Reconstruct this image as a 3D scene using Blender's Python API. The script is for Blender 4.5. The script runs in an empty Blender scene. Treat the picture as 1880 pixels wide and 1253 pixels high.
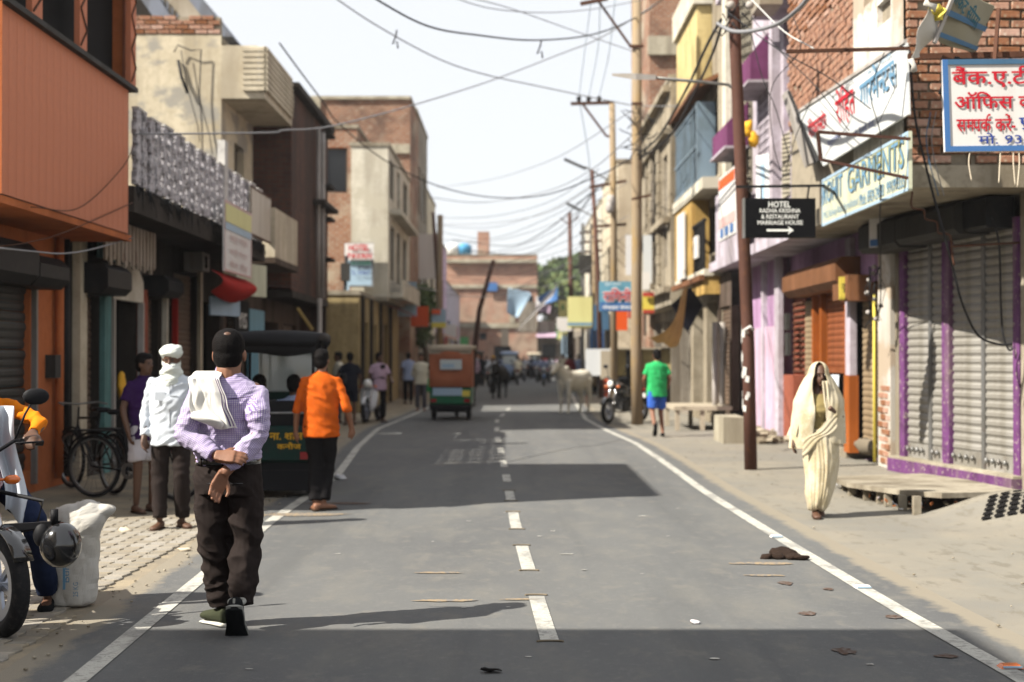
import bpy, math, random
import numpy as np
from mathutils import Vector, Matrix, noise
random.seed(7)
S = bpy.context.scene
C = S.collection
V = Vector
PI = math.pi
# ------------------------------------------------------------ camera, sky, sun, exposure
F, HZ, CH = 2611.0, 655.0, 1.53        # focal length in photo pixels, horizon row, eye height
cam_d = bpy.data.cameras.new('camera'); cam = bpy.data.objects.new('camera', cam_d); C.objects.link(cam)
cam.location = (0, 0, CH); cam.rotation_euler = (math.radians(90.625), 0, 0)
cam_d.lens = 50; cam_d.sensor_width = 36; cam_d.clip_end = 3000; cam_d.clip_start = .1
cam_d.dof.use_dof = True; cam_d.dof.focus_distance = 8.1; cam_d.dof.aperture_fstop = 1.9
S.camera = cam
SUN_DIR = V((.906, .423, -.93)).normalized()      # the way the light travels
sun_d = bpy.data.lights.new('sun', 'SUN'); sun_d.energy = 5.0; sun_d.angle = math.radians(.5); sun_d.color = (1, .94, .83)
sun = bpy.data.objects.new('sun', sun_d); C.objects.link(sun); sun.location = (-20, -10, 30)
sun.rotation_euler = SUN_DIR.to_track_quat('-Z', 'Y').to_euler()
W = bpy.data.worlds.new('World'); S.world = W; W.use_nodes = True
wn = W.node_tree; wn.nodes.clear()
sky = wn.nodes.new('ShaderNodeTexSky'); sky.sky_type = 'NISHITA'; sky.sun_disc = False
sky.sun_elevation = math.asin(-SUN_DIR.z); sky.sun_rotation = math.atan2(-SUN_DIR.x, -SUN_DIR.y)
sky.air_density = 1.0; sky.dust_density = 1.0; sky.ozone_density = 1.5; sky.altitude = 100
bg = wn.nodes.new("ShaderNodeBackground"); bg.inputs[1].default_value = .080
wo = wn.nodes.new('ShaderNodeOutputWorld')
veil = wn.nodes.new('ShaderNodeMix'); veil.data_type = 'RGBA'; veil.inputs[0].default_value = .88; veil.inputs[7].default_value = (5.3, 5.35, 5.45, 1)   # even high haze over the whole sky
wn.links.new(sky.outputs[0], veil.inputs[6]); wn.links.new(veil.outputs[2], bg.inputs[0]); wn.links.new(bg.outputs[0], wo.inputs[0])
S.view_settings.view_transform = 'Standard'; S.view_settings.look = 'None'
S.view_settings.exposure = 1.27; S.view_settings.gamma = 1; S.view_settings.use_curve_mapping = False
try:
    S.cycles.max_bounces = 6; S.cycles.diffuse_bounces = 2; S.cycles.glossy_bounces = 3; S.cycles.transparent_max_bounces = 6
    S.cycles.use_denoising = True; S.cycles.caustics_reflective = False; S.cycles.caustics_refractive = False
except Exception: pass

def P(px, py, d):                      # photo pixel at a distance -> world point
    return V(((px-940)/F*d, d, CH+(HZ-py)/F*d))
def D(px, X):                          # distance at which the street line X crosses a photo column
    return X*F/(px-940)

# ------------------------------------------------------------ materials
MATS = {}
def mat(name, col, rough=.85, layers=(), bump=None, metal=0., rnd=0., brick=None, uvgrid=None, emit=None, spec=.14, coat=0., trans=0., sheen=0., edge=None):
    D8 = lambda c: tuple(k*.8 for k in c)
    if not emit:
        col = D8(col); layers = [(*l[:2], D8(l[2]), *l[3:]) for l in layers]
        if brick: brick = (D8(brick[0]), D8(brick[1]), D8(brick[2]), brick[3])
        if uvgrid: uvgrid = (D8(uvgrid[0]), *uvgrid[1:])
        if edge: edge = D8(edge)
    m = bpy.data.materials.new(name); m.use_nodes = True
    nt = m.node_tree; N = nt.nodes; L = nt.links
    b = N['Principled BSDF']
    b.inputs['Roughness'].default_value = rough; b.inputs['Metallic'].default_value = metal
    b.inputs['Specular IOR Level'].default_value = spec
    if coat: b.inputs['Coat Weight'].default_value = coat; b.inputs['Coat Roughness'].default_value = .1
    if sheen: b.inputs['Sheen Weight'].default_value = sheen
    if trans: b.inputs['Transmission Weight'].default_value = trans
    tc = N.new('ShaderNodeTexCoord'); vec = tc.outputs['Object']
    rgb = N.new('ShaderNodeRGB'); rgb.outputs[0].default_value = (*col, 1); cur = rgb.outputs[0]
    hgt = None
    if brick:                          # (c1, c2, mortar, course height)
        sp = N.new('ShaderNodeSeparateXYZ'); L.new(vec, sp.inputs[0])
        ad = N.new('ShaderNodeMath'); L.new(sp.outputs[0], ad.inputs[0]); L.new(sp.outputs[1], ad.inputs[1])
        cb = N.new('ShaderNodeCombineXYZ'); L.new(ad.outputs[0], cb.inputs[0]); L.new(sp.outputs[2], cb.inputs[1])
        bt = N.new('ShaderNodeTexBrick'); L.new(cb.outputs[0], bt.inputs[0])
        bt.inputs['Color1'].default_value = (*brick[0], 1); bt.inputs['Color2'].default_value = (*brick[1], 1)
        bt.inputs['Mortar'].default_value = (*brick[2], 1); bt.inputs['Scale'].default_value = 1
        bt.inputs['Brick Width'].default_value = brick[3]*2.6; bt.inputs['Row Height'].default_value = brick[3]
        bt.inputs['Mortar Size'].default_value = .012; bt.inputs['Bias'].default_value = -.2
        cur = bt.outputs[0]; hgt = bt.outputs['Fac']
    if uvgrid:                         # (line colour, pitch u, pitch v, width)
        uv = N.new('ShaderNodeUVMap'); sp = N.new('ShaderNodeSeparateXYZ'); L.new(uv.outputs[0], sp.inputs[0])
        outs = []
        for k in (0, 1):
            mm = N.new('ShaderNodeMath'); mm.operation = 'MODULO'; mm.inputs[1].default_value = 1
            m0 = N.new('ShaderNodeMath'); m0.operation = 'MULTIPLY_ADD'; m0.inputs[1].default_value = 1/uvgrid[1+k]; m0.inputs[2].default_value = 1000
            L.new(sp.outputs[k], m0.inputs[0]); L.new(m0.outputs[0], mm.inputs[0])
            lt = N.new('ShaderNodeMath'); lt.operation = 'LESS_THAN'; lt.inputs[1].default_value = uvgrid[3]*(1 if k == 0 else .7)
            L.new(mm.outputs[0], lt.inputs[0]); outs.append(lt.outputs[0])
        mx = N.new('ShaderNodeMath'); mx.operation = 'MAXIMUM'; L.new(outs[0], mx.inputs[0]); L.new(outs[1], mx.inputs[1])
        mi = N.new('ShaderNodeMix'); mi.data_type = 'RGBA'; L.new(mx.outputs[0], mi.inputs[0]); L.new(cur, mi.inputs[6])
        mi.inputs[7].default_value = (*uvgrid[0], 1); cur = mi.outputs[2]
    for ly in layers:                  # (scale, stretch xyz, colour, lo, hi, amount)
        sc, st, c2, lo, hi, am = ly
        mp = N.new('ShaderNodeMapping'); mp.inputs['Scale'].default_value = st; L.new(vec, mp.inputs[0])
        mp.inputs['Location'].default_value = (sc*3.1, lo*17, hi*5)
        nz = N.new('ShaderNodeTexNoise'); nz.inputs['Scale'].default_value = sc; nz.inputs['Detail'].default_value = 6
        nz.inputs['Roughness'].default_value = .62; L.new(mp.outputs[0], nz.inputs[0])
        mr = N.new('ShaderNodeMapRange'); mr.inputs[1].default_value = lo; mr.inputs[2].default_value = hi; mr.inputs[4].default_value = am
        L.new(nz.outputs[0], mr.inputs[0])
        mi = N.new('ShaderNodeMix'); mi.data_type = 'RGBA'; L.new(mr.outputs[0], mi.inputs[0]); L.new(cur, mi.inputs[6])
        mi.inputs[7].default_value = (*c2, 1); cur = mi.outputs[2]
    if edge:                           # dust lying where the vertex value 'dust' is high, broken up by noise
        at = N.new('ShaderNodeAttribute'); at.attribute_name = 'dust'
        nz = N.new('ShaderNodeTexNoise'); nz.inputs['Scale'].default_value = 3.2; nz.inputs['Detail'].default_value = 9; nz.inputs['Roughness'].default_value = .7; L.new(vec, nz.inputs[0])
        ad = N.new('ShaderNodeMath'); L.new(at.outputs['Fac'], ad.inputs[0]); L.new(nz.outputs[0], ad.inputs[1])
        mr = N.new('ShaderNodeMapRange'); mr.inputs[1].default_value = .92; mr.inputs[2].default_value = 1.12; L.new(ad.outputs[0], mr.inputs[0])
        mi = N.new('ShaderNodeMix'); mi.data_type = 'RGBA'; L.new(mr.outputs[0], mi.inputs[0]); L.new(cur, mi.inputs[6])
        mi.inputs[7].default_value = (*edge, 1); cur = mi.outputs[2]
    if rnd:
        oi = N.new('ShaderNodeObjectInfo'); hs = N.new('ShaderNodeHueSaturation')
        mr = N.new('ShaderNodeMapRange'); mr.inputs[3].default_value = 1-rnd; mr.inputs[4].default_value = 1+rnd
        L.new(oi.outputs['Random'], mr.inputs[0]); L.new(mr.outputs[0], hs.inputs['Value'])
        m2 = N.new('ShaderNodeMapRange'); m2.inputs[3].default_value = 1.15; m2.inputs[4].default_value = .7
        L.new(oi.outputs['Random'], m2.inputs[0]); L.new(m2.outputs[0], hs.inputs['Saturation'])
        L.new(cur, hs.inputs['Color']); cur = hs.outputs[0]
    L.new(cur, b.inputs['Base Color'])
    if bump or hgt:
        bp = N.new('ShaderNodeBump'); bp.inputs['Distance'].default_value = .01
        if bump:
            nz = N.new('ShaderNodeTexNoise'); nz.inputs['Scale'].default_value = bump[0]; nz.inputs['Detail'].default_value = 8; L.new(vec, nz.inputs[0])
            bp.inputs['Strength'].default_value = bump[1]; L.new(nz.outputs[0], bp.inputs['Height'])
            last = bp.outputs[0]
        if hgt:
            b2 = N.new('ShaderNodeBump'); b2.invert = True; b2.inputs['Strength'].default_value = .8; b2.inputs['Distance'].default_value = .01
            L.new(hgt, b2.inputs['Height'])
            if bump: L.new(last, b2.inputs['Normal'])
            last = b2.outputs[0]
        L.new(last, b.inputs['Normal'])
    if emit:
        b.inputs['Emission Color'].default_value = (*col, 1); b.inputs['Emission Strength'].default_value = emit
    MATS[name] = m
    return m
X1 = (1, 1, 1); VS = (1, 1, .12)        # stretch: even / vertical streaks
# sets of weathering
def grime(c, k=1.):
    k = min(1., k*1.25+.15); return ((1.6, VS, (c[0]*.30, c[1]*.27, c[2]*.24), .47, .66, .85*k), (.8, X1, (c[0]*.55, c[1]*.52, c[2]*.47), .48, .60, .7*k), (9, X1, (c[0]*.6, c[1]*.57, c[2]*.54), .47, .66, .7*k))
def plaster(name, c, k=1., rough=.9, patch=None):
    ls = list(grime(c, k))
    if patch: ls.append((1.1, (1, 1, 1.6), patch, .52, .60, .9))
    return mat(name, c, rough, ls, (60, .35))
def metalp(name, c, rough=.5, rust=.5, metal=.3):
    return mat(name, c, rough, ((3, VS, (c[0]*.5, c[1]*.46, c[2]*.40), .45, .66, .75), (1.2, X1, (c[0]*.7, c[1]*.68, c[2]*.62), .45, .6, .7), (7, X1, (.14, .06, .03), .58, .68, rust)), (90, .08), metal=metal)
BR1, BR2, MOR = (.25, .095, .05), (.34, .165, .10), (.33, .29, .23)
mat('asphalt', (.150, .152, .150), .88, ((.35, (1, .5, 1), (.115, .117, .120), .45, .62, .8), (2.2, (1, .35, 1), (.21, .20, .175), .50, .72, .55), (22, X1, (.215, .21, .20), .55, .75, .7), (1.6, (1, .05, 1), (.105, .108, .11), .5, .66, .6), (6, (1, .6, 1), (.20, .19, .17), .55, .66, .5), (95, X1, (.25, .245, .23), .60, .68, .8), (260, X1, (.07, .072, .075), .5, .75, .8)), (300, .5), edge=(.265, .235, .185))
mat('road_paint', (.50, .49, .44), .7, ((5, (1, .35, 1), (.26, .255, .24), .50, .60, .75), (16, (1, 2.5, 1), (.22, .215, .20), .54, .62, .9), (70, X1, (.24, .235, .22), .56, .66, .85)), (200, .3))
mat('dust', (.36, .29, .205), .95, ((3, X1, (.27, .225, .17), .45, .7, .8), (90, X1, (.22, .18, .13), .52, .75, .6)), (160, .6))
mat('pave_base', (.235, .205, .16), .95, ((2, X1, (.36, .30, .21), .42, .6, .9), (60, X1, (.2, .17, .13), .5, .75, .6)), (140, .6))
mat('paver', (.285, .262, .225), .9, ((1.2, X1, (.36, .305, .22), .42, .60, .85), (12, X1, (.19, .175, .15), .5, .7, .6), (120, X1, (.17, .16, .14), .5, .75, .5)), (150, .5), rnd=.12)
mat('shoulder', (.235, .222, .19), .93, ((.9, (1, .5, 1), (.275, .248, .20), .42, .6, .9), (.5, (.5, 1, 1), (.19, .185, .17), .5, .6, .6), (9, (1, .4, 1), (.17, .155, .125), .56, .64, .7), (1.7, (.6, 1, 1), (.22, .205, .175), .50, .68, .7), (26, X1, (.23, .20, .155), .5, .72, .5), (150, X1, (.20, .175, .14), .52, .75, .5)), (120, .6))
mat('concrete', (.36, .32, .25), .9, grime((.36, .32, .25), .7), (70, .4))
mat('concrete_pale', (.46, .42, .33), .9, grime((.46, .42, .33), .5), (70, .4))
mat('soil', (.22, .18, .13), .95, ((1, X1, (.14, .12, .09), .4, .7, .8),), (40, .5))
plaster('orange_wall', (.50, .155, .055), .25)
mat('orange_panel', (.60, .215, .115), .6, ((1.1, (1, 1, .25), (.44, .15, .08), .47, .66, .6), (14, X1, (.50, .19, .11), .5, .66, .6), (2.2, VS, (.36, .13, .08), .56, .68, .6)), (30, .05))
mat('black_paint', (.012, .012, .013), .55, ((8, X1, (.03, .028, .025), .5, .7, .7),), (60, .1))
mat('dark_void', (.008, .007, .007), .95)  # near-black; puts the darkness of unlit interiors and holes into the colour
mat('window_dark', (.012, .013, .015), .25, spec=.5)
plaster('cream', (.66, .58, .43), .35, patch=(.34, .32, .28))
plaster('cream_plain', (.62, .55, .42), .35)
plaster('white_wall', (.66, .62, .52), .35, patch=(.50, .46, .37))
plaster('grey_plaster', (.30, .265, .22), .9)
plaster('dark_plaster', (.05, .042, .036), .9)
plaster('brown_plaster', (.115, .085, .068), .8)
plaster('tan_wall', (.42, .33, .17), .6)
plaster('stone_old', (.38, .33, .25), 1.0)
plaster('lavender', (.44, .27, .45), .35)
plaster('pink', (.62, .45, .58), .3)
plaster('lilac_white', (.52, .47, .54), .6)
plaster('white_plaster', (.74, .71, .66), .55, patch=(.40, .32, .24))
plaster('purple_wall', (.16, .045, .12), .3)
plaster('yellow_wall', (.52, .34, .11), .9)
plaster('pale_yellow', (.62, .50, .24), .4)
plaster('blue_wall', (.13, .17, .36), .5)
plaster('maroon_wall', (.30, .09, .055), .5)
plaster('teal_wall', (.14, .30, .30), .5)
mat('purple_paint', (.145, .05, .16), .65, ((5, X1, (.09, .035, .09), .45, .62, .8), (3, VS, (.22, .16, .17), .52, .66, .6), (18, X1, (.40, .34, .29), .58, .66, .8)), (50, .2))
mat('brick_mass', BR1, .92, ((.7, X1, (.10, .065, .05), .47, .62, .8), (.5, (1, 1, 1.5), (.40, .34, .26), .52, .62, .85), (5, X1, (.38, .31, .24), .55, .70, .7)), (60, .4), brick=(BR1, BR2, MOR, .095))
mat('brick_dark', BR1, .92, ((.8, VS, (.035, .028, .025), .40, .62, .85), (2, X1, (.04, .03, .03), .5, .7, .7)), (60, .4), brick=((.12, .05, .035), (.17, .075, .05), (.10, .085, .07), .095))
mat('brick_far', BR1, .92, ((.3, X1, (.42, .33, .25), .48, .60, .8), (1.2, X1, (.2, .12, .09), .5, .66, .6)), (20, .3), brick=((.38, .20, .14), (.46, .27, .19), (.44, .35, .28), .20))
mat('brick', (.35, .165, .095), .92, ((7, X1, (.17, .085, .06), .45, .62, .85), (19, X1, (.42, .32, .23), .54, .66, .85)), (70, .8), rnd=.38)
mat('mortar', (.33, .285, .215), .95, ((6, X1, (.20, .17, .13), .45, .7, .7),), (70, .6))
metalp('shutter_grey', (.375, .36, .335), .55, .3); metalp('shutter_dark', (.05, .052, .05), .5, .2)
metalp('shutter_brown', (.19, .135, .10), .6, .4); metalp('shutter_orange', (.32, .10, .04), .55, .4); metalp('shutter_tan', (.38, .29, .19), .6, .4)
metalp('steel', (.28, .28, .28), .45, .3, .6); metalp('rust', (.10, .045, .028), .8, .8, .1); metalp('pole_brown', (.115, .055, .042), .7, .6, .1)
mat('pole_concrete', (.30, .23, .15), .9, ((2, VS, (.17, .12, .08), .45, .7, .7), (1.2, (1, 1, .5), (.34, .22, .08), .5, .62, .7)), (60, .3))
metalp('hood_brown', (.24, .11, .055), .65, .7); metalp('hood_grey', (.055, .054, .052), .7, .1, .1); metalp('tin', (.42, .37, .30), .55, .4)
metalp('corrugated', (.34, .29, .24), .6, .6); metalp('pipe_white', (.45, .42, .40), .6, .1, 0); metalp('blue_grille', (.22, .30, .38), .5, .2)
metalp('roof_blue', (.20, .22, .27), .6, .3); metalp('orange_door', (.36, .10, .02), .6, .3, 0)
mat('jali', (.55, .53, .56), .9, ((9, X1, (.16, .15, .15), .45, .62, .85), (2, VS, (.25, .23, .22), .5, .7, .6)), (60, .5))
mat('jali_top', (.62, .60, .57), .9, ((8, X1, (.3, .28, .27), .5, .7, .7),), (60, .3))
def board(name, c, k=.5, rough=.5): return mat(name, c, rough, ((2.5, VS, (c[0]*.6, c[1]*.55, c[2]*.5), .48, .75, .6*k), (12, X1, (.34, .26, .18), .6, .74, .5*k)), (40, .05))
board('board_white', (.70, .68, .66)); board('board_banner', (.62, .64, .64)); board('board_green', (.56, .58, .44), 1.); board('board_blue', (.06, .16, .38)); board('board_cyan', (.14, .34, .46), 1.)
board('board_yellow', (.70, .58, .10)); board('board_lemon', (.68, .66, .30)); board('board_red', (.42, .06, .04), 1.); mat('board_black', (.006, .006, .007), .7, spec=.05); board('board_cream', (.60, .52, .40)); board('board_orange', (.70, .10, .02))
board('board_pink', (.60, .40, .38)); board('board_ltblue', (.35, .48, .60)); board('board_rusty', (.55, .50, .42), 2.); board('board_sack', (.27, .245, .17)); board('board_steel', (.06, .14, .24))
mat('ink_red', (.50, .015, .03), .6, ((20, X1, (.6, .2, .2), .58, .7, .6),)); mat('ink_blue', (.03, .06, .28), .6, ((20, X1, (.2, .25, .5), .58, .7, .5),)); mat('ink_white', (.85, .85, .82), .6)
mat('ink_black', (.02, .02, .03), .6); mat('ink_teal', (.03, .13, .18), .6, ((15, X1, (.15, .22, .22), .5, .7, .7),)); mat('ink_steel', (.14, .28, .42), .6); mat('ink_yellow', (.75, .42, .03), .6); mat('ink_green', (.03, .25, .12), .6); mat('ink_gold', (.30, .27, .03), .6)
mat('wire', (.02, .02, .022), .6); mat('wire_grey', (.22, .22, .23), .5); mat('wire_white', (.6, .6, .58), .5)
mat('rubber', (.018, .018, .02), .75, ((30, X1, (.06, .055, .05), .5, .7, .6),), (80, .2)); mat('chrome', (.6, .6, .6), .18, metal=1.); mat('alloy', (.42, .45, .52), .35, metal=.7)
mat('gloss_black', (.01, .01, .011), .15, coat=.6, spec=.6); mat('engine', (.10, .10, .10), .5, ((20, X1, (.03, .03, .03), .45, .7, .7),), metal=.6); mat('gloss_red', (.28, .015, .02), .2, coat=.6)
mat('amber', (.75, .16, .01), .2, coat=.5, spec=.6); mat('lens', (.85, .85, .8), .08, spec=.8); mat('glass', (.55, .62, .62), .05, trans=.0, spec=.9)
mat('scooter_cream', (.60, .52, .32), .25, coat=.5); mat('scooter_white', (.68, .70, .72), .3, coat=.4)
mat('skin', (.235, .105, .058), .55, ((12, X1, (.16, .07, .038), .45, .7, .6),), (140, .08), spec=.4); mat('skin_dark', (.10, .048, .028), .55, spec=.4); mat('hair', (.006, .005, .005), .7, ((50, X1, (.012, .010, .010), .5, .7, .7),), (160, .6), spec=.08)
def cloth(name, c, k=.25, b=.12): return mat(name, c, .9, ((4, X1, (c[0]*(1-k), c[1]*(1-k), c[2]*(1-k)), .4, .7, .8),), (500, b), spec=.08)
mat('shirt_check', (.56, .51, .62), .85, ((5, X1, (.50, .46, .58), .45, .7, .5),), (400, .1), uvgrid=((.24, .17, .40), .0105, .0105, .38), spec=.15)
mat('towel', (.80, .78, .74), .95, ((7, X1, (.70, .67, .63), .45, .7, .6),), (420, .3), spec=.1); cloth('towel_stripe', (.10, .06, .16))
cloth('trouser_brown', (.026, .0195, .018)); cloth('cloth_orange', (.62, .115, .012), .35); cloth('cloth_amber', (.78, .22, .01), .25); cloth('cloth_white', (.66, .71, .78)); cloth('cloth_turban', (.70, .74, .70)); cloth('trouser_dark', (.012, .011, .012))
cloth('cloth_purple', (.035, .012, .07)); cloth('shorts_white', (.48, .46, .50)); cloth('cloth_green', (.035, .42, .13)); cloth('shorts_blue', (.045, .13, .52)); cloth('jeans', (.02, .03, .07), .6); cloth('cloth_navy', (.018, .02, .03)); cloth('cloth_pink', (.50, .36, .46)); cloth('cloth_cream', (.66, .62, .50)); cloth('cloth_grey', (.10, .095, .11)); cloth('cloth_maroon', (.22, .012, .02)); cloth('cloth_ltblue', (.35, .42, .62)); cloth('cloth_red', (.36, .02, .015))
mat('saree', (.58, .51, .37), .7, ((5, (1, 1, .6), (.38, .30, .16), .48, .60, .65), (38, X1, (.66, .61, .47), .5, .7, .5)), (160, .25), spec=.25); cloth('blouse', (.27, .21, .09), .4); cloth('sole', (.60, .58, .52)); cloth('shoe_green', (.045, .05, .03)); cloth('shoe_black', (.012, .013, .014)); cloth('shoe_grey', (.40, .40, .37)); cloth('sandal', (.05, .03, .02))
mat('sack', (.56, .54, .50), .8, ((3, X1, (.46, .42, .35), .45, .7, .7),), (250, .3)); cloth('tarp_tan', (.40, .28, .10), .4); mat('tarp_orange', (.36, .125, .06), .7, ((2, (1, 1, .4), (.28, .08, .035), .42, .62, .8),), (20, .3)); mat('canvas_cream', (.44, .38, .29), .9, ((5, VS, (.33, .28, .21), .45, .7, .7),), (100, .2))
mat('rick_green', (.012, .13, .06), .35, ((8, X1, (.03, .06, .04), .55, .7, .7),), coat=.3); mat('rick_teal', (.009, .036, .03), .4, ((8, X1, (.03, .03, .03), .5, .7, .7),)); mat('rick_blue', (.22, .30, .45), .3, coat=.3); mat('rick_dark', (.012, .012, .014), .6)
mat('cow_white', (.74, .69, .58), .9, ((3, X1, (.42, .34, .24), .5, .72, .7),), (120, .3)); mat('cow_black', (.010, .009, .009), .8, bump=(120, .3)); mat('horn', (.12, .10, .08), .5); mat('tyre_mark', (.128, .130, .131), .85, ((5, X1, (.15, .152, .15), .45, .6, .9),)); mat('dung', (.028, .017, .012), .9, bump=(60, .8)); mat('stain', (.085, .05, .035), .9, ((30, X1, (.14, .12, .11), .45, .6, 1.),)); mat('stain_tan', (.30, .23, .15), .95, ((30, (1, .4, 1), (.17, .165, .16), .45, .6, 1.),)); mat('litter', (.6, .6, .62), .7, ((9, X1, (.25, .12, .1), .5, .6, .8),)); 
mat('leaf', (.05, .085, .018), .7, ((1.2, X1, (.085, .115, .02), .45, .65, .9),), spec=.2); mat('leaf_hazed', (.09, .13, .05), .8, ((.35, X1, (.13, .15, .05), .45, .6, .9),), spec=.1); mat('bark', (.10, .075, .05), .9, bump=(40, .5)); mat('terracotta', (.45, .17, .07), .8)  # far leaf colour made paler, with distance haze mixed in
mat('plastic_yellow', (.75, .40, .03), .5); mat('tank_white', (.75, .75, .73), .5); mat('tank_blue', (.08, .30, .52), .5)

SPLIT = {'post', 'leg', 'slab', 'floor_slab', 'wall', 'band', 'beam', 'cross_arm', 'platform', 'frame_bar', 'parapet', 'switch_box', 'insulator', 'balcony', 'box_balcony', 'yellow_panel', 'yellow_beam', 'hanging_bar', 'belt_loop', 'pocket_seam', 'ground_wall', 'balcony_slab', 'side_panel', 'mudguard', 'fuses', 'bar', 'front_fork', 'side_curtain', 'terrace_slab', 'interior_shade', 'doorway'}
# ------------------------------------------------------------ mesh builder
class MB:
    def __init__(s): s.v = []; s.f = []; s.m = []; s.s = []
    def add(s, vs, fs, mi=0, sm=False):
        o = len(s.v); s.v.extend(tuple(v) for v in vs)
        for f in fs: s.f.append(tuple(i+o for i in f)); s.m.append(mi); s.s.append(sm)
        return s
    def bx(s, x0, x1, y0, y1, z0, z1, mi=0):
        vs = [(x, y, z) for z in (z0, z1) for y in (y0, y1) for x in (x0, x1)]
        return s.add(vs, [(0, 2, 3, 1), (4, 5, 7, 6), (0, 1, 5, 4), (2, 6, 7, 3), (0, 4, 6, 2), (1, 3, 7, 5)], mi)
    def ob(s, O, u, n, a0, a1, b0, b1, z0, z1, mi=0):        # box in a frame: u along, n outward
        vs = [V(O)+u*a+n*b+V((0, 0, z)) for z in (z0, z1) for b in (b0, b1) for a in (a0, a1)]
        return s.add(vs, [(0, 2, 3, 1), (4, 5, 7, 6), (0, 1, 5, 4), (2, 6, 7, 3), (0, 4, 6, 2), (1, 3, 7, 5)], mi)
    def box(s, c, size, R=None, mi=0):
        c = V(c); h = [k/2 for k in size]
        vs = []
        for z in (-h[2], h[2]):
            for y in (-h[1], h[1]):
                for x in (-h[0], h[0]):
                    p = V((x, y, z)); vs.append(c+(R @ p if R else p))
        return s.add(vs, [(0, 2, 3, 1), (4, 5, 7, 6), (0, 1, 5, 4), (2, 6, 7, 3), (0, 4, 6, 2), (1, 3, 7, 5)], mi)
    def bar(s, a, b, w, h=None, mi=0):
        a = V(a); b = V(b); d = b-a; h = h or w
        q = d.to_track_quat('Y', 'Z').to_matrix()
        return s.box((a+b)/2, (w, d.length, h), q, mi)
    def tube(s, pts, r, n=8, cap=True, mi=0, sm=True, sq=None):
        pts = [V(p) for p in pts]; k = len(pts); rs = r if isinstance(r, (list, tuple)) else [r]*k
        vs = []; fs = []; prev = None
        for i, p in enumerate(pts):
            t = (pts[min(i+1, k-1)]-pts[max(i-1, 0)]).normalized()
            if prev is None:
                a = V((0, 0, 1)) if abs(t.z) < .9 else V((0, 1, 0)); a = (a-t*a.dot(t)).normalized()
            else:
                a = prev-t*prev.dot(t); a = a.normalized() if a.length > 1e-6 else t.orthogonal().normalized()
            prev = a; b = t.cross(a)
            ra, rb = (rs[i] if isinstance(rs[i], (list, tuple)) else (rs[i], rs[i]))
            for j in range(n):
                w = 2*PI*j/n; vs.append(p+a*(math.cos(w)*ra)+b*(math.sin(w)*rb))
        for i in range(k-1):
            for j in range(n): fs.append((i*n+j, i*n+(j+1) % n, (i+1)*n+(j+1) % n, (i+1)*n+j))
        s.add(vs, fs, mi, sm)
        if cap:
            o = len(s.v)-k*n
            s.f.append(tuple(o+j for j in range(n))[::-1]); s.m.append(mi); s.s.append(False)
            s.f.append(tuple(o+(k-1)*n+j for j in range(n))); s.m.append(mi); s.s.append(False)
        return s
    def loft(s, rings, mi=0, sm=True, cap=True):
        n = len(rings[0]); vs = [p for r in rings for p in r]; fs = []
        for i in range(len(rings)-1):
            for j in range(n): fs.append((i*n+j, i*n+(j+1) % n, (i+1)*n+(j+1) % n, (i+1)*n+j))
        if cap: fs += [tuple(range(n))[::-1], tuple((len(rings)-1)*n+j for j in range(n))]
        return s.add(vs, fs, mi, sm)
    def ells(s, secs, n=16, mi=0, p=2.):                 # stacked horizontal ellipses: (x, y, z, rx, ry)
        rings = []
        for (x, y, z, rx, ry) in secs:
            rg = []
            for j in range(n):
                w = 2*PI*j/n; c, q = math.cos(w), math.sin(w)
                rg.append((x+rx*math.copysign(abs(c)**(2/p), c), y+ry*math.copysign(abs(q)**(2/p), q), z))
            rings.append(rg)
        return s.loft(rings, mi)
    def ball(s, c, r, n=12, m=8, mi=0, R=None):
        c = V(c); r = r if isinstance(r, (tuple, list)) else (r, r, r); rings = []
        for i in range(1, m):
            a = PI*i/m; rg = []
            for j in range(n):
                w = 2*PI*j/n; q = V((r[0]*math.sin(a)*math.cos(w), r[1]*math.sin(a)*math.sin(w), -r[2]*math.cos(a)))
                rg.append(c+(R @ q if R else q))
            rings.append(rg)
        return s.loft(rings, mi)
    def quad(s, a, b, c, d, mi=0): return s.add([a, b, c, d], [(0, 1, 2, 3)], mi)
    def prism(s, poly, ext, mi=0):
        n = len(poly); e = V(ext); vs = [V(p) for p in poly]+[V(p)+e for p in poly]
        return s.add(vs, [tuple(range(n))[::-1], tuple(range(n, 2*n))]+[(i, (i+1) % n, n+(i+1) % n, n+i) for i in range(n)], mi)
    def disc(s, c, ax, r0, r1, w, n=20, mi=0):           # ring / washer along axis
        c = V(c); ax = V(ax).normalized(); a = ax.orthogonal().normalized(); b = ax.cross(a); vs = []
        for (r, t) in ((r0, -w/2), (r1, -w/2), (r1, w/2), (r0, w/2)):
            for j in range(n):
                q = 2*PI*j/n; vs.append(c+ax*t+(a*math.cos(q)+b*math.sin(q))*r)
        fs = []
        for k in range(4):
            k2 = (k+1) % 4
            for j in range(n): fs.append((k*n+j, k*n+(j+1) % n, k2*n+(j+1) % n, k2*n+j))
        return s.add(vs, fs, mi, False)
    def mesh(s, name, mats, off=V((0, 0, 0))):
        me = bpy.data.meshes.new(name)
        vs = [(v[0]-off[0], v[1]-off[1], v[2]-off[2]) for v in s.v]
        me.from_pydata(vs, [], s.f)
        for m in (mats if isinstance(mats, (list, tuple)) else [mats]): me.materials.append(MATS[m] if isinstance(m, str) else m)
        me.polygons.foreach_set('material_index', s.m); me.polygons.foreach_set('use_smooth', s.s)
        me.update(); return me
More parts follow.
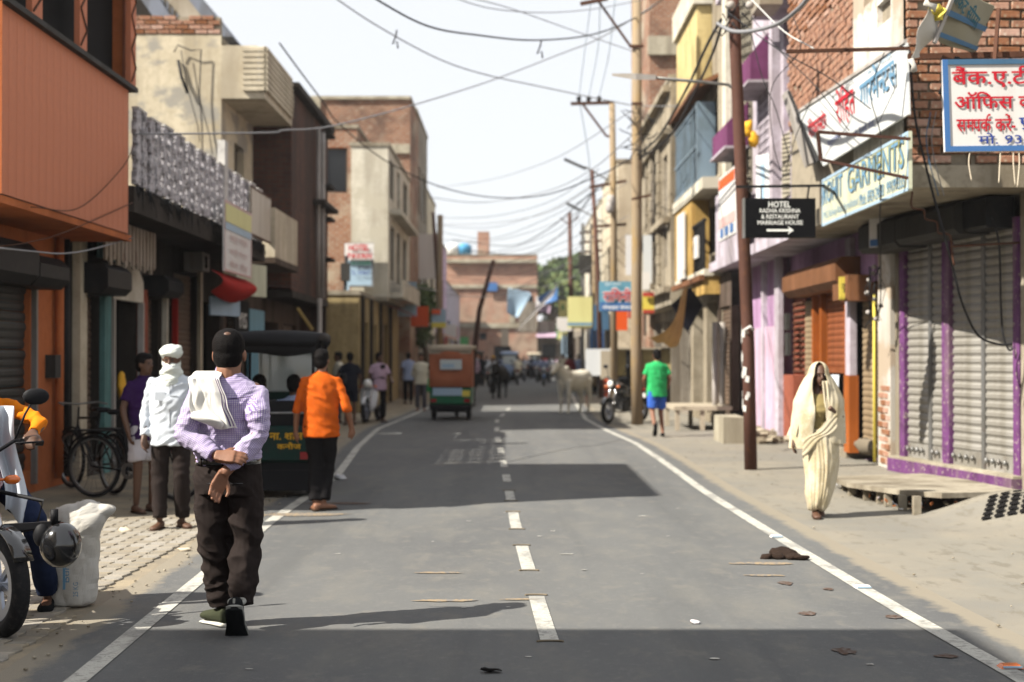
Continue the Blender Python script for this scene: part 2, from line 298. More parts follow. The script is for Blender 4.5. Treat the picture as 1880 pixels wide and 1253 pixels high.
    def pieces(s):                     # the separate bodies of this mesh
        key = {}; root = list(range(len(s.v)))
        def find(i):
            while root[i] != i: root[i] = root[root[i]]; i = root[i]
            return i
        for i, v in enumerate(s.v):
            k = (round(v[0], 3), round(v[1], 3), round(v[2], 3))
            if k in key: root[find(i)] = find(key[k])
            else: key[k] = i
        for f in s.f:
            for j in f[1:]: root[find(j)] = find(f[0])
        out = {}
        for f, m, sm in zip(s.f, s.m, s.s):
            q = out.setdefault(find(f[0]), [MB(), {}])
            g = []
            for i in f:
                if i not in q[1]: q[1][i] = len(q[0].v); q[0].v.append(s.v[i])
                g.append(q[1][i])
            q[0].f.append(tuple(g)); q[0].m.append(m); q[0].s.append(sm)
        return [q[0] for q in out.values()]
    def build(s, name, mats, parent=None, world=True, label=None):
        if name in SPLIT and parent is not None:
            ps = s.pieces()
            if len(ps) > 1: return [p.build1(name, mats, parent, world, label) for p in ps][0]
        return s.build1(name, mats, parent, world, label)
    def build1(s, name, mats, parent=None, world=True, label=None):
        off = parent.location if (parent is not None and world) else V((0, 0, 0))
        if parent is not None and world and parent.parent: off = off+parent.parent.location
        if parent is not None and world and parent.type == 'MESH' and parent.parent is None: off = parent.location
        o = bpy.data.objects.new(name, s.mesh(name, mats, off)); C.objects.link(o)
        if parent is not None: o.parent = parent
        if label: o['label'] = label
        return o
def tag(o, label=None, cat=None, group=None, kind=None):
    for k, v in (('label', label), ('category', cat), ('group', group), ('kind', kind)):
        if v: o[k] = v
    return o
def thing(name, label, cat, loc=(0, 0, 0), rz=0, group=None):
    o = bpy.data.objects.new(name, None); o.empty_display_size = .1; C.objects.link(o); o.location = loc; o.rotation_euler = (0, 0, rz)
    return tag(o, label, cat, group)
def solo(mb, name, mats, label, cat, loc, group=None, world=True, rz=0):      # a thing that is one mesh
    loc = V(loc); o = bpy.data.objects.new(name, mb.mesh(name, mats, loc if world else V((0, 0, 0)))); C.objects.link(o)
    o.location = loc; o.rotation_euler = (0, 0, rz)
    return tag(o, label, cat, group)
def struct(mb, name, mats, kind='structure', parent=None):
    o = mb.build(name, mats, parent)
    if parent is None or kind == 'stuff': o['kind'] = kind
    return o
def copytree(o, parent=None):
    c = o.copy(); C.objects.link(c)
    if parent is not None: c.parent = parent
    for ch in o.children: copytree(ch, c)
    return c
def inst(me, name, parent, loc, rot=None, sc=None):
    o = bpy.data.objects.new(name, me); C.objects.link(o); o.parent = parent; o.location = V(loc)
    if rot: o.rotation_euler = rot
    if sc: o.scale = sc
    return o
def evalmesh(me, mods):
    o = bpy.data.objects.new('tmp', me); C.objects.link(o)
    for (t, kw) in mods:
        m = o.modifiers.new('m', t)
        for k, v in kw.items(): setattr(m, k, v)
    dg = bpy.context.evaluated_depsgraph_get(); r = bpy.data.meshes.new_from_object(o.evaluated_get(dg))
    bpy.data.objects.remove(o); return r
def fuse(mb, name, mats, parent, vox=.012, sm=4, disp=None, uvseg=None, label=None, world=False):
    me = evalmesh(mb.mesh(name, mats), [('REMESH', dict(mode='VOXEL', voxel_size=vox)), ('SMOOTH', dict(factor=.5, iterations=sm))])
    me.name = name
    n = len(me.vertices)
    if disp:
        me.update()
        co = np.empty(n*3); me.vertices.foreach_get('co', co); co = co.reshape(-1, 3)
        no = np.empty(n*3); me.vertices.foreach_get('normal', no); no = no.reshape(-1, 3)
        d = disp(co); co += no*d[:, None]; me.vertices.foreach_set('co', co.ravel())
    if uvseg:
        co = np.empty(n*3); me.vertices.foreach_get('co', co); co = co.reshape(-1, 3)
        best = np.full(n, 1e9); uu = np.zeros(n); vv = np.zeros(n)
        for (a, b, r, ref, w) in uvseg:
            a = np.array(a); b = np.array(b); ax = b-a; L_ = np.linalg.norm(ax); ax = ax/L_
            t = np.clip((co-a) @ ax, 0, L_); q = co-a-np.outer(t, ax); dist = np.linalg.norm(q, axis=1)/w
            ref = np.array(ref, float); ref -= ax*(ref @ ax); ref /= np.linalg.norm(ref); o2 = np.cross(ax, ref)
            ang = np.arctan2(q @ o2, q @ ref)
            k = dist < best; best[k] = dist[k]; uu[k] = (ang*r)[k]; vv[k] = ((co-a) @ ax)[k]
        li = np.empty(len(me.loops), dtype=np.int32); me.loops.foreach_get('vertex_index', li)
        uvl = me.uv_layers.new(name='UVMap'); uvl.data.foreach_set('uv', np.stack([uu[li], vv[li]], 1).ravel())
    me.polygons.foreach_set('use_smooth', [True]*len(me.polygons))
    me.materials.clear()
    for m in (mats if isinstance(mats, (list, tuple)) else [mats]): me.materials.append(MATS[m])
    o = bpy.data.objects.new(name, me); C.objects.link(o)
    if parent is not None: o.parent = parent
    if label: o['label'] = label
    return o
def nz(co, s, amp, ridge=False, off=0.):
    out = np.empty(len(co))
    for i, (x, y, z) in enumerate(co*np.array(s)): out[i] = noise.noise((x+off, y+off*.7, z))
    return amp*((.5-np.abs(out)*2) if ridge else out)
def crumple(mb, amp, sc, seed=0):
    mb.v = [tuple(V(v)+noise.noise_vector(V(v)*sc+V((seed, seed, 0)))*amp) for v in mb.v]; return mb
def grid(fn, nu, nv):                   # sheet from a function of (u, v) in 0..1
    m = MB(); vs = [fn(i/nu, j/nv) for j in range(nv+1) for i in range(nu+1)]
    m.add(vs, [(j*(nu+1)+i, j*(nu+1)+i+1, (j+1)*(nu+1)+i+1, (j+1)*(nu+1)+i) for j in range(nv) for i in range(nu)], 0, True)
    return m
def cloth_obj(mb, name, mats, parent, th=.004, sub=1, world=True, label=None):     # sheet with real thickness
    off = V((0, 0, 0))
    if parent is not None and world:
        off = parent.location.copy()
    me = evalmesh(mb.mesh(name, mats, off), [('SOLIDIFY', dict(thickness=th, offset=0)), ('SUBSURF', dict(levels=sub, render_levels=sub))])
    me.polygons.foreach_set('use_smooth', [True]*len(me.polygons))
    o = bpy.data.objects.new(name, me); C.objects.link(o)
    if parent is not None: o.parent = parent
    if label: o['label'] = label
    return o

# ------------------------------------------------------------ lettering (flat print)
_tc = {}
def tmesh(s, bold=0.):
    k = (s, bold)
    if k not in _tc:
        c = bpy.data.curves.new('t', 'FONT'); c.body = s; c.size = 1; c.resolution_u = 2; c.offset = bold
        o = bpy.data.objects.new('t', c); C.objects.link(o); bpy.context.view_layer.update()
        me = bpy.data.meshes.new_from_object(o.evaluated_get(bpy.context.evaluated_depsgraph_get()))
        vs = [tuple(v.co) for v in me.vertices]; fs = [tuple(p.vertices) for p in me.polygons]
        bpy.data.objects.remove(o); bpy.data.meshes.remove(me)
        _tc[k] = (vs, fs)
    return _tc[k]
def typeset(s, bold=0.):
    """'~x' = half form (stem cut away), '^' = hook of a leading r over the letter before, '@..|' keeps pieces apart"""
    vs = []; fs = []; x = 0.
    toks = []; cur = ''; i = 0
    while i < len(s):
        if s[i] == '~':
            if cur: toks.append(('n', cur)); cur = ''
            toks.append(('h', s[i+1])); i += 2; continue
        if s[i] == '^':
            if cur: toks.append(('n', cur)); cur = ''
            toks.append(('r', 'े')); i += 1; continue
        cur += s[i]; i += 1
    if cur: toks.append(('n', cur))
    for (k, t) in toks:
        v, f = tmesh(t, bold)
        if not v: x += .3; continue
        w = max(p[0] for p in v); o = len(vs)
        if k == 'h':
            cut = w-.135; vs += [(min(p[0], cut)+x, p[1], 0) for p in v]; fs += [tuple(q+o for q in g) for g in f]; x += cut-.01
        elif k == 'r':
            w0 = min(p[0] for p in v); vs += [((w0-p[0])+x-.05, p[1], 0) for p in v]; fs += [tuple(q+o for q in g)[::-1] for g in f]
        else:
            vs += [(p[0]+x, p[1], 0) for p in v]; fs += [tuple(q+o for q in g) for g in f]; x += w+.02
    return vs, fs
def letter(parent, s, O, u, w, h, m, bold=.0, up=V((0, 0, 1)), off=.004, shear=0., name='lettering', world=True):
    """write s so that it fills the box w x h whose lower left corner is O, on the plane of u and up"""
    vs, fs = typeset(s)
    if not vs: return
    if bold > .012:
        n0 = len(vs); base = list(vs); f0 = list(fs)
        for k, (dx, dy) in enumerate(((bold*.6, 0), (-bold*.6, 0), (0, bold*.5), (0, -bold*.5))):
            o = len(vs); vs = vs+[(p[0]+dx, p[1]+dy, (k+1)*.0006) for p in base]; fs = fs+[tuple(q+o for q in g) for g in f0]
    x0 = min(p[0] for p in vs); x1 = max(p[0] for p in vs); y0 = min(p[1] for p in vs); y1 = max(p[1] for p in vs)
    u = V(u).normalized(); n = u.cross(up).normalized()
    b = MB(); b.add([V(O)+u*((p[0]-x0)/(x1-x0)*w+shear*(p[1]-y0)/(y1-y0)*h)+up*((p[1]-y0)/(y1-y0)*h)+n*(off+p[2]) for p in vs], fs)
    return b.build(name, m, parent, world)

# ------------------------------------------------------------ walls
def facade(mb, O, u, W_, z0, z1, holes=(), t=.15, mi=0):
    """wall sheet from O along u with real openings and reveals; the outward side is u x up"""
    u = V(u).normalized(); n = u.cross(V((0, 0, 1))); O = V((O[0], O[1], 0))
    us = sorted({0, W_, *[k for h in holes for k in h[:2]]}); zs = sorted({z0, z1, *[k for h in holes for k in h[2:4]]})
    us = [a for a in us if 0 <= a <= W_]; zs = [a for a in zs if z0 <= a <= z1]
    q = lambda a, z, b=0.: O+u*a+n*b+V((0, 0, z))
    for i in range(len(us)-1):
        for j in range(len(zs)-1):
            cu = (us[i]+us[i+1])/2; cz = (zs[j]+zs[j+1])/2
            if any(h[0] < cu < h[1] and h[2] < cz < h[3] for h in holes): continue
            mb.quad(q(us[i], zs[j]), q(us[i+1], zs[j]), q(us[i+1], zs[j+1]), q(us[i], zs[j+1]), mi)
    for h in holes:
        a, b, c, d = h[:4]
        mb.quad(q(a, c), q(a, c, -t), q(a, d, -t), q(a, d), mi); mb.quad(q(b, c, -t), q(b, c), q(b, d), q(b, d, -t), mi)
        mb.quad(q(a, c), q(b, c), q(b, c, -t), q(a, c, -t), mi); mb.quad(q(a, d, -t), q(b, d, -t), q(b, d), q(a, d), mi)
def window(parent, O, u, a, b, c, d, t=.12, fm='brown_plaster', pm='window_dark', bars=0, grille=None, name='window', shut=False):
    u = V(u).normalized(); n = u.cross(V((0, 0, 1))); O = V((O[0], O[1], 0)); m = MB(); w = .05
    m.ob(O, u, n, a, a+w, -t, -t+.05, c, d); m.ob(O, u, n, b-w, b, -t, -t+.05, c, d)
    m.ob(O, u, n, a+w, b-w, -t, -t+.05, c, c+w); m.ob(O, u, n, a+w, b-w, -t, -t+.05, d-w, d)
    for k in range(bars):
        x = a+w+(b-a-2*w)*(k+1)/(bars+1); m.ob(O, u, n, x-.015, x+.015, -t+.005, -t+.04, c+w, d-w)
    f = m.build(name, fm, parent)
    g = MB(); g.ob(O, u, n, a+w, b-w, -t-.02, -t-.005, c+w, d-w); g.build('pane', pm, f)
    return f
def block(name, label, cat, X, y0, y1, z0, z1, m, side=-1, depth=6., sh=(), ch=(), group=None, roofm='concrete', win={}, par=.0):
    """a building mass: street face at X (side -1: left of the street), camera face at y0; sh/ch holes (a0,a1,z0,z1) with a measured from y0 / from the street corner"""
    loc = (X, y0, 0)
    t = thing(name, label, cat, loc, 0, group); b = MB()
    if side < 0:
        So, Su = (X, y0), V((0, 1, 0)); Co, Cu = (X-depth, y0), V((1, 0, 0)); x0, x1 = X-depth, X
        chh = [(depth-h[1], depth-h[0], h[2], h[3]) for h in ch]; shh = [h[:4] for h in sh]
    else:
        So, Su = (X, y1), V((0, -1, 0)); Co, Cu = (X, y0), V((1, 0, 0)); x0, x1 = X, X+depth
        chh = [h[:4] for h in ch]; shh = [((y1-y0)-h[1], (y1-y0)-h[0], h[2], h[3]) for h in sh]
    facade(b, So, Su, y1-y0, z0, z1, shh); facade(b, Co, Cu, depth, z0, z1, chh)
    bx = x0 if side < 0 else x1
    b.quad((bx, y0, z0), (bx, y1, z0), (bx, y1, z1), (bx, y0, z1)); b.quad((x0, y1, z0), (x1, y1, z0), (x1, y1, z1), (x0, y1, z1))
    wl = b.build('wall', m, t)
    r = MB(); r.bx(x0-.04, x1+.04, y0-.04, y1+.04, z1+.002, z1+.12)
    if z0 > .5: r.bx(x0-.002, x1+.002, y0-.002, y1+.002, z0-.12, z0-.002)
    r.build('slab', roofm, t)
    for h in shh: window(t, So, Su, *h, **win)
    for h in chh: window(t, Co, Cu, *h, **win)
    return t
def shutter(parent, O, u, a, b, z0, z1, m, pitch=.085, b0=-.04, name='slat', limit=60, proud=.012):
    """rolling shutter: each slat a bent strip of its own"""
    u = V(u).normalized(); n = u.cross(V((0, 0, 1))); O = V((O[0], O[1], 0)); N = max(2, int(round((z1-z0)/pitch))); p = (z1-z0)/N; w = b-a
    prof = [(0, .0), (.12, proud*.2), (.3, proud), (.7, proud), (.88, proud*.2), (1, 0)]
    me = MB(); vs = [u*x+n*q+V((0, 0, k*p*.98)) for x in (0, w) for (k, q) in prof]; K = len(prof)
    me.add(vs, [(i, K+i, K+i+1, i+1) for i in range(K-1)], 0, False)
    me.add([u*x+n*(-.006)+V((0, 0, k*p*.98)) for x in (0, w) for k in (0, 1)], [(0, 1, 3, 2)])
    mesh = me.mesh('slat', m)
    for i in range(min(N, limit)):
        o = inst(mesh, name, parent, O+u*a+n*b0+V((0, 0, z0+p*i))-parent.location, (random.uniform(-.004, .004),)*3)
def cable(pts, r=.008, m='wire', label=None, n=5, sag=None, name='overhead_wire', seg=8, group='overhead wires across the street'):
    """smooth line through points; with sag, hangs between the first and last"""
    pts = [V(p) for p in pts]
    if sag is not None:
        a, b = pts; N = 24; q = [a.lerp(b, i/N)-V((0, 0, sag*4*(i/N)*(1-i/N))) for i in range(N+1)]
    else:
        q = []
        E_ = [pts[0]*2-pts[1]]+pts+[pts[-1]*2-pts[-2]]
        for i in range(1, len(E_)-2):
            p0, p1, p2, p3 = E_[i-1:i+3]
            for k in range(seg):
                t = k/seg; q.append(.5*((2*p1)+(p2-p0)*t+(2*p0-5*p1+4*p2-p3)*t*t+(3*p1-p0-3*p2+p3)*t**3))
        q.append(pts[-1])
    b = MB(); b.tube(q, r, n)
    return b if label is None else solo(b, name, m, label, 'wire' if 'wire' in name else 'cable', q[0], group)
# ------------------------------------------------------------ ground, road, pavements
def interp(tb, y):
    if y <= tb[0][0]: return tb[0][1]
    for (a, b), (c, d) in zip(tb, tb[1:]):
        if y <= c: return b+(d-b)*(y-a)/(c-a)
    return tb[-1][1]
RC = [(-12, .9), (0, .5), (8, .19), (13, .03), (18, -.07), (23, -.18), (28, -.30), (34, -.36), (40, -.15), (47, .09), (60, .5), (80, 1.2), (100, 2.6), (120, 5.5), (140, 10)]
RL = [(-12, -1.6), (0, -1.95), (6.7, -2.05), (10, -2.15), (13.3, -2.24), (18.2, -2.24), (24, -2.6), (30, -2.83), (36, -2.64), (47, -2.4), (60, -2.0), (80, -1.4), (100, -.2), (120, 3), (140, 7.5)]
RR = [(-12, 3.0), (0, 2.6), (6.7, 2.42), (8.7, 2.33), (12.1, 2.25), (16, 2.18), (21, 2.2), (25, 2.18), (29.6, 1.95), (34.7, 1.8), (47, 2.1), (60, 2.5), (80, 3.2), (100, 4.6), (120, 8), (140, 12.5)]
def strip(mb, fa, fb, y0, y1, z, step=1., mi=0, ja=0., jb=0., cols=1):
    n = max(1, int((y1-y0)/step)); vs = []
    for i in range(n+1):
        y = y0+(y1-y0)*i/n
        a = fa(y)+ja*noise.noise(V((y*1.3, 3, 0)))+ja*.5*noise.noise(V((y*4.7, 9, 0))); b = fb(y)+jb*noise.noise(V((y*1.1, 40, 0)))+jb*.5*noise.noise(V((y*5.1, 19, 0)))
        for k in range(cols+1): vs.append((a+(b-a)*k/cols, y, z))
    w = cols+1
    mb.add(vs, [(i*w+k, i*w+k+1, (i+1)*w+k+1, (i+1)*w+k) for i in range(n) for k in range(cols)], mi)
g = MB(); g.quad((-900, -200, -.06), (900, -200, -.06), (900, 1600, -.06), (-900, 1600, -.06)); struct(g, 'ground', 'soil')
r = MB(); strip(r, lambda y: interp(RL, y)-.42, lambda y: interp(RR, y)+.42, -12, 140, 0, 1.5, cols=40); road = struct(r, 'road', 'asphalt')
at = road.data.attributes.new('dust', 'FLOAT', 'POINT')
for v in road.data.vertices:
    e = min(v.co.x-(interp(RL, v.co.y)-.42), interp(RR, v.co.y)+.42-v.co.x); at.data[v.index].value = max(0, .93-e*2.6) if e < .5 else 0.0
b = MB(); strip(b, lambda y: -9., lambda y: interp(RL, y)-.34, -12, 122, -.003, 1.); pl = struct(b, 'left_pavement', 'pave_base')
b = MB(); strip(b, lambda y: interp(RR, y)+.30, lambda y: 14., -12, 122, -.003, .5, jb=0); pr = struct(b, 'right_pavement', 'shoulder')
# painted lines
b = MB(); strip(b, lambda y: interp(RL, y)-.055, lambda y: interp(RL, y)+.055, -10, 70, .005, .8); b.build('edge_line', 'road_paint', road, world=False)
b = MB(); strip(b, lambda y: interp(RR, y)-.055, lambda y: interp(RR, y)+.055, -10, 70, .005, .8); b.build('edge_line', 'road_paint', road, world=False)
dash = [(1095, 1178), (1003, 1048), (941, 972), (902, 920), (872, 885), (846, 858), (823, 834), (803, 812), (785, 793), (771, 777), (760, 765), (750, 754)]
for ya, yb in dash:
    a, c = F*CH/(yb-HZ), F*CH/(ya-HZ)
    m = MB(); strip(m, lambda y: interp(RC, y)-.05, lambda y: interp(RC, y)+.05, a, c, .005, .4); m.build('centre_line_dash', 'road_paint', road, world=False)
    if ya > 900:
        for yy in (a-.01, c+.03):
            q = MB(); cx = interp(RC, yy); q.tube([(cx+.07*math.cos(PI*k/8), yy+.02*math.sin(PI*k/8), .006) for k in range(9)], .006, 5); q.build('paint_ridge', 'soil', road, world=False)
# pavers of the left pavement
pm = []
for k in range(4):
    m = MB(); w, l = .128, .205; j = .012; random.seed(k)
    pts = [(-w/2, -l/2), (-w/2+j, -l/6), (-w/2-j, l/6), (-w/2, l/2), (w/2, l/2), (w/2-j, l/6), (w/2+j, -l/6), (w/2, -l/2)][::-1]
    pts = [(x*.975, y*.985) for x, y in pts]; bv = .93
    m.loft([[(x, y, 0) for x, y in pts], [(x, y, .022+random.uniform(-.002, .002)) for x, y in pts], [(x*bv, y*bv, .026+x*random.uniform(-.02, .02)) for x, y in pts]], 0, False)
    pm.append(m.mesh('paver', 'paver'))
random.seed(11); cand = []; y = 6.2
while y < 13.4:
    x = -2.62; c = 0
    while x > -6.2:
        yy = y+(.1 if int((x+20)/.131) % 2 else 0)
        if x < interp(RL, yy)-.52 and 940+F*x/yy > -30: cand.append((x, yy))
        x -= .131
    y += .208
cand.sort(key=lambda p: p[1]); rest = MB()
for i, (x, y) in enumerate(cand):
    z = -.016+noise.noise(V((x*1.1, y*.9, 0)))*.006
    if i < 300: inst(random.choice(pm), 'paver', pl, (x, y, z), (random.uniform(-.02, .02), random.uniform(-.02, .02), random.uniform(-.02, .02)))
    else: rest.bx(x-.06, x+.06, y-.098, y+.098, z, z+.025)
struct(rest, 'paver', 'paver', 'stuff', pl)

def hood(name_, parent, O, u, a, b, dep, z0, z1, m, cut=.12, label=None, n_=None):
    """shutter box with chamfered front, in the frame u along, n outward"""
    u = V(u).normalized(); n = u.cross(V((0, 0, 1))); O = V((O[0], O[1], 0)); c = cut
    prof = [(0, z0), (dep-c, z0), (dep, z0+c), (dep, z1-c), (dep-c, z1), (0, z1)]
    q = MB(); q.prism([O+u*a+n*p+V((0, 0, z)) for p, z in prof], u*(b-a))
    return q.build(name_, m, parent, label=label)

LU, RU = V((0, 1, 0)), V((0, -1, 0))
# ------------------------------------------------------------ left side
# house beside the camera whose roof shades the foreground
block('plastered_house', 'plastered house on the near left whose shadow crosses the foreground road', 'house', -4.6, -9, 4.65, 0, 7.15, 'cream_plain', -1, 7, sh=((2, 3.4, 1, 2.4), (6, 7.4, 1, 2.4), (10, 11.4, 1, 2.4), (2, 3.4, 4.2, 5.6), (10, 11.4, 4.2, 5.6)))
# orange clad building
t = thing('orange_building', 'orange building with vertical cladding boards and dark openings above', 'building', (-4.6, 12.8, 0))
b = MB(); facade(b, (-5.4, 12.8), LU, 4.55, 0, 3.0, ((.3, 3.14, .25, 2.36),), .12)
facade(b, (-9.5, 12.8), V((1, 0, 0)), 4.1, 0, 3.0); facade(b, (-9.5, 12.8), V((1, 0, 0)), 4.9, 3.0, 6.2); b.bx(-9.5, -9.3, 12.85, 17.3, 0, 6.2); b.bx(-9.3, -5.55, 17.2, 17.34, 0, 6.2); b.bx(-9.3, -4.72, 17.2, 17.34, 3., 6.2); b.build('wall', 'orange_wall', t)
b = MB(); b.bx(-9.4, -4.64, 12.85, 17.32, 2.93, 3.0); b.bx(-9.4, -4.55, 12.75, 17.4, 6.12, 6.35); b.build('slab', 'orange_wall', t)
b = MB(); b.bx(-4.68, -4.645, 12.84, 17.2, 3.0, 4.72); b.build('backing', 'black_paint', t)
m = MB(); m.loft([[(0, 0, 0), (0, .211, 0), (0, .211, 1.73), (0, 0, 1.73)], [(.014, .001, .001), (.014, .210, .001), (.014, .210, 1.729), (.014, .001, 1.729)]], 0, False); me = m.mesh('cladding_board', 'orange_panel')
for k in range(20): inst(me, 'cladding_board', t, (-.042, .04+.2145*k, 3.01))
b = MB(); b.bx(-4.72, -4.56, 12.8, 17.32, 4.745, 4.80); b.build('sill', 'hood_grey', t)
for y0, y1 in ((13.6, 13.9), (15.1, 15.36), (17.12, 17.36)):
    b = MB(); b.bx(-4.66, -4.6, y0, y1, 4.802, 6.1)
    k = 4.85
    while k < 5.95: b.bar((-4.592, y0+.02, k), (-4.592, y1-.02, k+.2), .012, .02, 1); b.bar((-4.592, y1-.02, k+.2), (-4.592, y0+.02, k+.4), .012, .02, 1); k += .4
    b.build('post', ['orange_panel', 'rust'], t)
b = MB(); b.bx(-4.86, -4.83, 12.82, 17.15, 4.81, 6.1); b.build('interior_shade', 'dark_void', t)  # black sheet behind the openings, painted shade of an unlit room
for y in (14.4, 15.95): b = MB(); b.bx(-4.82, -4.80, y, y+.04, 4.81, 6.1); b.build('mullion', 'hood_grey', t)
shutter(t, (-5.4, 12.8), LU, .3, 3.14, .25, 2.34, 'shutter_dark', .105, -.07)
for yy in (12.9, 15.02):
    hood('shutter_box', t, (-5.4, 12.8), LU, yy-12.8, yy-12.8+(2.08 if yy < 13 else 1.0), .42, 2.28, 2.62 if yy > 13 else 2.72, 'black_paint', .1)
b = MB(); b.bx(-5.40, -5.34, 15.97, 16.03, .1, 2.3); b.build('shutter_rail', 'steel', t)
for (y, m_) in ((16.75, 'orange_wall'), (16.98, 'black_paint')):
    b = MB(); b.tube([(-5.33, y, .1), (-5.33, y, 2.95)], .05, 10); b.build('drainpipe', m_, t)
b = MB(); b.bx(-5.4, -5.28, 16.45, 16.65, 1.28, 1.55); b.build('meter_box', 'hood_grey', t)
cable([(-4.57, 13.5, 2.95), (-4.57, 15., 3.1), (-4.57, 16.6, 3.72), (-4.57, 17.2, 4.1)], .006, 'rust', 'thin rusty barbed wire climbing across the orange cladding', name='overhead_wire')
cable([P(-40, 452, 12.7), P(60, 462, 13.4), P(110, 466, 14), P(160, 460, 15), P(215, 445, 17.), P(244, 437, 17.2)], .009, 'wire_grey', 'grey cable hung under the orange overhang', name='overhead_wire')
cable([P(-20, 455, 12.9), P(40, 447, 13.4), P(100, 433, 14.2), P(170, 405, 15.6), P(243, 372, 17.2)], .006, 'rust', 'knotted rusty wire running up to the orange corner', name='overhead_wire')

# one storey row with pierced parapet
t = thing('terrace_shops', 'single storey row of shabby shops under a pierced concrete parapet', 'building', (-5.4, 17.4, 0))
O = (-5.4, 17.4); H = [(.35, 1.2, .25, 2.3), (1.55, 3.0, .05, 2.35), (3.45, 4.3, .2, 2.4), (4.45, 5.15, .05, 2.35), (5.3, 6.95, .2, 2.9), (7.1, 8.9, .05, 2.5)]
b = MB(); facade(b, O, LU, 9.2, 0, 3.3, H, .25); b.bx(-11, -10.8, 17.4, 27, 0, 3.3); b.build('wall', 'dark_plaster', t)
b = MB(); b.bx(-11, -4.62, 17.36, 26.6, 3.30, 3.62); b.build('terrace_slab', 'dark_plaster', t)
for k, h in enumerate(H):
    if k in (1, 3, 5):
        q = MB(); q.bx(-7.2, -7.15, 17.4+h[0]-.3, 17.4+h[1]+.3, 0, 3); q.bx(-7.15, -5.66, 17.4+h[0]-.1, 17.4+h[0]-.05, 0, 3); q.bx(-7.15, -5.66, 17.4+h[1]+.05, 17.4+h[1]+.1, 0, 3); q.build('doorway', 'dark_void', t)  # near-black box in place of the shaded shop interior
    else: shutter(t, O, LU, h[0], h[1], h[2], h[3], 'shutter_brown', .085, -.12, limit=40)
b = MB(); b.bx(-5.4, -5.3, 17.46, 17.74, .0, 3.0); b.build('pilaster', 'cream_plain', t)
b = MB(); b.bx(-5.4, -5.33, 18.62, 18.92, .0, 2.6); b.build('pilaster', 'teal_wall', t)
b = MB(); b.bx(-5.4, -5.33, 20.45, 20.82, .0, 2.5); b.build('pilaster', 'maroon_wall', t)
b = MB(); b.bx(-5.4, -5.34, 24.4, 24.55, .0, 3.0); b.build('pilaster', 'cream_plain', t)
b = MB(); b.prism([(-5.3, 18.92, 2.3), (-5.3, 20.45, 2.3), (-5.3, 20.45, 2.6), (-5.3, 20.15, 2.78), (-5.3, 19.2, 2.78), (-5.3, 18.92, 2.6)], (-.09, 0, 0)); b.build('arch_panel', 'white_wall', t)
for y in (18.93, 20.40): b = MB(); b.bx(-5.37, -5.29, y, y+.07, .0, 2.3); b.build('door_jamb', 'pipe_white', t)
for (y, m_) in ((21.85, 'white_wall'), (22.5, 'cloth_red')): b = MB(); b.bx(-5.38, -5.3, y, y+.09, .0, 2.45); b.build('door_jamb', m_, t)
b = MB(); b.bx(-5.38, -5.3, 21.85, 22.59, 2.45, 2.53); b.build('lintel', 'white_wall', t)
hood('shutter_box', t, O, LU, .2, 1.3, .4, 2.32, 2.7, 'black_paint', .08); hood('shutter_box', t, O, LU, 3.4, 4.35, .38, 2.42, 2.72, 'black_paint', .08)
b = MB()
for k in range(28): b.bx(-5.02-.012*(k % 2), -4.99-.012*(k % 2), 17.45+.09*k, 17.53+.09*k, 2.72+.05*math.sin(k*1.7), 3.25)
b.build('corrugated_sheet', 'corrugated', t)
b = MB(); b.bx(-5.4, -5.1, 23.4, 23.95, 2.95, 3.25); b.build('air_conditioner', 'pipe_white', t)
b = MB(); [b.tube([(-5.09, 23.67+.11*math.cos(a), 3.1+.11*math.sin(a)), (-5.085, 23.67, 3.1)], .01, 4) for a in np.linspace(0, 5.5, 8)]; b.build('fan_grille', 'black_paint', t)
# columns of pierced blocks
def jali_mesh(seed):
    random.seed(seed); m = MB(); z = 0
    for k in range(6):
        w = .19 if k % 2 else .23; z1 = z+.155
        for (a, c) in ((-w, -.05), (.05, w)): m.bx(-.07, .0, a, c, z, z1)
        m.bx(-.05, -.02, -.05, .05, z+.05, z1-.03); m.bx(-.055, -.005, -w-.045, -w, z+.04, z+.11); m.bx(-.055, -.005, w, w+.045, z+.04, z+.11)
        for q in range(5):
            a = random.uniform(-w+.03, w-.03); m.bx(0, .018, a-.016, a+.016, z+.02+.1*random.random(), z+.05+.1*random.random())
        z = z1
    m.bx(-.075, .01, -.2, .2, z, z+.03, 1)
    return m.mesh('jali_column', ['jali', 'jali_top'])
jm = [jali_mesh(k) for k in range(3)]
for k in range(13): inst(random.choice(jm), 'jali_column', t, (.79, .30+.69*k, 3.64+random.uniform(-.01, .02)), (0, 0, random.uniform(-.03, .03)), (1, 1.18, 1))
b = MB(); b.bx(-4.72, -4.60, 22.75, 23.0, 3.64, 5.0); b.build('white_post', 'jali_top', t)
random.seed(3); b = MB()
for k in range(150):
    y = random.uniform(17.4, 26.4); b.tube([(-4.63+random.uniform(-.03, .04), y, 3.63), (-4.6+random.uniform(-.06, .07), y+random.uniform(-.08, .08), 3.63-random.uniform(.05, .32))], [.012, .003], 4)
b.build('hanging_moss', 'black_paint', t)['kind'] = 'stuff'
# goods and doorway things
b = MB(); crumple(b.ball((-5.3, 19.3, 1.14), (.06, .09, .2), 10, 8), .04, 9); solo(b, 'hanging_bag', 'plastic_yellow', 'yellow bag hanging in the dark shop doorway', 'bag', (-5.3, 19.3, .94))

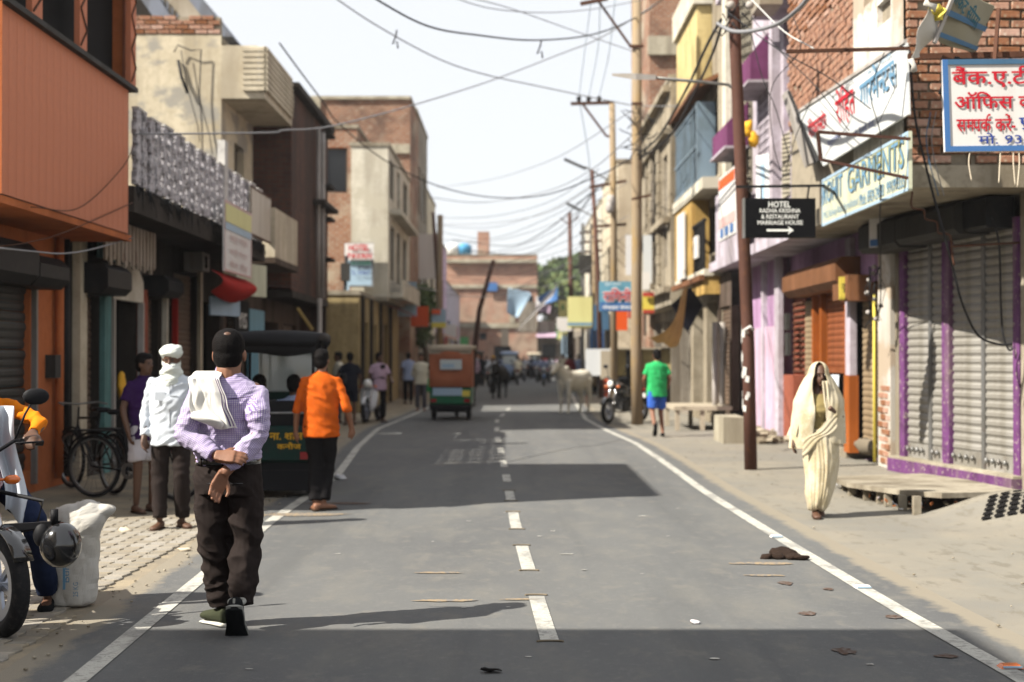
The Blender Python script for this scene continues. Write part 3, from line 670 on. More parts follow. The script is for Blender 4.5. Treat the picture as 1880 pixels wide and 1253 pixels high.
# cream house with cantilevered box balcony
t = thing('cream_house', 'cream plastered upper storey with ribbed box balcony and peeling grey patches', 'building', (-5.53, 27., 0))
b = MB(); facade(b, (-11.5, 27.), V((1, 0, 0)), 5.97, 3.62, 7.66, ((4.1, 4.6, 3.62, 4.55),), .2); facade(b, (-5.53, 27), LU, 3.3, 0, 7.5, ((1.3, 2.3, 3.7, 5.8),), .2); facade(b, (-11.5, 27.), V((1, 0, 0)), 5.97, 0, 3.3)
b.bx(-11.5, -11.3, 27.1, 30.3, 0, 7.6); b.bx(-11.3, -5.6, 30.1, 30.28, 0, 7.6); b.build('wall', 'cream', t)
b = MB(); b.bx(-11.5, -5.5, 27.02, 30.3, 7.502, 7.6); b.build('roof_slab', 'concrete', t)
window(t, (-5.53, 27), LU, 1.3, 2.3, 3.7, 5.8, .2, bars=2)
b = MB(); b.bx(-9, -5.6, 27.9, 27.95, 3.62, 4.6); b.build('interior_shade', 'dark_void', t)  # black sheet painted as the shade inside the niche
b = MB(); b.bx(-5.53, -4.7, 27.0, 30.3, 6.44, 6.56); b.bx(-5.53, -4.85, 27.0, 27.12, 6.56, 7.45); b.bx(-4.82, -4.7, 27.1, 30.3, 6.56, 7.42); b.bx(-5.53, -4.82, 30.18, 30.3, 6.56, 7.4); b.build('box_balcony', 'cream_plain', t)
for k in range(8):
    z = 6.58+.107*k; q = MB(); q.prism([(-5.12, 26.93, z), (-5.12, 26.93, z+.075), (-5.12, 26.99, z+.1), (-5.12, 26.99, z)], (.45, 0, 0)); q.build('rib', 'cream_plain', t)
    q = MB(); e = 3.3-.05*abs(k-3); q.prism([(-4.64, 26.93, z), (-4.64, 26.93, z+.075), (-4.70, 26.93, z+.1), (-4.70, 26.93, z)][::-1], (0, e, 0)); q.build('rib', 'cream_plain', t)
b = MB(); b.bx(-11.4, -5.56, 27.03, 27.22, 7.66, 8.0); b.build('parapet_backing', 'mortar', t)
random.seed(5)
def brick_mesh(k, w=.225, h=.078, d=.05):
    random.seed(k); m = MB(); r = lambda: random.uniform(-.004, .004); e = .008
    A = [(0+r(), 0, r()), (w+r(), 0, r()), (w+r(), 0, h+r()), (r(), 0, h+r())]; B_ = [(x+(e if x < w/2 else -e), -d+r(), z+(e if z < h/2 else -e)) for x, y, z in A]
    m.loft([A, [(x, -d+.012, z) for x, y, z in A], B_], 0, False); return m.mesh('brick', 'brick')
BM = [brick_mesh(k) for k in range(5)]
for j in range(4):
    for i in range(21):
        x = -.25-.24*i-(.12 if j % 2 else 0)
        if random.random() < .06 and j == 3: continue
        inst(random.choice(BM), 'brick', t, (x, .03, 7.67+.088*j), (0, 0, 0))
b = MB(); b.tube([P(326, 110, 26.95), P(332, 140, 26.93), P(343, 170, 26.9)], .03, 6); b.tube([P(318, 95, 26.9), P(325, 82, 26.9), P(350, 92, 26.9), P(368, 90, 26.9), P(365, 170, 26.9), P(370, 230, 26.9), P(372, 330, 26.8)], .013, 5); b.tube([P(331, 92, 26.9), P(340, 150, 26.9), P(362, 230, 26.9), P(366, 260, 26.9)], .009, 5); b.build('cable_bundle', 'wire', t)
t = thing('roof_shed', 'tin clad shed with sloping edges on the flat roof behind the orange building', 'shed', (-7.3, 29.2, 7.7))
y0 = 29.2
b = MB(); b.prism([P(285, -30, y0), P(330, -30, y0), P(398, 66, y0), P(330, 66, y0)][::-1], (0, 3, 0)); b.build('tin_slope', 'tin', t)
for (a, c, w) in (((255, -30), (322, 66), 34), ((335, -30), (412, 66), 26)):
    b = MB(); b.prism([P(a[0]-w/2, a[1], y0-.08), P(a[0]+w/2, a[1], y0-.08), P(c[0]+w/2, c[1], y0-.08), P(c[0]-w/2, c[1], y0-.08)][::-1], (0, 3.1, 0)); b.build('edge_beam', 'roof_blue', t)
for k in range(9): b = MB(); b.bar(P(288+9*k, -20+11*k, y0-.03), P(288+9*k, 66, y0-.03), .03, .03); b.build('seam', 'roof_blue', t)
b = MB(); b.prism([P(240, -20, y0+.4), P(262, -20, y0+.4), P(325, 66, y0+.4), P(240, 66, y0+.4)][::-1], (0, 2, 0)); b.build('gable_shade', 'dark_plaster', t)  # dark block standing in for the unlit hollow under the roof

# dark brick building with pipes
t = thing('dark_brick_building', 'dark soot stained brick building with two pale drainpipes', 'building', (-4.7, 30.4, 0))
b = MB(); facade(b, (-4.72, 30.4), LU, 6.0, 2.95, 7.25, ((3.9, 4.5, 3.6, 6.6),), .3); facade(b, (-10, 30.4), V((1, 0, 0)), 5.28, 3.0, 7.25); b.bx(-10, -9.8, 30.5, 36.4, 0, 7.2); b.bx(-9.8, -4.75, 36.25, 36.38, 0, 7.2); b.build('wall', 'brick_dark', t)
b = MB(); b.bx(-10.1, -4.55, 30.35, 36.5, 7.25, 7.4); b.bx(-10, -4.70, 30.42, 36.4, 2.8, 2.95); b.build('slab', 'dark_plaster', t)
b = MB(); facade(b, (-5.4, 26.6), LU, 9.8, 0, 2.8, ((.4, 1.8, .1, 2.3), (2.1, 3.9, .1, 2.4), (4.3, 6.3, .1, 2.3), (7, 9, .1, 2.3)), .3); b.build('ground_wall', 'brown_plaster', t)
for (a, c, m_) in ((.4, 1.8, 'shutter_brown'), (7, 9, 'shutter_brown')):
    shutter(t, (-5.4, 26.6), LU, a, c, .1, 2.3, m_, .1, -.12)
for (a, c) in ((2.1, 3.9), (4.3, 6.3)): b = MB(); b.bx(-6.4, -6.35, 26.5+a, 26.7+c, 0, 2.6); b.build('doorway', 'dark_void', t)  # black sheets stand for the shaded depth behind the openings
b = MB(); b.bx(-5.35, -5.3, 28.75, 30.45, .4, 2.5); b.build('blue_curtain', 'board_cyan', t)
b = MB(); b.bx(-4.75, -4.68, 34.35, 34.85, 3.55, 6.65); b.build('recess_back', 'window_dark', t)
for y in (33.9, 34.7): b = MB(); b.tube([(-4.62, y, 2.95), (-4.62, y, 7.0)], .055, 8); b.build('drainpipe', 'pipe_white', t)
for z in (7.0, 5.7, 4.9, 3.9): b = MB(); b.bx(-4.7, -4.45, 34.9, 35.8, z, z+.07); b.build('ledge', 'dark_plaster', t)
b = MB(); b.bx(-4.7, -4.42, 33.6, 36.2, 5.15, 5.25); b.build('ledge', 'dark_plaster', t)
t = thing('cream_balcony', 'cream street balcony box below the dark brick wall', 'balcony', (-4.5, 26.7, 3.4))
b = MB(); b.bx(-4.55, -4.47, 26.8, 29.6, 3.4, 4.34); b.bx(-5.35, -4.55, 26.8, 26.9, 3.4, 4.34); b.bx(-5.35, -4.55, 29.5, 29.6, 3.4, 4.34); b.build('parapet', 'cream_plain', t)
b = MB(); b.bx(-5.4, -4.45, 26.75, 29.65, 3.28, 3.4); b.build('floor_slab', 'brown_plaster', t)

# street signs of the left side
def panel(name, label, O, u, w, z0, z1, m, rim=None, th=.03, group=None, rimw=.035):
    u = V(u).normalized(); n = u.cross(V((0, 0, 1))); O3 = V((O[0], O[1], 0)); t = thing(name, label, 'sign', O3+V((0, 0, z0)), 0, group)
    b = MB(); b.ob(O3, u, n, 0, w, -th, 0, z0, z1); b.build('board', m, t)
    if rim:
        b = MB(); k = rimw
        b.ob(O3, u, n, 0, w, .0, .006, z0, z0+k); b.ob(O3, u, n, 0, w, .0, .006, z1-k, z1); b.ob(O3, u, n, 0, k, .0, .006, z0+k, z1-k); b.ob(O3, u, n, w-k, w, .0, .006, z0+k, z1-k); b.build('border', rim, t)
    return t
t = panel('shop_sign', 'tall pale pink shop sign with yellow and blue head beside the parapet', (-4.42, 21.85), LU, 2.25, 2.85, 3.95, 'board_white', 'board_pink')
b = MB(); b.ob((-4.42, 21.85, 0), LU, V((1, 0, 0)), .05, 2.2, .007, .011, 3.62, 3.9); b.build('yellow_band', 'board_lemon', t)
b = MB(); b.ob((-4.42, 21.85, 0), LU, V((1, 0, 0)), .05, 2.2, .007, .011, 3.5, 3.61); b.build('blue_band', 'board_ltblue', t)
for k, s in enumerate(('वस्त्र भण्डार', 'साड़ी सेन्टर', 'मेन रोड')): letter(t, s, (-4.408, 22.2, 3.3-.19*k), LU, 1.5, .13, 'board_pink', .01)
b = grid(lambda u, v: V((-4.6+.22*math.sin(v*PI), 21.6+2.9*u, 2.86-.34*v-.12*math.sin(u*PI)*v)), 14, 6); o = cloth_obj(b, 'hanging_cloth', 'cloth_red', None); tag(o, 'dark red cloth sagging under the pale pink sign', 'cloth')
t = panel('rusty_sign', 'rust streaked blank metal sign at the end of the parapet', (-4.55, 24.75), LU, 2.1, 3.65, 4.52, 'board_rusty', 'rust')
t = panel('small_sign', 'faded green and yellow sign under the cream balcony', (-4.85, 25.0), V((.25, 1, 0)), 1.3, 2.62, 3.2, 'board_green')
t = panel('painted_sign', 'black shop sign with hand painted white letters', (-5.25, 26.9), LU, 1.5, 1.95, 2.62, 'board_black')
letter(t, 'YIS', (-5.245, 27.2, 2.08), LU, .9, .3, 'ink_white', .02)
t = panel('small_sign', 'small pale blue sign hanging over the dark shopfronts', (-4.85, 22.9), V((.3, 1, 0)), 1.0, 2.2, 2.5, 'board_ltblue'); letter(t, 'किराना', (-4.83, 23.0, 2.28), V((.3, 1, 0)), .7, .16, 'ink_white', .01)
t = panel('small_sign', 'dark green painted board in the shade under the orange overhang', (-5.2, 17.9), LU, 1.1, 2.78, 3.12, 'teal_wall')

# tall brick block and white wing
block('brick_block', 'tall unplastered brick block with concrete bands behind the white house', 'building', -3.75, 52.3, 57, 0, 11.0, 'brick_mass', -1, 9)
t = thing('concrete_band', 'pale concrete beams across the tall brick block', 'beam', (-3.75, 52.3, 8))
b = MB(); b.bx(-12, -3.76, 52.2, 52.298, 9.0, 9.35); b.bx(-7.3, -7.05, 52.2, 52.298, 9.35, 11); b.bx(-12, -3.76, 52.2, 52.298, 11.0, 11.12); b.build('beam', 'concrete_pale', t)
t = block('brick_house', 'lower weathered plastered brick house left of the white wing', 'building', -4.8, 44, 50, 0, 8.6, 'brick_mass', -1, 7, ch=((.3, 1.1, 6.6, 8.0),))
t = block('white_house', 'sunlit white house with shaded window side above the tan shopfront', 'building', -3.75, 43, 52, 3.34, 7.9, 'white_wall', -1, 1.12, sh=((.8, 2.4, 3.9, 5.6), (3.2, 4.8, 3.9, 5.6), (5.8, 7.6, 3.9, 5.6), (.6, 2.2, 6.4, 7.6), (3.4, 4.6, 6.4, 7.6), (6, 8, 6.4, 7.6)), win=dict(fm='grey_plaster', bars=1))
b = MB(); b.bx(-3.75, -3.35, 43.6, 51.6, 3.34, 3.5); b.bx(-3.42, -3.35, 43.6, 51.6, 3.5, 3.9); b.bx(-3.75, -3.4, 43.6, 51.6, 5.9, 6.05); b.build('balcony', 'white_wall', t)
t = block('tan_shopfront', 'tan ground floor shopfront with dark posts under the white house', 'shop', -4.15, 38.5, 52, 0, 3.2, 'tan_wall', -1, 5, sh=((.8, 2.6, .2, 2.5), (3.4, 5.2, .2, 2.5), (6.4, 9, .2, 2.6)), win=dict(pm='shutter_tan', fm='tan_wall'))
b = MB(); [b.bx(-4.15, -4.05, y, y+.12, 0, 3.2) for y in (39, 41.4, 44.4, 48)]; b.build('post', 'dark_plaster', t)
block('grey_house', 'grimy grey house with cream balcony columns beyond the brick block', 'building', -3.85, 57.1, 64.5, 0, 11.4, 'grey_plaster', -1, 5, sh=((.8, 2.6, 4, 6.2), (3.6, 6.4, 4, 6.2), (.8, 2.6, 7.4, 9.4), (3.6, 6.4, 7.4, 9.4)), win=dict(fm='white_wall'))
block('cream_far_house', 'narrow cream house beyond the leaning pole', 'building', -4.0, 64.6, 74, 0, 9.3, 'cream_plain', -1, 5, sh=((1, 3, 4, 6), (5, 8, 4, 6), (1, 8, .2, 2.6)))
block('pink_far_house', 'pink far house with a purple door beside the red brick building', 'building', -4.05, 74.1, 88, 0, 8.0, 'pink', -1, 5, sh=((1, 4, 4, 6), (6, 10, 4, 6), (1, 11, .2, 2.8)))
block('low_far_house', 'low far shop row in shade at the end of the left side', 'building', -4.3, 88.1, 117, 0, 6.4, 'lilac_white', -1, 5, sh=((1, 6, .2, 2.8), (8, 14, .2, 2.8), (16, 26, .2, 2.8)))
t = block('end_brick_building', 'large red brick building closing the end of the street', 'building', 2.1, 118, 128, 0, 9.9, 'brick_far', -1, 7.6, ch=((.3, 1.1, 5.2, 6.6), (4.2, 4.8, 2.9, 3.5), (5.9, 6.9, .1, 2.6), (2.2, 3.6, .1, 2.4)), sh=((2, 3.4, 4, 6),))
b = MB(); b.bx(-5.5, 2.08, 117.8, 117.99, 3.9, 4.3); b.bx(-5.5, 2.08, 117.8, 117.99, 7.2, 7.5); b.bx(-.2, .25, 117.78, 117.97, 4.3, 7.2); b.bx(-5.5, 2.1, 117.5, 117.99, 9.3, 9.6); b.build('band', 'concrete_pale', t)
b = MB(); b.bx(-2.9, -1.9, 119, 121, 10.02, 12.); b.build('chimney', 'brick_far', t)
for (px, m_, lb) in ((832, 'tank_white', 'white rooftop water tank at the street end'), (853, 'tank_blue', 'blue rooftop water tank beside the white one')):
    p = P(px, 476, 119); b = MB(); b.ells([(p.x, p.y, 10.02, .55, .55), (p.x, p.y, 10.6, .6, .6), (p.x, p.y, 10.8, .58, .58), (p.x, p.y, 11.0, .25, .25)], 14); solo(b, 'water_tank', m_, lb, 'water tank', (p.x, p.y, 10.02))
t = thing('blue_sign', 'tiny blue board on the end brick wall', 'sign', P(902, 527, 117.7)); b = MB(); p = P(902, 527, 117.7); b.bx(p.x-.5, p.x+.5, p.y-.1, p.y, p.z-.35, p.z+.35); b.build('board', 'board_blue', t)
# ------------------------------------------------------------ right side
NX = V((-1, 0, 0))
# near brick building with upper storey built out over the shutters
t = thing('brick_shop_building', 'brick building with upper storey jutting over purple framed grey shutters', 'building', (4.3, 15.4, 0))
b = MB()
facade(b, (4.33, 22.0), RU, 6.57, 3.6, 8.2, ((.9, 1.0, 5.0, 5.1),), .1); facade(b, (4.33, 15.43), V((1, 0, 0)), 5.5, 3.6, 8.2, (), .1); b.bx(9.7, 9.83, 15.5, 22, 0, 8.2); b.bx(4.4, 9.7, 21.85, 22, 3.4, 8.2)
b.build('wall', 'mortar', t)
b = MB(); b.bx(4.28, 9.9, 15.36, 22.05, 3.36, 3.6); b.bx(4.28, 9.9, 15.36, 22.05, 8.2, 8.34); b.build('floor_slab', 'concrete', t)
# bricks: end wall first, then the street wall from the near side; the rest is one mass
random.seed(21); cnt = 0; rest = MB(); pitch = .098
def lay(x, y, z, rz, l=.235):
    global cnt
    if random.random() < .025: return
    if cnt < 300:
        inst(random.choice(BM), 'brick', t, V((x, y, z))-t.location+V((0, 0, random.uniform(-.004, .004))), (0, 0, rz+random.uniform(-.01, .01)), (l/.235, random.uniform(.8, 1.2), 1.03)); cnt += 1
    else:
        u = V((math.cos(rz), math.sin(rz), 0)); n = V((math.sin(rz), -math.cos(rz), 0)); rest.ob((x, y, z), u, n, 0, l*.94, 0, random.uniform(.03, .055), 0, .08)
for j in range(20):
    z = 3.63+pitch*j; x = 4.285-(.12 if j % 2 else 0)*0
    lay(4.285, 15.43, z, 0, .12 if j % 2 else .235); x = 4.285+(.135 if j % 2 else .25)
    while x < 5.75: lay(x, 15.43, z, 0); x += .25
for j in range(36, 13, -1):
    z = 3.63+pitch*j; y = 17.72+(.12 if j % 2 else 0)
    while y < 21.9:
        if not (4.9 < z < 5.4 and y < 17.7): lay(4.33, y+.235, z, -PI/2)
        y += .25
for j in range(20, 46):
    z = 3.63+pitch*j; x = 4.285+(.12 if j % 2 else 0)
    while x < 8 and j < 46: lay(x, 15.43, z, 0); x += .25
if rest.v: struct(rest, 'brick', 'brick', 'stuff', t)
b = MB(); facade(b, (4.262, 17.72), RU, 2.27, 3.62, 8.2, ((.55, .95, 5.75, 5.95), (1.15, 1.75, 5.35, 5.62), (1.3, 1.75, 6.1, 6.3)), .1); crumple(b, .006, 9); b.build('plaster_patch', 'white_plaster', t)
for (a, c, z0, z1) in ((.55, .95, 5.75, 5.95), (1.15, 1.75, 5.35, 5.62), (1.3, 1.75, 6.1, 6.3)):
    b = MB(); b.ob((4.262, 17.72, 0), RU, NX, a+.01, c-.01, -.14, -.10, z0+.01, z1-.01); b.build('slot_void', 'dark_void', t)
b = MB(); b.bx(4.16, 4.25, 17.55, 17.95, 6.6, 8.1); crumple(b, .04, 6); b.build('broken_edge', 'white_plaster', t)
for (x, y) in ((4.95, 15.38),): b = MB(); b.tube([(x, y, 3.6), (x, y, 5.5)], .018, 6); b.build('thin_pipe', 'rust', t)
# ground floor on a slightly skewed line
A0 = V((5.2, 19.3, 0)); B0 = V((5.67, 16.0, 0)); RS = (B0-A0).normalized(); NS = RS.cross(V((0, 0, 1)))
def apx(px): r = (px-940)/F; return (19.3*r-5.2)/(.141+.99*r)
SA = [('purple', 1655, 1664), ('slat', 1664, 1704), ('rail', 1704, 1709), ('slat', 1709, 1732), ('purple', 1733, 1746), ('slat', 1747, 1801), ('rail', 1801, 1807), ('slat', 1807, 1861), ('purple', 1864, 1876)]
b = MB(); b.ob(A0, RS, NS, .05, 3.5, -.35, -.3, 0, 3.36); b.ob(A0, RS, NS, -.0, .12, -.3, .0, 0, 3.36); b.ob(A0, RS, NS, 3.5, 3.9, -.35, .03, 0, 3.36); b.build('ground_wall', 'concrete', t)
for k, a, c in SA:
    a, c = apx(a), apx(c)
    if k == 'purple': b = MB(); b.ob(A0, RS, NS, a, c, -.08, .03, .2, 3.1); b.build('purple_post', 'purple_paint', t)
    elif k == 'rail': b = MB(); b.ob(A0, RS, NS, a, c, -.05, .0, .2, 3.0); b.build('shutter_rail', 'steel', t)
    else:
        shutter(t, A0, RS, a, c, .38, 3.02, 'shutter_grey', .104, -.035, proud=.018)
        b = MB(); b.ob(A0, RS, NS, a, c, -.06, -.02, .2, .385); b.build('bottom_plate', 'shutter_grey', t)
        n = max(2, int((c-a)/.16))
        for i in range(n):
            q = MB(); p = A0+RS*(a+.08+(c-a-.1)*i/n)+NS*.02+V((0, 0, .31)); q.tube([p+V((0, 0, .04)), p, p-V((0, 0, .03))], [.012, .03, .012], 6); q.build('padlock', 'steel', t)
b = MB(); b.ob(A0, RS, NS, .1, 3.52, -.3, .16, 0, .17); b.build('plinth', 'purple_paint', t)
b = MB(); b.ob(A0, RS, NS, .1, 3.52, -.3, .14, .17, .2); b.build('plinth_top', 'concrete_pale', t)
hood('shutter_box', t, A0, RS, -.2, 1.02, .44, 2.93, 3.34, 'hood_grey', .06); hood('shutter_box', t, A0, RS, 1.05, 2.72, .44, 2.96, 3.34, 'hood_grey', .06)
hood('shutter_box', t, A0, RS, 2.74, 3.3, .34, 2.98, 3.34, 'black_paint', .03)
# pillar and narrow shops
b = MB(); b.bx(5.15, 5.6, 19.35, 20.0, .0, 3.36); crumple(b, .01, 4); b.build('pillar', 'white_plaster', t)
for j in range(11):
    for i in range(2): inst(random.choice(BM), 'brick', t, V((5.18+random.uniform(-.01, .015), 19.60+.24*i+(.1 if j % 2 else 0), .05+.1*j))-t.location, (0, 0, -PI/2))
b = MB(); b.tube([(5.1, 20.02, .05), (5.1, 20.02, 2.4)], .022, 6); b.build('yellow_pipe', 'board_yellow', t)
b = MB(); facade(b, (5.25, 30.0), RU, 10., 0, 3.36, ((.2, 9.95, 0, 2.6),), .3); b.build('ground_wall', 'lavender', t)
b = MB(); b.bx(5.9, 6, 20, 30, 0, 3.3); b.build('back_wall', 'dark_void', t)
shutter(t, (5.2, 21.1), RU, .05, 1.0, .28, 2.35, 'shutter_tan', .095, -.0)
random.seed(4); b = MB(); b.ball((5.12, 20.6, .24), (.09, .55, .1), 14, 7); crumple(b, .05, 5); b.build('caked_mud', 'soil', t)
b = MB(); b.bx(4.8, 5.25, 20.25, 20.75, 2.33, 2.70); b.build('rusty_box', 'hood_brown', t)
b = MB(); b.bx(5.02, 5.12, 21.12, 21.42, 1.25, 3.3); b.build('white_post', 'lilac_white', t)
b = MB(); b.bx(5.0, 5.14, 21.1, 21.44, .1, 1.25); b.build('orange_post', 'orange_door', t)
shutter(t, (5.15, 23.2), RU, .05, 1.72, 1.36, 2.55, 'shutter_orange', .1, 0)
b = MB(); b.bx(5.12, 5.17, 21.45, 23.15, 1.27, 1.36); b.build('shutter_foot', 'shutter_orange', t)
for y in (21.5, 23.25, 23.85): b = MB(); b.bx(5.05, 5.15, y, y+.12, 0, 2.55); b.build('door_post', 'orange_door', t)
b = MB(); b.bx(5.2, 5.25, 23.4, 23.85, 0, 2.5); b.build('orange_door', 'orange_door', t)
b = MB(); b.bx(5.04, 5.9, 21.45, 23.3, 0, .14); b.build('sill_step', 'concrete', t)
shutter(t, (5.15, 25.0), RU, .05, 1.0, .9, 2.5, 'shutter_tan', .095, 0); b = MB(); b.bx(5.15, 5.2, 24, 25, 0, .9); b.build('low_wall', 'maroon_wall', t)
for k in range(14): b = MB(); b.bx(5.13, 5.16, 25.1, 26.0, 1.25+.11*k, 1.29+.11*k); b.build('grille_bar', 'rust', t)
b = MB(); b.bx(5.17, 5.2, 25.05, 26.05, 1.2, 2.85); b.build('grille_back', 'maroon_wall', t)
b = MB(); b.bx(4.95, 5.2, 25.05, 27.0, 0, 1.2); b.build('low_wall', 'maroon_wall', t)
hood('shutter_box', t, (5.15, 24.9), RU, 0, 4.1, .42, 2.55, 3.0, 'hood_brown', .1)
b = MB(); b.bx(5.1, 5.17, 20.0, 26.3, 2.6, 3.36); b.build('lavender_band', 'lavender', t)
b = MB(); b.bx(4.95, 5.2, 26.3, 29.5, .12, 3.36); b.build('lavender_wall', 'lavender', t)
for (y0, y1) in ((25.95, 26.35), (27.55, 27.75), (29.25, 29.5)): b = MB(); b.bx(4.86, 4.95, y0, y1, .0, 3.36); b.build('pilaster', 'lilac_white', t)
b = MB(); b.bx(4.9, 4.95, 26.35, 29.25, .1, 2.1); b.build('sunlit_panel', 'pink', t)  # paler pink paints in the sunlit lower part of the lavender wall
b = MB(); b.bx(4.88, 4.95, 25.25, 25.45, 1.55, 1.95); b.bx(4.88, 4.95, 25.3, 25.5, 2.0, 2.3); b.build('switch_box', 'hood_grey', t)
# white cloth and goods inside the half open shutter
b = grid(lambda u, v: V((5.0+.03*math.sin(u*9), 21.75+.62*u+.07*math.sin(v*3), .25+1.0*v)), 8, 10); o = cloth_obj(b, 'white_sheet', 'cloth_white', None); tag(o, 'white sheet hanging under the half open orange shutter', 'cloth')

# signs of the near building
t = thing('bank_sign', 'white sign with blue border and red Hindi lettering hung from an iron bar', 'sign', (3.63, 12.0, 3.25))
sx = V((1, 0, .012)).normalized(); O = V((3.66, 12.0, 3.26)); n_ = V((0, -1, 0)); up = V((-.03, 0, 1)).normalized()
def sb(a, c, z0, z1, y0, y1, m, nm, par=t):
    q = MB(); pts = [O+sx*a+up*z0, O+sx*c+up*z0, O+sx*c+up*z1, O+sx*a+up*z1]; q.prism([p+V((0, y0, 0)) for p in pts], (0, y1-y0, 0)); return q.build(nm, m, par)
sb(0, 1.34, 0, .78, 0, .04, 'board_white', 'board')
sb(0, .045, 0, .78, -.012, -.002, 'board_blue', 'border'); sb(.045, 1.34, 0, .045, -.012, -.002, 'board_blue', 'border'); sb(.045, 1.34, .735, .78, -.012, -.002, 'board_steel', 'border'); sb(1.295, 1.34, .045, .735, -.012, -.002, 'board_blue', 'border')
def L4(s, x, z, w, h, m, bo=.035): letter(t, s, O+sx*x+up*z+V((0, -.004, 0)), sx, w, h, m, bo, up)
L4('बैंक.ए.टी.एम', .075, .535, .98, .185, 'ink_red'); L4('ऑिफस की जगह', .09, .335, 1.12, .17, 'ink_red'); L4('स~मपक^ करें-', .10, .165, .50, .15, 'ink_red'); L4('पु~षपा से', .63, .165, .55, .15, 'ink_blue'); L4('मो. 9336038', .28, .06, .78, .095, 'ink_blue', .02)
t = thing('sign_bar', 'long rusty iron bar carrying the bank sign across the brick corner', 'iron bar', (3.3, 12.3, 4.1))
b = MB(); b.bar(P(1668, 104, 12.35), P(1990, 97, 12.1), .05, .05); b.build('bar', 'rust', t)
b = MB(); b.bar(P(1836, 15, 12.2), P(1828, 112, 12.1), .03, .03); b.build('hanger', 'rust', t); b = MB(); b.bar(P(1760, 104, 12.1), P(1728, 172, 12.3), .045, .02); b.build('brace', 'black_paint', t); b = MB(); b.bar(P(1730, 104, 12.1), P(1765, 118, 12.1), .03, .03); b.build('hanger', 'rust', t); b = MB(); b.bar(P(1990, 97, 12.1), (6.2, 15.4, 4.2), .05, .05); b.build('bar', 'rust', t)
t = thing('long_bar', 'thin dark iron bar jutting out over the slanted banner', 'iron bar', P(1560, 95, 15.3))
b = MB(); b.bar(P(1445, 94, 14.6), P(1672, 88, 14.7), .035, .035); b.build('bar', 'rust', t)
t = thing('iron_frame', 'rusty angle iron frame in front of the green sign', 'iron frame', P(1505, 245, 15.1))
for a, c in (((1502, 242), (1672, 255)), ((1502, 242), (1508, 293)), ((1508, 293), (1668, 327))): b = MB(); b.bar(P(*a, 14.6), P(*c, 14.7), .035 if a[1] < 293 else .02, .03); b.build('frame_bar', 'pole_brown', t)
# slanted banner on the street face
def quadsign(name, label, pts, m, th=.03):
    t = thing(name, label, 'sign', pts[0]); b = MB(); b.prism(pts, (pts[1]-pts[0]).cross(pts[3]-pts[0]).normalized()*-th); b.build('board', m, t); return t
c0, c1, c2, c3 = P(1512, 305, 18.6), P(1668, 210, 14.75), P(1664, 78, 14.85), P(1466, 208, 19.8)
t = quadsign('banner', 'long slanted white banner with red and blue Hindi lettering', [c0, c1, c2, c3], 'board_banner')
uu = (c1-c0).normalized(); vv = (c3-c0); vv = (vv-uu*vv.dot(uu)).normalized(); 
def bl(s, fu, fv, w, h, m, bo=.03):
    Ob = c0+(c1-c0)*fu+((c3-c0)*(1-fu)+(c2-c1)*fu)*fv; L_ = (c1-c0).length
    letter(t, s, Ob, (c1-c0).normalized()+V((0, 0, .0)), w*L_, h, m, bo, V((-.12*(1-fu), .2*(1-fu), 1)).normalized(), off=.008)
bl('मेिडकल स्टोर'.replace('स्ट', '~सट'), .0, .50, .27, .26, 'ink_red'); bl('रोिहत', .32, .36, .24, .50, 'ink_red', .02); bl('गारमे~न~टस'.replace('~टस', 'ट~स'), .59, .46, .38, .40, 'ink_steel', .03); bl('कपड़े की दुकान', .36, .86, .28, .07, 'ink_black', 0); bl('मो. रेलवे रोड', .45, .12, .24, .09, 'ink_blue', 0); bl('फ़र्रुखाबाद'.replace('र्र', 'र'), .15, .20, .18, .09, 'ink_blue', 0); bl('कपड़े साड़ी', .70, .88, .26, .06, 'ink_steel', 0)
b = MB(); b.bar(c3+V((0, 0, .02)), c2+V((0, 0, .02)), .04, .04); b.build('top_tube', 'pipe_white', t)
t = panel('green_sign', 'pale green garments sign half in shade above the lavender wall', (4.12, 18.86), RU, 4.1, 3.255, 3.875, 'board_green', 'board_ltblue', .04)
letter(t, 'ROHIT', (4.115, 18.78, 3.53), RU, 1.1, .29, 'ink_steel', .015); letter(t, 'GARMENTS', (4.115, 17.42, 3.53), RU, 2.5, .31, 'ink_gold', .03); letter(t, 'GARMENTS', (4.11, 17.39, 3.515), RU, 2.5, .31, 'ink_steel', .0)
letter(t, 'M.G. Railway Road, Farrukhabad', (4.115, 18.75, 3.31), RU, 1.85, .13, 'ink_steel', .01); letter(t, 'Mob. 8924 24580', (4.115, 16.8, 3.31), RU, 1.1, .14, 'ink_steel', .015); letter(t, '99199333', (4.115, 15.6, 3.31), RU, .72, .14, 'ink_steel', .015)
t = thing('white_awning_sign', 'white lightbox panel seen edge on beside the banner', 'sign', P(1480, 250, 20.5)); b = MB(); b.prism([P(1441, 168, 20.6), P(1449, 164, 20.2), P(1500, 295, 19.2), P(1484, 303, 19.8)], (.03, .35, 0)); b.build('board', 'pipe_white', t); b = MB(); b.prism([P(1449, 164, 20.15), P(1453, 168, 20.1), P(1504, 293, 19.1), P(1500, 297, 19.1)], (.03, .3, 0)); b.build('edge', 'black_paint', t)
t = panel('small_shop_sign', 'small white sign with blue foot under the green sign', (4.75, 18.9), V((.6, -.8, 0)), .62, 2.98, 3.36, 'board_white'); b = MB(); b.ob((4.75, 18.9, 0), V((.6, -.8, 0)), V((-.8, -.6, 0)), .02, .6, .006, .01, 2.99, 3.08); b.build('blue_band', 'board_blue', t)
t = thing('hotel_sign', 'black hotel signboard with white lettering and an arrow', 'sign', P(1368, 437, 17.3)); O = P(1368, 436, 17.3); k = 17.3/F
b = MB(); b.bx(O.x, O.x+130*k, 17.3, 17.42, O.z, O.z+72*k); b.build('board', 'board_black', t)
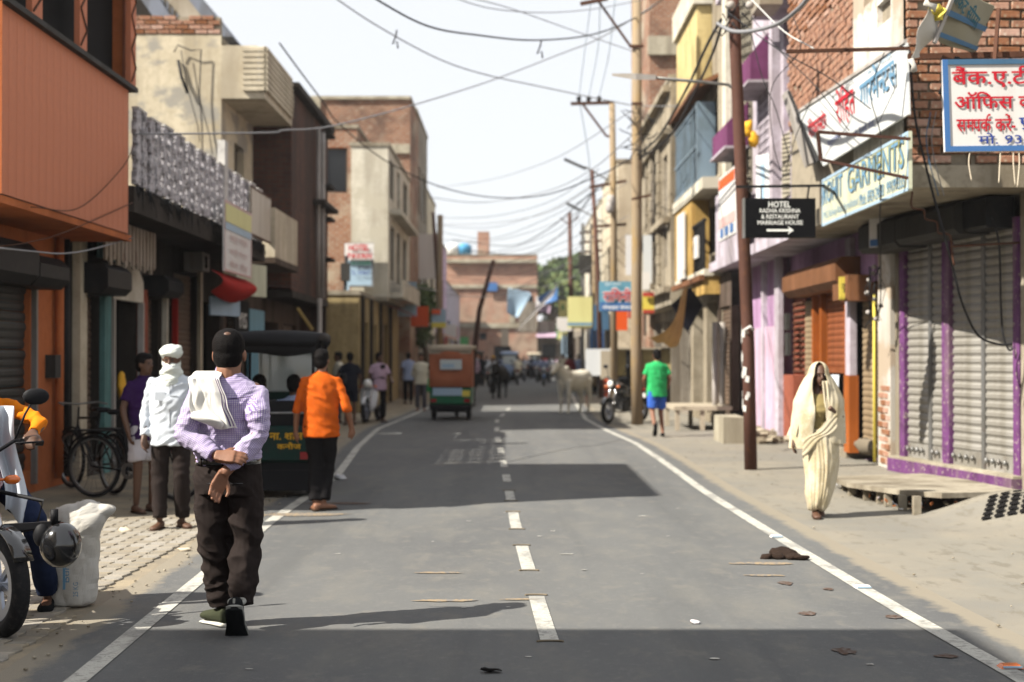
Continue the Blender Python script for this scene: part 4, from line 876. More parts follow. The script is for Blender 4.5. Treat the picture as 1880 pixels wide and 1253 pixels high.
b = MB(); b.bx(O.x-.012, O.x+.004, 17.295, 17.43, O.z-.005, O.z+72*k+.005); b.build('side_trim', 'steel', t)
for s, x0, x1, y0, y1, bo in (('HOTEL', 1411, 1452, 370, 381, .03), ('RADHA KRISHNA', 1395, 1470, 383, 391, .018), ('& RESTAURANT', 1398, 1467, 394, 402, .018), ('MARRIAGE HOUSE', 1391, 1474, 405, 413, .018)):
    q = P(x0, y1, 17.3); letter(t, s, (q.x, 17.296, q.z), V((1, 0, 0)), (x1-x0)*k, (y1-y0)*k, 'ink_white', bo)
q0, q1 = P(1408, 423, 17.292), P(1458, 423, 17.292); b = MB(); b.bar(q0, q1-V((.03, 0, 0)), .004, .026); b.prism([q1, q1+V((-.075, 0, .05)), q1+V((-.05, 0, 0)), q1+V((-.075, 0, -.05))], (0, .003, 0)); b.build('arrow', 'ink_white', t)
b = MB(); b.bar(P(1352, 343, 17.36), P(1512, 341, 17.36), .03, .03); b.bar(P(1486, 343, 17.36), P(1483, 364, 17.36), .02, .02); b.bar(P(1398, 343, 17.36), P(1398, 364, 17.36), .015, .015); b.build('hanging_bar', 'black_paint', t)
b = MB(); b.bar(P(1512, 341, 17.36), (4.3, 18.6, CH+314/F*17.36), .03, .03); b.build('hanging_bar', 'black_paint', t)
# sack stuff and tattered sheet above the bank sign
t = thing('sack_banner', 'tattered sack banner with dark Hindi letters propped on the iron bar', 'banner', P(1760, 60, 12.0)); c0, c1, c2, c3 = P(1722, 75, 12.0), P(1790, 100, 12.3), P(1830, 10, 12.5), P(1757, -30, 12.1)
b = grid(lambda u, v: c0.lerp(c1, u).lerp(c3.lerp(c2, u), v)+V((0, .03*math.sin(u*6+v*4), 0)), 8, 8); cloth_obj(b, 'sheet', 'board_sack', t)
ud = (c1-c0).normalized(); vd = (c3-c0).normalized(); letter(t, 'पाकेट सीमा', c0.lerp(c3, .72)+V((-.01, -.04, 0)), (c2-c3).normalized()*.9+V((0, 0, -.42)), .42, .16, 'ink_teal', .04, V((.45, 0, .9)).normalized())
for (f0, f1) in ((.44, .54), (.06, .14)): b = MB(); b.prism([c0.lerp(c3, f0)+V((0, -.045, 0)), c1.lerp(c2, f0)+V((0, -.045, 0)), c1.lerp(c2, f1)+V((0, -.045, 0)), c0.lerp(c3, f1)+V((0, -.045, 0))], (0, .003, 0)); b.build('dark_band', 'board_steel', t)
b = MB(); b.bar(P(1717, 78, 11.97), P(1753, -10, 12.05), .03, .03); b.build('stick', 'pipe_white', t)
t = thing('tattered_sheet', 'torn white plastic sheet flapping at the brick corner', 'plastic sheet', P(1700, 60, 11.9)); c0, c1, c2, c3 = P(1672, 108, 11.9), P(1690, 104, 12.0), P(1733, 38, 12.1), P(1706, 6, 11.9)
b = grid(lambda u, v: c0.lerp(c1, u).lerp(c3.lerp(c2, u), v)+V((.02*math.sin(v*9+u*3), .05*math.sin(v*7)*u, 0)), 6, 10); cloth_obj(b, 'sheet', 'sack', t)
b = grid(lambda u, v: P(1706+30*u, 8+30*v, 12.0)+V((.02*math.sin(v*7), .06*math.sin(u*8+v*6), 0)), 6, 6); cloth_obj(b, 'yellow_rag', 'board_yellow', t)
b = MB(); crumple(b.tube([P(1700, 2, 11.9), P(1709, 8, 11.9), P(1722, 14, 11.9)], [.03, .02, .035], 8), .02, 20); b.build('knot', 'sack', t)
b = MB(); crumple(b.tube([P(1674, 108, 11.9), P(1678, 118, 11.9), P(1680, 130, 11.9)], [.03, .02, .03], 8), .02, 20); b.build('rag_end', 'sack', t)
# cables on the near building
cable([P(1672, 92, 15.1), P(1676, 160, 15.1), P(1684, 230, 15.1), P(1700, 300, 15.1), P(1715, 360, 15.1), P(1738, 445, 15.1), P(1752, 500, 15.3), P(1768, 560, 15.4), P(1795, 615, 15.6), P(1830, 632, 15.8), P(1858, 632, 15.8)], .014, 'wire', 'thick black cable hanging in front of the grey shutters', name='hanging_cable', group='x')
cable([P(1822, 400, 15.8), P(1835, 450, 15.8), P(1838, 560, 15.9), P(1842, 615, 15.9), P(1852, 642, 15.9), P(1860, 640, 15.9)], .012, 'wire', 'black cable dropping from the dark hood at the right', name='hanging_cable', group='x')
cable([P(1676, 352, 15.2), P(1675, 380, 15.2), P(1696, 386, 15.2), P(1700, 402, 15.2), P(1720, 408, 15.2), P(1724, 428, 15.2), P(1744, 432, 15.2), P(1748, 462, 15.3), P(1752, 488, 15.3)], .011, 'rust', 'kinked brown pipe zigzagging down the dark hood', name='hanging_cable', group='x')
cable([P(1745, 453, 15.8), P(1800, 450, 15.8), P(1872, 446, 15.8)], .014, 'rust', 'rusty rod lying across the top of the shutters', name='hanging_cable', group='x')
for k, (x, c_) in enumerate(((1702, 'blue strands of wire bundle on the brick corner'), (1712, 'grey strands of wire bundle beside the blue one'))):
    cable([P(x+8, 205, 15.2), P(x, 250, 15.2), P(x+4, 290, 15.2), P(x+14, 330, 15.2), P(x+22, 360, 15.2)], .006, 'board_steel' if k == 0 else 'wire_grey', c_, name='hanging_cable', group='x')
for k, x in enumerate((1782, 1838, 1862, 1872)):
    cable([P(x, 278, 12.0), P(x-2+k, 300, 12.0), P(x+(-3 if k % 2 else 3), 332+4*k, 12.0)], .006, 'board_cream', None if 0 else 'pale string dangling below the bank sign, number of four'.replace('number of four', ['leftmost', 'left of the loops', 'second from right', 'rightmost'][k]), name='hanging_cable', group='x')
cable([P(1618, 340, 15.3), P(1616, 420, 17), P(1617, 500, 18.2), P(1614, 570, 19), P(1592, 595, 19.2), P(1588, 605, 19.3)], .009, 'wire', 'dark cable dropping from the green sign to a junction', name='hanging_cable', group='x')
t = thing('junction_box', 'clump of white fuses and wires on the patched pillar', 'junction box', P(1610, 520, 19)); b = MB()
random.seed(9)
for k in range(9): p = P(1600+random.uniform(-8, 20), 490+12*k, 19.1); b.ball(p, .035, 8, 5)
b.build('fuses', 'pipe_white', t); b = MB()
for k in range(10): b.tube([P(1605+random.uniform(-12, 16), 490, 19.1), P(1608+random.uniform(-22, 22), 530, 19.0), P(1608+random.uniform(-14, 14), 590, 19.1)], .005, 4)
b.build('wires', 'wire', t)
t = panel('yellow_sign_box', 'yellow and black sign box under the brown shutter hood', (4.72, 20.5), V((1, 0, 0)), .32, 2.35, 2.68, 'board_yellow', None, .03); b = MB(); b.bx(4.78, 5.04, 20.505, 21.2, 2.36, 2.67); b.build('casing', 'hood_brown', t); b = MB(); b.bx(4.94, 5.0, 20.49, 20.5, 2.36, 2.67); b.build('dark_stripe', 'black_paint', t); letter(t, 'दूध', (4.75, 20.49, 2.45), V((1, 0, 0)), .15, .13, 'ink_black', .02)

# lavender and white house
t = thing('lavender_house', 'white and lavender upper storey with purple canopies and tiled panels', 'house', (4.6, 22.05, 0)); yA, yB = 22.05, 31.0
hl = [(.9, 2.0, 5.3, 7.6), (2.7, 4.4, 4.9, 7.0), (5.2, 7.2, 4.6, 7.4)]
b = MB(); facade(b, (4.6, yB), RU, yB-yA, 3.36, 9.2, [((yB-yA)-h[1], (yB-yA)-h[0], h[2], h[3]) for h in hl], .35); facade(b, (4.6, yA), V((1, 0, 0)), 5, 3.36, 9.2); b.bx(9.5, 9.6, yA, yB, 0, 9.2); b.bx(4.7, 9.5, 30.85, 30.98, 0, 9.2); b.build('wall', 'lilac_white', t)
b = MB(); b.bx(4.3, 9.6, yA+.02, yB, 3.36, 3.55); b.bx(4.45, 9.6, yA, yB, 9.2, 9.35); b.build('slab', 'lilac_white', t)
b = MB(); b.bx(4.96, 5.0, yA+.1, yB-.2, 3.6, 8); b.build('inner_wall', 'lavender', t)
for (a, c, z0, z1) in ((22.9, 24.1, 7.3, 7.9), (24.7, 26.5, 6.35, 7.1), (27.4, 29.4, 5.6, 6.25)):
    b = MB(); b.prism([(4.6, a, z0), (4.15, a, z0), (4.15, a, z0+.45), (4.6, a, z1+.25)], (0, c-a, 0)); b.build('canopy', 'purple_wall', t); b = MB(); b.bx(4.1, 4.6, a-.03, c+.03, z0-.05, z0-.003); b.build('canopy_edge', 'lilac_white', t)
def lattice(par, x, y0, y1, z0, z1, st, m, w=.03, diag=False, nm='lattice_bar'):
    k = y0
    while k < y1:
        q = MB()
        if diag: q.bar((x, k, z0), (x, min(y1, k+(z1-z0)*.7), min(z1, z0+(y1-k)/.7)), w, .02)
        else: q.bx(x, x+.02, k, k+w, z0, z1)
        q.build(nm, m, par); k += st
    k = z0
    while k < z1 and not diag: q = MB(); q.bx(x-.012, x-.002, y0, y1, k, k+w); q.build(nm, m, par); k += st
lattice(t, 4.56, 24.8, 26.3, 4.95, 6.95, .16, 'lilac_white', .05)
b = MB(); b.bx(4.58, 4.598, 27.1, 29.4, 4.7, 9); b.build('tile_panel', 'concrete_pale', t)
for k in range(9): b = MB(); b.bx(4.555, 4.575, 27.1+.29*k, 27.13+.29*k, 4.7, 9.0); b.build('tile_joint', 'dark_plaster', t)
for k in range(22): b = MB(); b.bar((4.55, 27.15, 4.75+.2*k), (4.55, 29.35, 5.05+.2*k), .02, .02); b.build('tile_joint', 'dark_plaster', t)
b = MB(); b.bx(4.57, 4.598, 22.95, 24.05, 4.2, 5.25); b.build('tile_panel', 'concrete_pale', t)
for k in range(14): b = MB(); b.bar((4.56, 23.0, 4.2+.075*k), (4.56, 24.0, 4.3+.075*k), .015, .015); b.build('tile_joint', 'grey_plaster', t)
for (y0, y1, m_) in ((22.1, 22.7, 'lilac_white'), (24.3, 24.6, 'lilac_white'), (29.6, 30.1, 'white_wall')): b = MB(); b.bx(4.45, 4.6, y0, y1, 3.55, 9.2); b.build('pilaster', m_, t)
b = MB(); b.bx(4.3, 4.34, 26.8, 30.0, 3.55, 4.9); b.build('balcony_front', 'lilac_white', t)
t = panel('vertical_sign', 'tall white and blue sign on the lavender house', (4.35, 25.3), V((.45, -1, 0)), 1.3, 4.2, 5.1, 'board_banner'); 
for k in range(4): b = MB(); b.ob((4.35, 25.3, 0), V((.45, -1, 0)).normalized(), V((-1, -.45, 0)).normalized(), .15+.28*k, .27+.28*k, .008, .012, 4.3, 4.95); b.build('blue_column', 'board_ltblue', t)
t = panel('poster_banner', 'pale poster banner with pink and red print behind the brown pole', (4.28, 29.4), RU, 2.2, 3.9, 5.2, 'board_white'); 
for (z0, z1, m_) in ((4.95, 5.15, 'board_orange'), (4.15, 4.35, 'board_pink')): b = MB(); b.ob((4.28, 29.4, 0), RU, NX, .08, 2.1, .006, .01, z0, z1); b.build('print_band', m_, t)
for k in range(3): b = MB(); b.ob((4.28, 29.4, 0), RU, NX, .25+.65*k, .65+.65*k, .008, .012, 3.95, 4.12); b.build('print_square', 'board_blue', t)
for k, (px, py) in enumerate(((1374, 236), (1383, 256))):
    b = MB(); crumple(b.ball(P(px, py, 24.5), (.09, .09, .14), 10, 8), .05, 12); solo(b, 'flower_garland', 'plastic_yellow', ['upper bunch of yellow flowers on the white lattice', 'lower bunch of yellow flowers on the white lattice'][k], 'flowers', P(px, py+15, 24.5), 'yellow flowers on the lattice')
t = thing('ac_unit', 'beige air conditioner box high on the white house', 'air conditioner', P(1415, 0, 22.5)); b = MB(); p = P(1415, 12, 22.3); b.bx(p.x-.2, p.x+.16, 22.1, 22.9, p.z, p.z+.5); b.build('casing', 'tin', t)

# yellow house with blue grille
t = thing('yellow_house', 'yellow fronted house with blue grille balcony and white bands', 'house', (4.2, 31.05, 0)); yA, yB = 31.05, 36.6
b = MB(); facade(b, (4.6, yB), RU, yB-yA, 0, 9.6, [(.5, 2.4, .2, 2.7), (3, 5.2, .2, 2.8), (.5, 2.3, 3.9, 5.0), (2.9, 4.9, 3.9, 5.0), (.6, 4.9, 5.6, 7.4)], .3); facade(b, (4.6, yA), V((1, 0, 0)), 5, 3.2, 9.6); b.bx(9.5, 9.6, yA, yB, 0, 9.6); b.bx(4.7, 9.5, yB-.12, yB-.02, 0, 9.6); b.build('wall', 'stone_old', t)
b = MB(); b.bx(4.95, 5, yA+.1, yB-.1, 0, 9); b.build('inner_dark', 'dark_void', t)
b = MB(); b.bx(4.2, 4.6, yA, yB, 3.3, 3.45); b.bx(4.15, 4.6, yA-.1, yB+.1, 5.2, 5.45); b.build('balcony_slab', 'white_wall', t)
b = MB(); b.bx(4.2, 4.26, 33.2, yB, 3.45, 5.2); b.bx(4.26, 4.6, 33.14, 33.2, 3.45, 5.2); b.build('yellow_panel', 'yellow_wall', t); b = MB(); b.bx(4.1, 4.2, 31.05, yB, 3.2, 3.32); b.build('edge', 'hood_brown', t); b = MB(); b.bx(4.25, 4.6, 31.1, 31.2, 2.9, 3.3); b.bx(4.2, 4.26, 31.1, 33.1, 2.9, 3.28); b.build('yellow_beam', 'yellow_wall', t)
for k in range(14): b = MB(); b.bx(4.22, 4.25, 31.2+.14*k, 31.24+.14*k, 3.46, 4.5); b.build('railing_bar', 'black_paint', t)
b = MB(); b.bx(4.2, 4.26, 31.1, 33.2, 4.5, 4.56); b.build('railing_top', 'black_paint', t)
b = MB(); b.bx(4.15, 4.2, 31.9, 32.5, 3.75, 4.25); b.build('white_board', 'board_white', t)
for k in range(18): b = MB(); b.bx(4.2, 4.24, 32.4+.235*k, 32.45+.235*k, 5.45, 7.3); b.build('grille_bar', 'blue_grille', t)
for z in (5.5, 6.3, 7.2): b = MB(); b.bx(4.185, 4.198, 32.3, 36.6, z, z+.06); b.build('grille_rail', 'blue_grille', t)
b = MB(); b.bx(4.18, 4.6, 32.1, 32.3, 5.45, 7.3); b.build('grille_post', 'blue_grille', t)
b = MB(); b.prism([(4.05, 31.6, 7.5), (4.05, 36.8, 7.5), (4.6, 36.8, 7.75), (4.6, 31.6, 7.75)], (0, 0, .1)); b.build('awning', 'hood_brown', t)
b = MB(); b.bx(4.25, 4.59, 32.6, 36.6, 7.9, 9.6); b.build('upper_wall', 'pale_yellow', t); b = MB(); b.bx(4.15, 4.6, 32.5, 36.7, 9.62, 10.3); b.build('parapet', 'white_wall', t)
t = panel('white_board', 'blank white board standing on the yellow balcony wall', (4.1, 35.3), RU, 1.3, 3.4, 5.0, 'board_white', None, .05)

# old stone house with blue shutters
t = block('stone_house', 'old stone house with tall blue shuttered arches', 'house', 4.1, 36.7, 46, 3.0, 8.7, 'stone_old', 1, 6, sh=((.8, 1.9, 3.9, 6.9), (3.2, 4.6, 3.6, 7.1), (5.9, 7.2, 3.6, 7.0)), win=dict(pm='blue_wall', fm='stone_old'))
for z in (3.2, 5.0, 7.3, 8.4): b = MB(); b.bx(3.9, 4.08, 36.75, 45.9, z, z+.16); b.build('cornice', 'stone_old', t)
for y in (38.9, 40.9, 42.2): 
    b = MB()
    for k in range(14): b.bx(3.98+.02*(k % 2), 4.09, y, y+.5, 3.5+.28*k, 3.76+.28*k)
    b.build('rusticated_column', 'stone_old', t)
b = MB(); facade(b, (4.6, 46.), RU, 9.3, 0, 3., ((.3, 2.4, .1, 2.6), (2.6, 4.8, .1, 2.6), (5.0, 7.2, .1, 2.6), (7.4, 9.1, .1, 2.6)), .4); b.build('ground_wall', 'grey_plaster', t)
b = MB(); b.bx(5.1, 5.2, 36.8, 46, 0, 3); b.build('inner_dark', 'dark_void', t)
block('tall_brick_building', 'tall raw brick building with concrete band behind the stone house', 'building', 4.46, 46.1, 53, 0, 16, 'brick_mass', 1, 5)
b = MB(); b.bx(4.4, 9.5, 45.9, 46.09, 11.3, 11.9); solo(b, 'concrete_beam', 'concrete_pale', 'broad concrete beam across the tall raw brick wall', 'beam', (4.4, 46, 11.3))
block('cream_shop_house', 'sunlit cream house behind the concrete poles', 'building', 3.95, 53.1, 62, 0, 8.8, 'cream_plain', 1, 5, sh=((1, 2.6, 4, 6), (4, 6, 4, 6), (1, 7, .2, 2.7)))
block('white_shop_house', 'white upper storey beyond the sunlit cream house', 'building', 3.9, 62.1, 76, 0, 8.3, 'white_wall', 1, 5, sh=((1, 4, 4, 6), (6, 10, 4, 6), (1, 11, .2, 2.7)))
block('grey_shop_house', 'low greyish building behind the transformer pole', 'building', 3.9, 76.1, 96, 0, 4.6, 'grey_plaster', 1, 5, sh=((1, 8, .2, 2.7), (10, 18, .2, 2.7)))
t = block('far_dark_shops', 'dark far shops with pale awnings right of the end brick building', 'building', 2.2, 119, 130, 0, 4.4, 'grey_plaster', 1, 6.5, ch=((.3, 1.5, .1, 2.6), (2, 3.3, 3.0, 4), (3.8, 5.2, .1, 2.6)))
b = MB(); b.prism([(2.0, 117, 3.1), (8.5, 117, 3.1), (8.5, 119, 3.5), (2, 119, 3.5)], (0, 0, .06)); b.build('awning', 'cloth_pink', t)
# far trees
def tree(name, label, x, y, h, r, m, n, seed, ls=.3, z0=None, group='trees behind the end of the street'):
    random.seed(seed); t = thing(name, label, 'tree', (x, y, 0), 0, group)
    b = MB(); b.tube([(x, y, -.1), (x+.1*r, y, h*.35), (x-.05*r, y, h*.6)], [r*.12, r*.09, r*.05], 8)
    bl = []
    for k in range(9):
        a = random.uniform(0, 2*PI); q = r*random.uniform(.25, .75); c = V((x+q*math.cos(a), y+q*math.sin(a), h*random.uniform(.5, .88))); bl.append((c, r*random.uniform(.28, .5)))
        b.tube([(x, y, h*.4), (c+V((x, y, h*.5)))/2, c], [r*.05, r*.035, r*.012], 5)
    b.build('trunk', 'bark', t); L_ = MB()
    for k in range(n):
        c, q = random.choice(bl); d = V((random.gauss(0, 1), random.gauss(0, 1), random.gauss(0, 1))).normalized()*q*random.uniform(.55, 1.08); p = c+d; p.z = c.z+d.z*.8
        a = V((random.gauss(0, 1), random.gauss(0, 1), random.gauss(0, .6))).normalized()*ls*random.uniform(.6, 1.4); w = a.orthogonal().normalized()*ls*.5
        L_.add([p, p+a*.5+w, p+a, p+a*.5-w], [(0, 1, 2, 3)])
    L_.build('crown', m, t); return t
tree('broadleaf_tree', 'rounded green tree between the end brick building and the poles', 4.6, 150, 12.6, 5.2, 'leaf_hazed', 7500, 1, .6)
tree('broadleaf_tree', 'lower yellowish green tree right of the rounded tree', 9.0, 143, 10.8, 4.6, 'leaf_hazed', 6500, 2, .6)
tree('roadside_tree', 'leafy bush tree by the shaded left shops', -3.5, 56, 4.6, 1.15, 'leaf', 2600, 3, .16, group='small trees at the kerb')
# ------------------------------------------------------------ poles
def pole(name, label, pts, r0, r1, m, extra=None, n=12):
    t = thing(name, label, 'pole', (pts[0].x, pts[0].y, 0)); b = MB(); k = len(pts)-1; b.tube(pts, [r0+(r1-r0)*i/k for i in range(k+1)], n); b.build('shaft', m, t); return t
t = pole('utility_pole', 'leaning rusty brown steel pole with peeling paint beside the black hotel sign', [V((3.24, 19.3, -.1)), P(1374, 640, 19.3), P(1362, 343, 19.3), P(1350, 60, 19.3), P(1346, -60, 19.3)], .088, .078, 'pole_brown', n=16)
random.seed(8); b = MB()
for k in range(16):
    z = random.uniform(.75, 1.9); a = random.uniform(2.6, 4.4); c = V((3.235-.02*z/1.5, 19.3, z)); d = V((math.cos(a), math.sin(a), 0)); u = d.cross(V((0, 0, 1))); s = random.uniform(.03, .06)
    b.prism([c+d*.088+u*(-s)*.6+V((0, 0, -s)), c+d*.09+u*s*.7+V((0, 0, -s*.7)), c+d*.09+u*s*.4+V((0, 0, s*1.3)), c+d*.088-u*s*.8+V((0, 0, s))], d*.006)
b.build('peeling_paper', 'jali_top', t)['kind'] = 'stuff'
b = MB(); b.tube([P(1372, 612, 19.2), P(1368, 606, 19.15), P(1377, 600, 19.1), P(1384, 606, 19.15)], .02, 6); b.build('white_rag', 'board_white', t)
b = MB()
for k in range(12):
    a = random.uniform(0, 6.28); p = P(1352+random.uniform(-14, 16), random.uniform(-10, 55), 19.2); b.tube([p, p+V((.1*math.cos(a), .1*math.sin(a), -.12)), p+V((.2*math.cos(a), 0, -.04))], .012, 5)
b.build('cable_tangle', 'wire', t); b = MB(); [b.ball(P(x, y, 19.1), .06, 8, 6) for x, y in ((1343, 8), (1378, 8))]; b.build('insulator', 'pipe_white', t)
b = MB(); b.tube([P(1355, 180, 19.25), P(1350, 165, 19.3), P(1338, 155, 19.3), P(1300, 151, 19.2), P(1200, 142, 19)], .022, 8); b.build('lamp_arm', 'steel', t)
b = MB(); b.loft([[P(1205, 146, 18.9), P(1205, 137, 18.9), P(1205, 137, 19.15), P(1205, 146, 19.15)], [P(1168, 146, 18.85), P(1168, 134, 18.85), P(1168, 134, 19.15), P(1168, 146, 19.15)], [P(1124, 139, 18.9), P(1124, 134, 18.9), P(1124, 134, 19.1), P(1124, 139, 19.1)]], 0, False); b.build('lamp_head', 'pipe_white', t)
t = pole('utility_pole', 'tall ochre stained concrete pole in front of the motorbike', [V((2.82, 32.0, -.1)), P(1168, 640, 32), P(1170, 300, 32), P(1170, -60, 32)], .135, .10, 'pole_concrete', n=16)
b = MB(); b.bar(P(1066, 6, 31.8), P(1116, -4, 31.8), .08, .08); b.bar(P(1100, 2, 31.9), P(1158, 84, 31.9), .05, .05); b.bar(P(1156, 84, 31.9), P(1182, 84, 31.9), .06, .06); b.build('cross_arm', 'rust', t)
b = MB(); b.bar(P(1160, 190, 31.8), P(1180, 190, 31.8), .06, .06); b.bar(P(1160, 366, 31.8), P(1196, 358, 31.8), .05, .05); b.build('cross_arm', 'rust', t)
random.seed(2); b = MB()
for k in range(22):
    p = P(1170+random.uniform(-16, 22), random.uniform(190, 275), 31.7); b.tube([p, p+V((random.uniform(-.25, .25), 0, random.uniform(-.3, .1))), p+V((random.uniform(-.3, .4), 0, random.uniform(-.3, .3)))], .011, 4)
b.build('cable_tangle', 'wire', t)
t = pole('utility_pole', 'pale pole topped by a long T bracket with three insulators', [P(1128, 760, 42)-V((0, 0, .2)), P(1127, 400, 42), P(1124, 190, 42)], .11, .09, 'pole_concrete')
b = MB(); b.bar(P(1048, 190, 42), P(1127, 188, 42), .09, .09); b.bar(P(1071, 192, 42), P(1114, 250, 42), .06, .06); b.bar(P(1114, 250, 42), P(1128, 250, 42), .06, .06); b.build('cross_arm', 'rust', t)
for x in (1063, 1081, 1100): b = MB(); b.ells([(P(x, 186, 42).x, 42, P(x, 186, 42).z, .05, .05), (P(x, 186, 42).x, 42, P(x, 180, 42).z, .08, .08), (P(x, 186, 42).x, 42, P(x, 176, 42).z, .04, .04)], 8); b.build('insulator', 'wire', t)
b = MB(); b.bar(P(1085, 344, 42), P(1150, 332, 42), .08, .08); b.bar(P(1095, 416, 42), P(1150, 412, 42), .08, .08); b.build('cross_arm', 'rust', t)
for k, (x, y) in enumerate(((1122, 370), (1120, 380))): b = MB(); b.ball(P(x, y, 41.8), (.14, .14, .22), 8, 6); b.build('fuse_box', 'pipe_white', t)
t = pole('street_lamp', 'dark leaning pole with the nearer arm lamp left of the T bracket pole', [P(1104, 720, 47)-V((0, 0, .2)), P(1098, 500, 47), P(1087, 312, 47)], .09, .06, 'pole_brown')
b = MB(); b.bar(P(1074, 306, 47), P(1122, 334, 47), .05, .05); b.build('lamp_arm', 'steel', t); b = MB(); b.bar(P(1036, 292, 47), P(1076, 310, 47), .12, .08); b.build('lamp_head', 'hood_grey', t)
b = MB(); b.bar(P(1082, 344, 47), P(1110, 338, 47), .07, .07); b.build('cross_arm', 'rust', t)
t = pole('street_lamp', 'farther arm lamp pole standing behind the leaning dark pole', [P(1092, 700, 56)-V((0, 0, .2)), P(1090, 400, 56)], .08, .06, 'pole_concrete'); b = MB(); b.bar(P(1062, 383, 56), P(1120, 415, 56), .05, .05); b.build('lamp_arm', 'steel', t); b = MB(); b.bar(P(1040, 373, 56), P(1064, 386, 56), .14, .09); b.build('lamp_head', 'hood_grey', t)
t = pole('utility_pole', 'thin far pole with small cross arms in front of the trees', [P(1050, 690, 66)-V((0, 0, .2)), P(1046, 390, 66)], .12, .09, 'pole_brown'); b = MB(); b.bar(P(1028, 400, 66), P(1044, 412, 66), .05, .05); b.bar(P(1048, 410, 66), P(1064, 398, 66), .05, .05); b.build('cross_arm', 'rust', t)
t = thing('transformer', 'pole mounted transformer with stacked platforms far down the right side', 'transformer', P(1078, 700, 60)*1); b = MB()
for x in (1070, 1086): b.bar(P(x, 700, 60), P(x, 410, 60), .14, .14)
b.build('post', 'steel', t); b = MB(); [b.bar(P(1064, y, 60), P(1106, y-4, 60), .12, .1) for y in (428, 446, 464)]; b.build('platform', 'rust', t); b = MB(); b.box(P(1080, 485, 60), (.8, .6, .75)); b.build('tank', 'hood_grey', t)
t = pole('utility_pole', 'dark pole leaning strongly to the right before the end brick building', [P(866, 680, 62)-V((0, 0, .2)), P(880, 570, 62), P(906, 478, 62)], .13, .09, 'pole_brown')
t = pole('utility_pole', 'grey concrete pole rising behind the orange backed rickshaw', [P(806, 735, 50)-V((0, 0, .2)), P(807, 560, 50), P(808, 395, 50)], .12, .1, 'pole_concrete')
t = pole('utility_pole', 'rusty lattice pole leaning against the left grey pole', [P(811, 640, 51)-V((0, 0, .2)), P(803, 500, 51), P(795, 390, 51)], .10, .06, 'pole_brown')
t = pole('utility_pole', 'thin dark pole before the weathered brick house', [P(628, 740, 40)-V((0, 0, .2)), P(630, 600, 40), P(636, 470, 40)], .07, .05, 'wire'); b = MB(); b.box(P(634, 500, 39.9), (.25, .2, .5)); b.build('meter_box', 'hood_grey', t)
t = pole('white_pipe', 'left of two white drainpipes beside the brown shuttered shop', [P(1312, 795, 30), P(1313, 592, 30)], .06, .06, 'pipe_white'); t['category'] = 'pipe'
t = pole('white_pipe', 'right of two white drainpipes beside the brown shuttered shop', [P(1325, 800, 30), P(1326, 592, 30)], .06, .06, 'pipe_white'); t['category'] = 'pipe'
t = pole('steel_post', 'pale steel post with a slanting wooden plank behind the dark rickshaw', [P(586, 760, 30)-V((0, 0, .2)), P(587, 548, 30)], .05, .05, 'pipe_white'); b = MB(); b.bar(P(546, 566, 29), P(574, 606, 29), .1, .05); b.build('plank', 'tarp_tan', t)
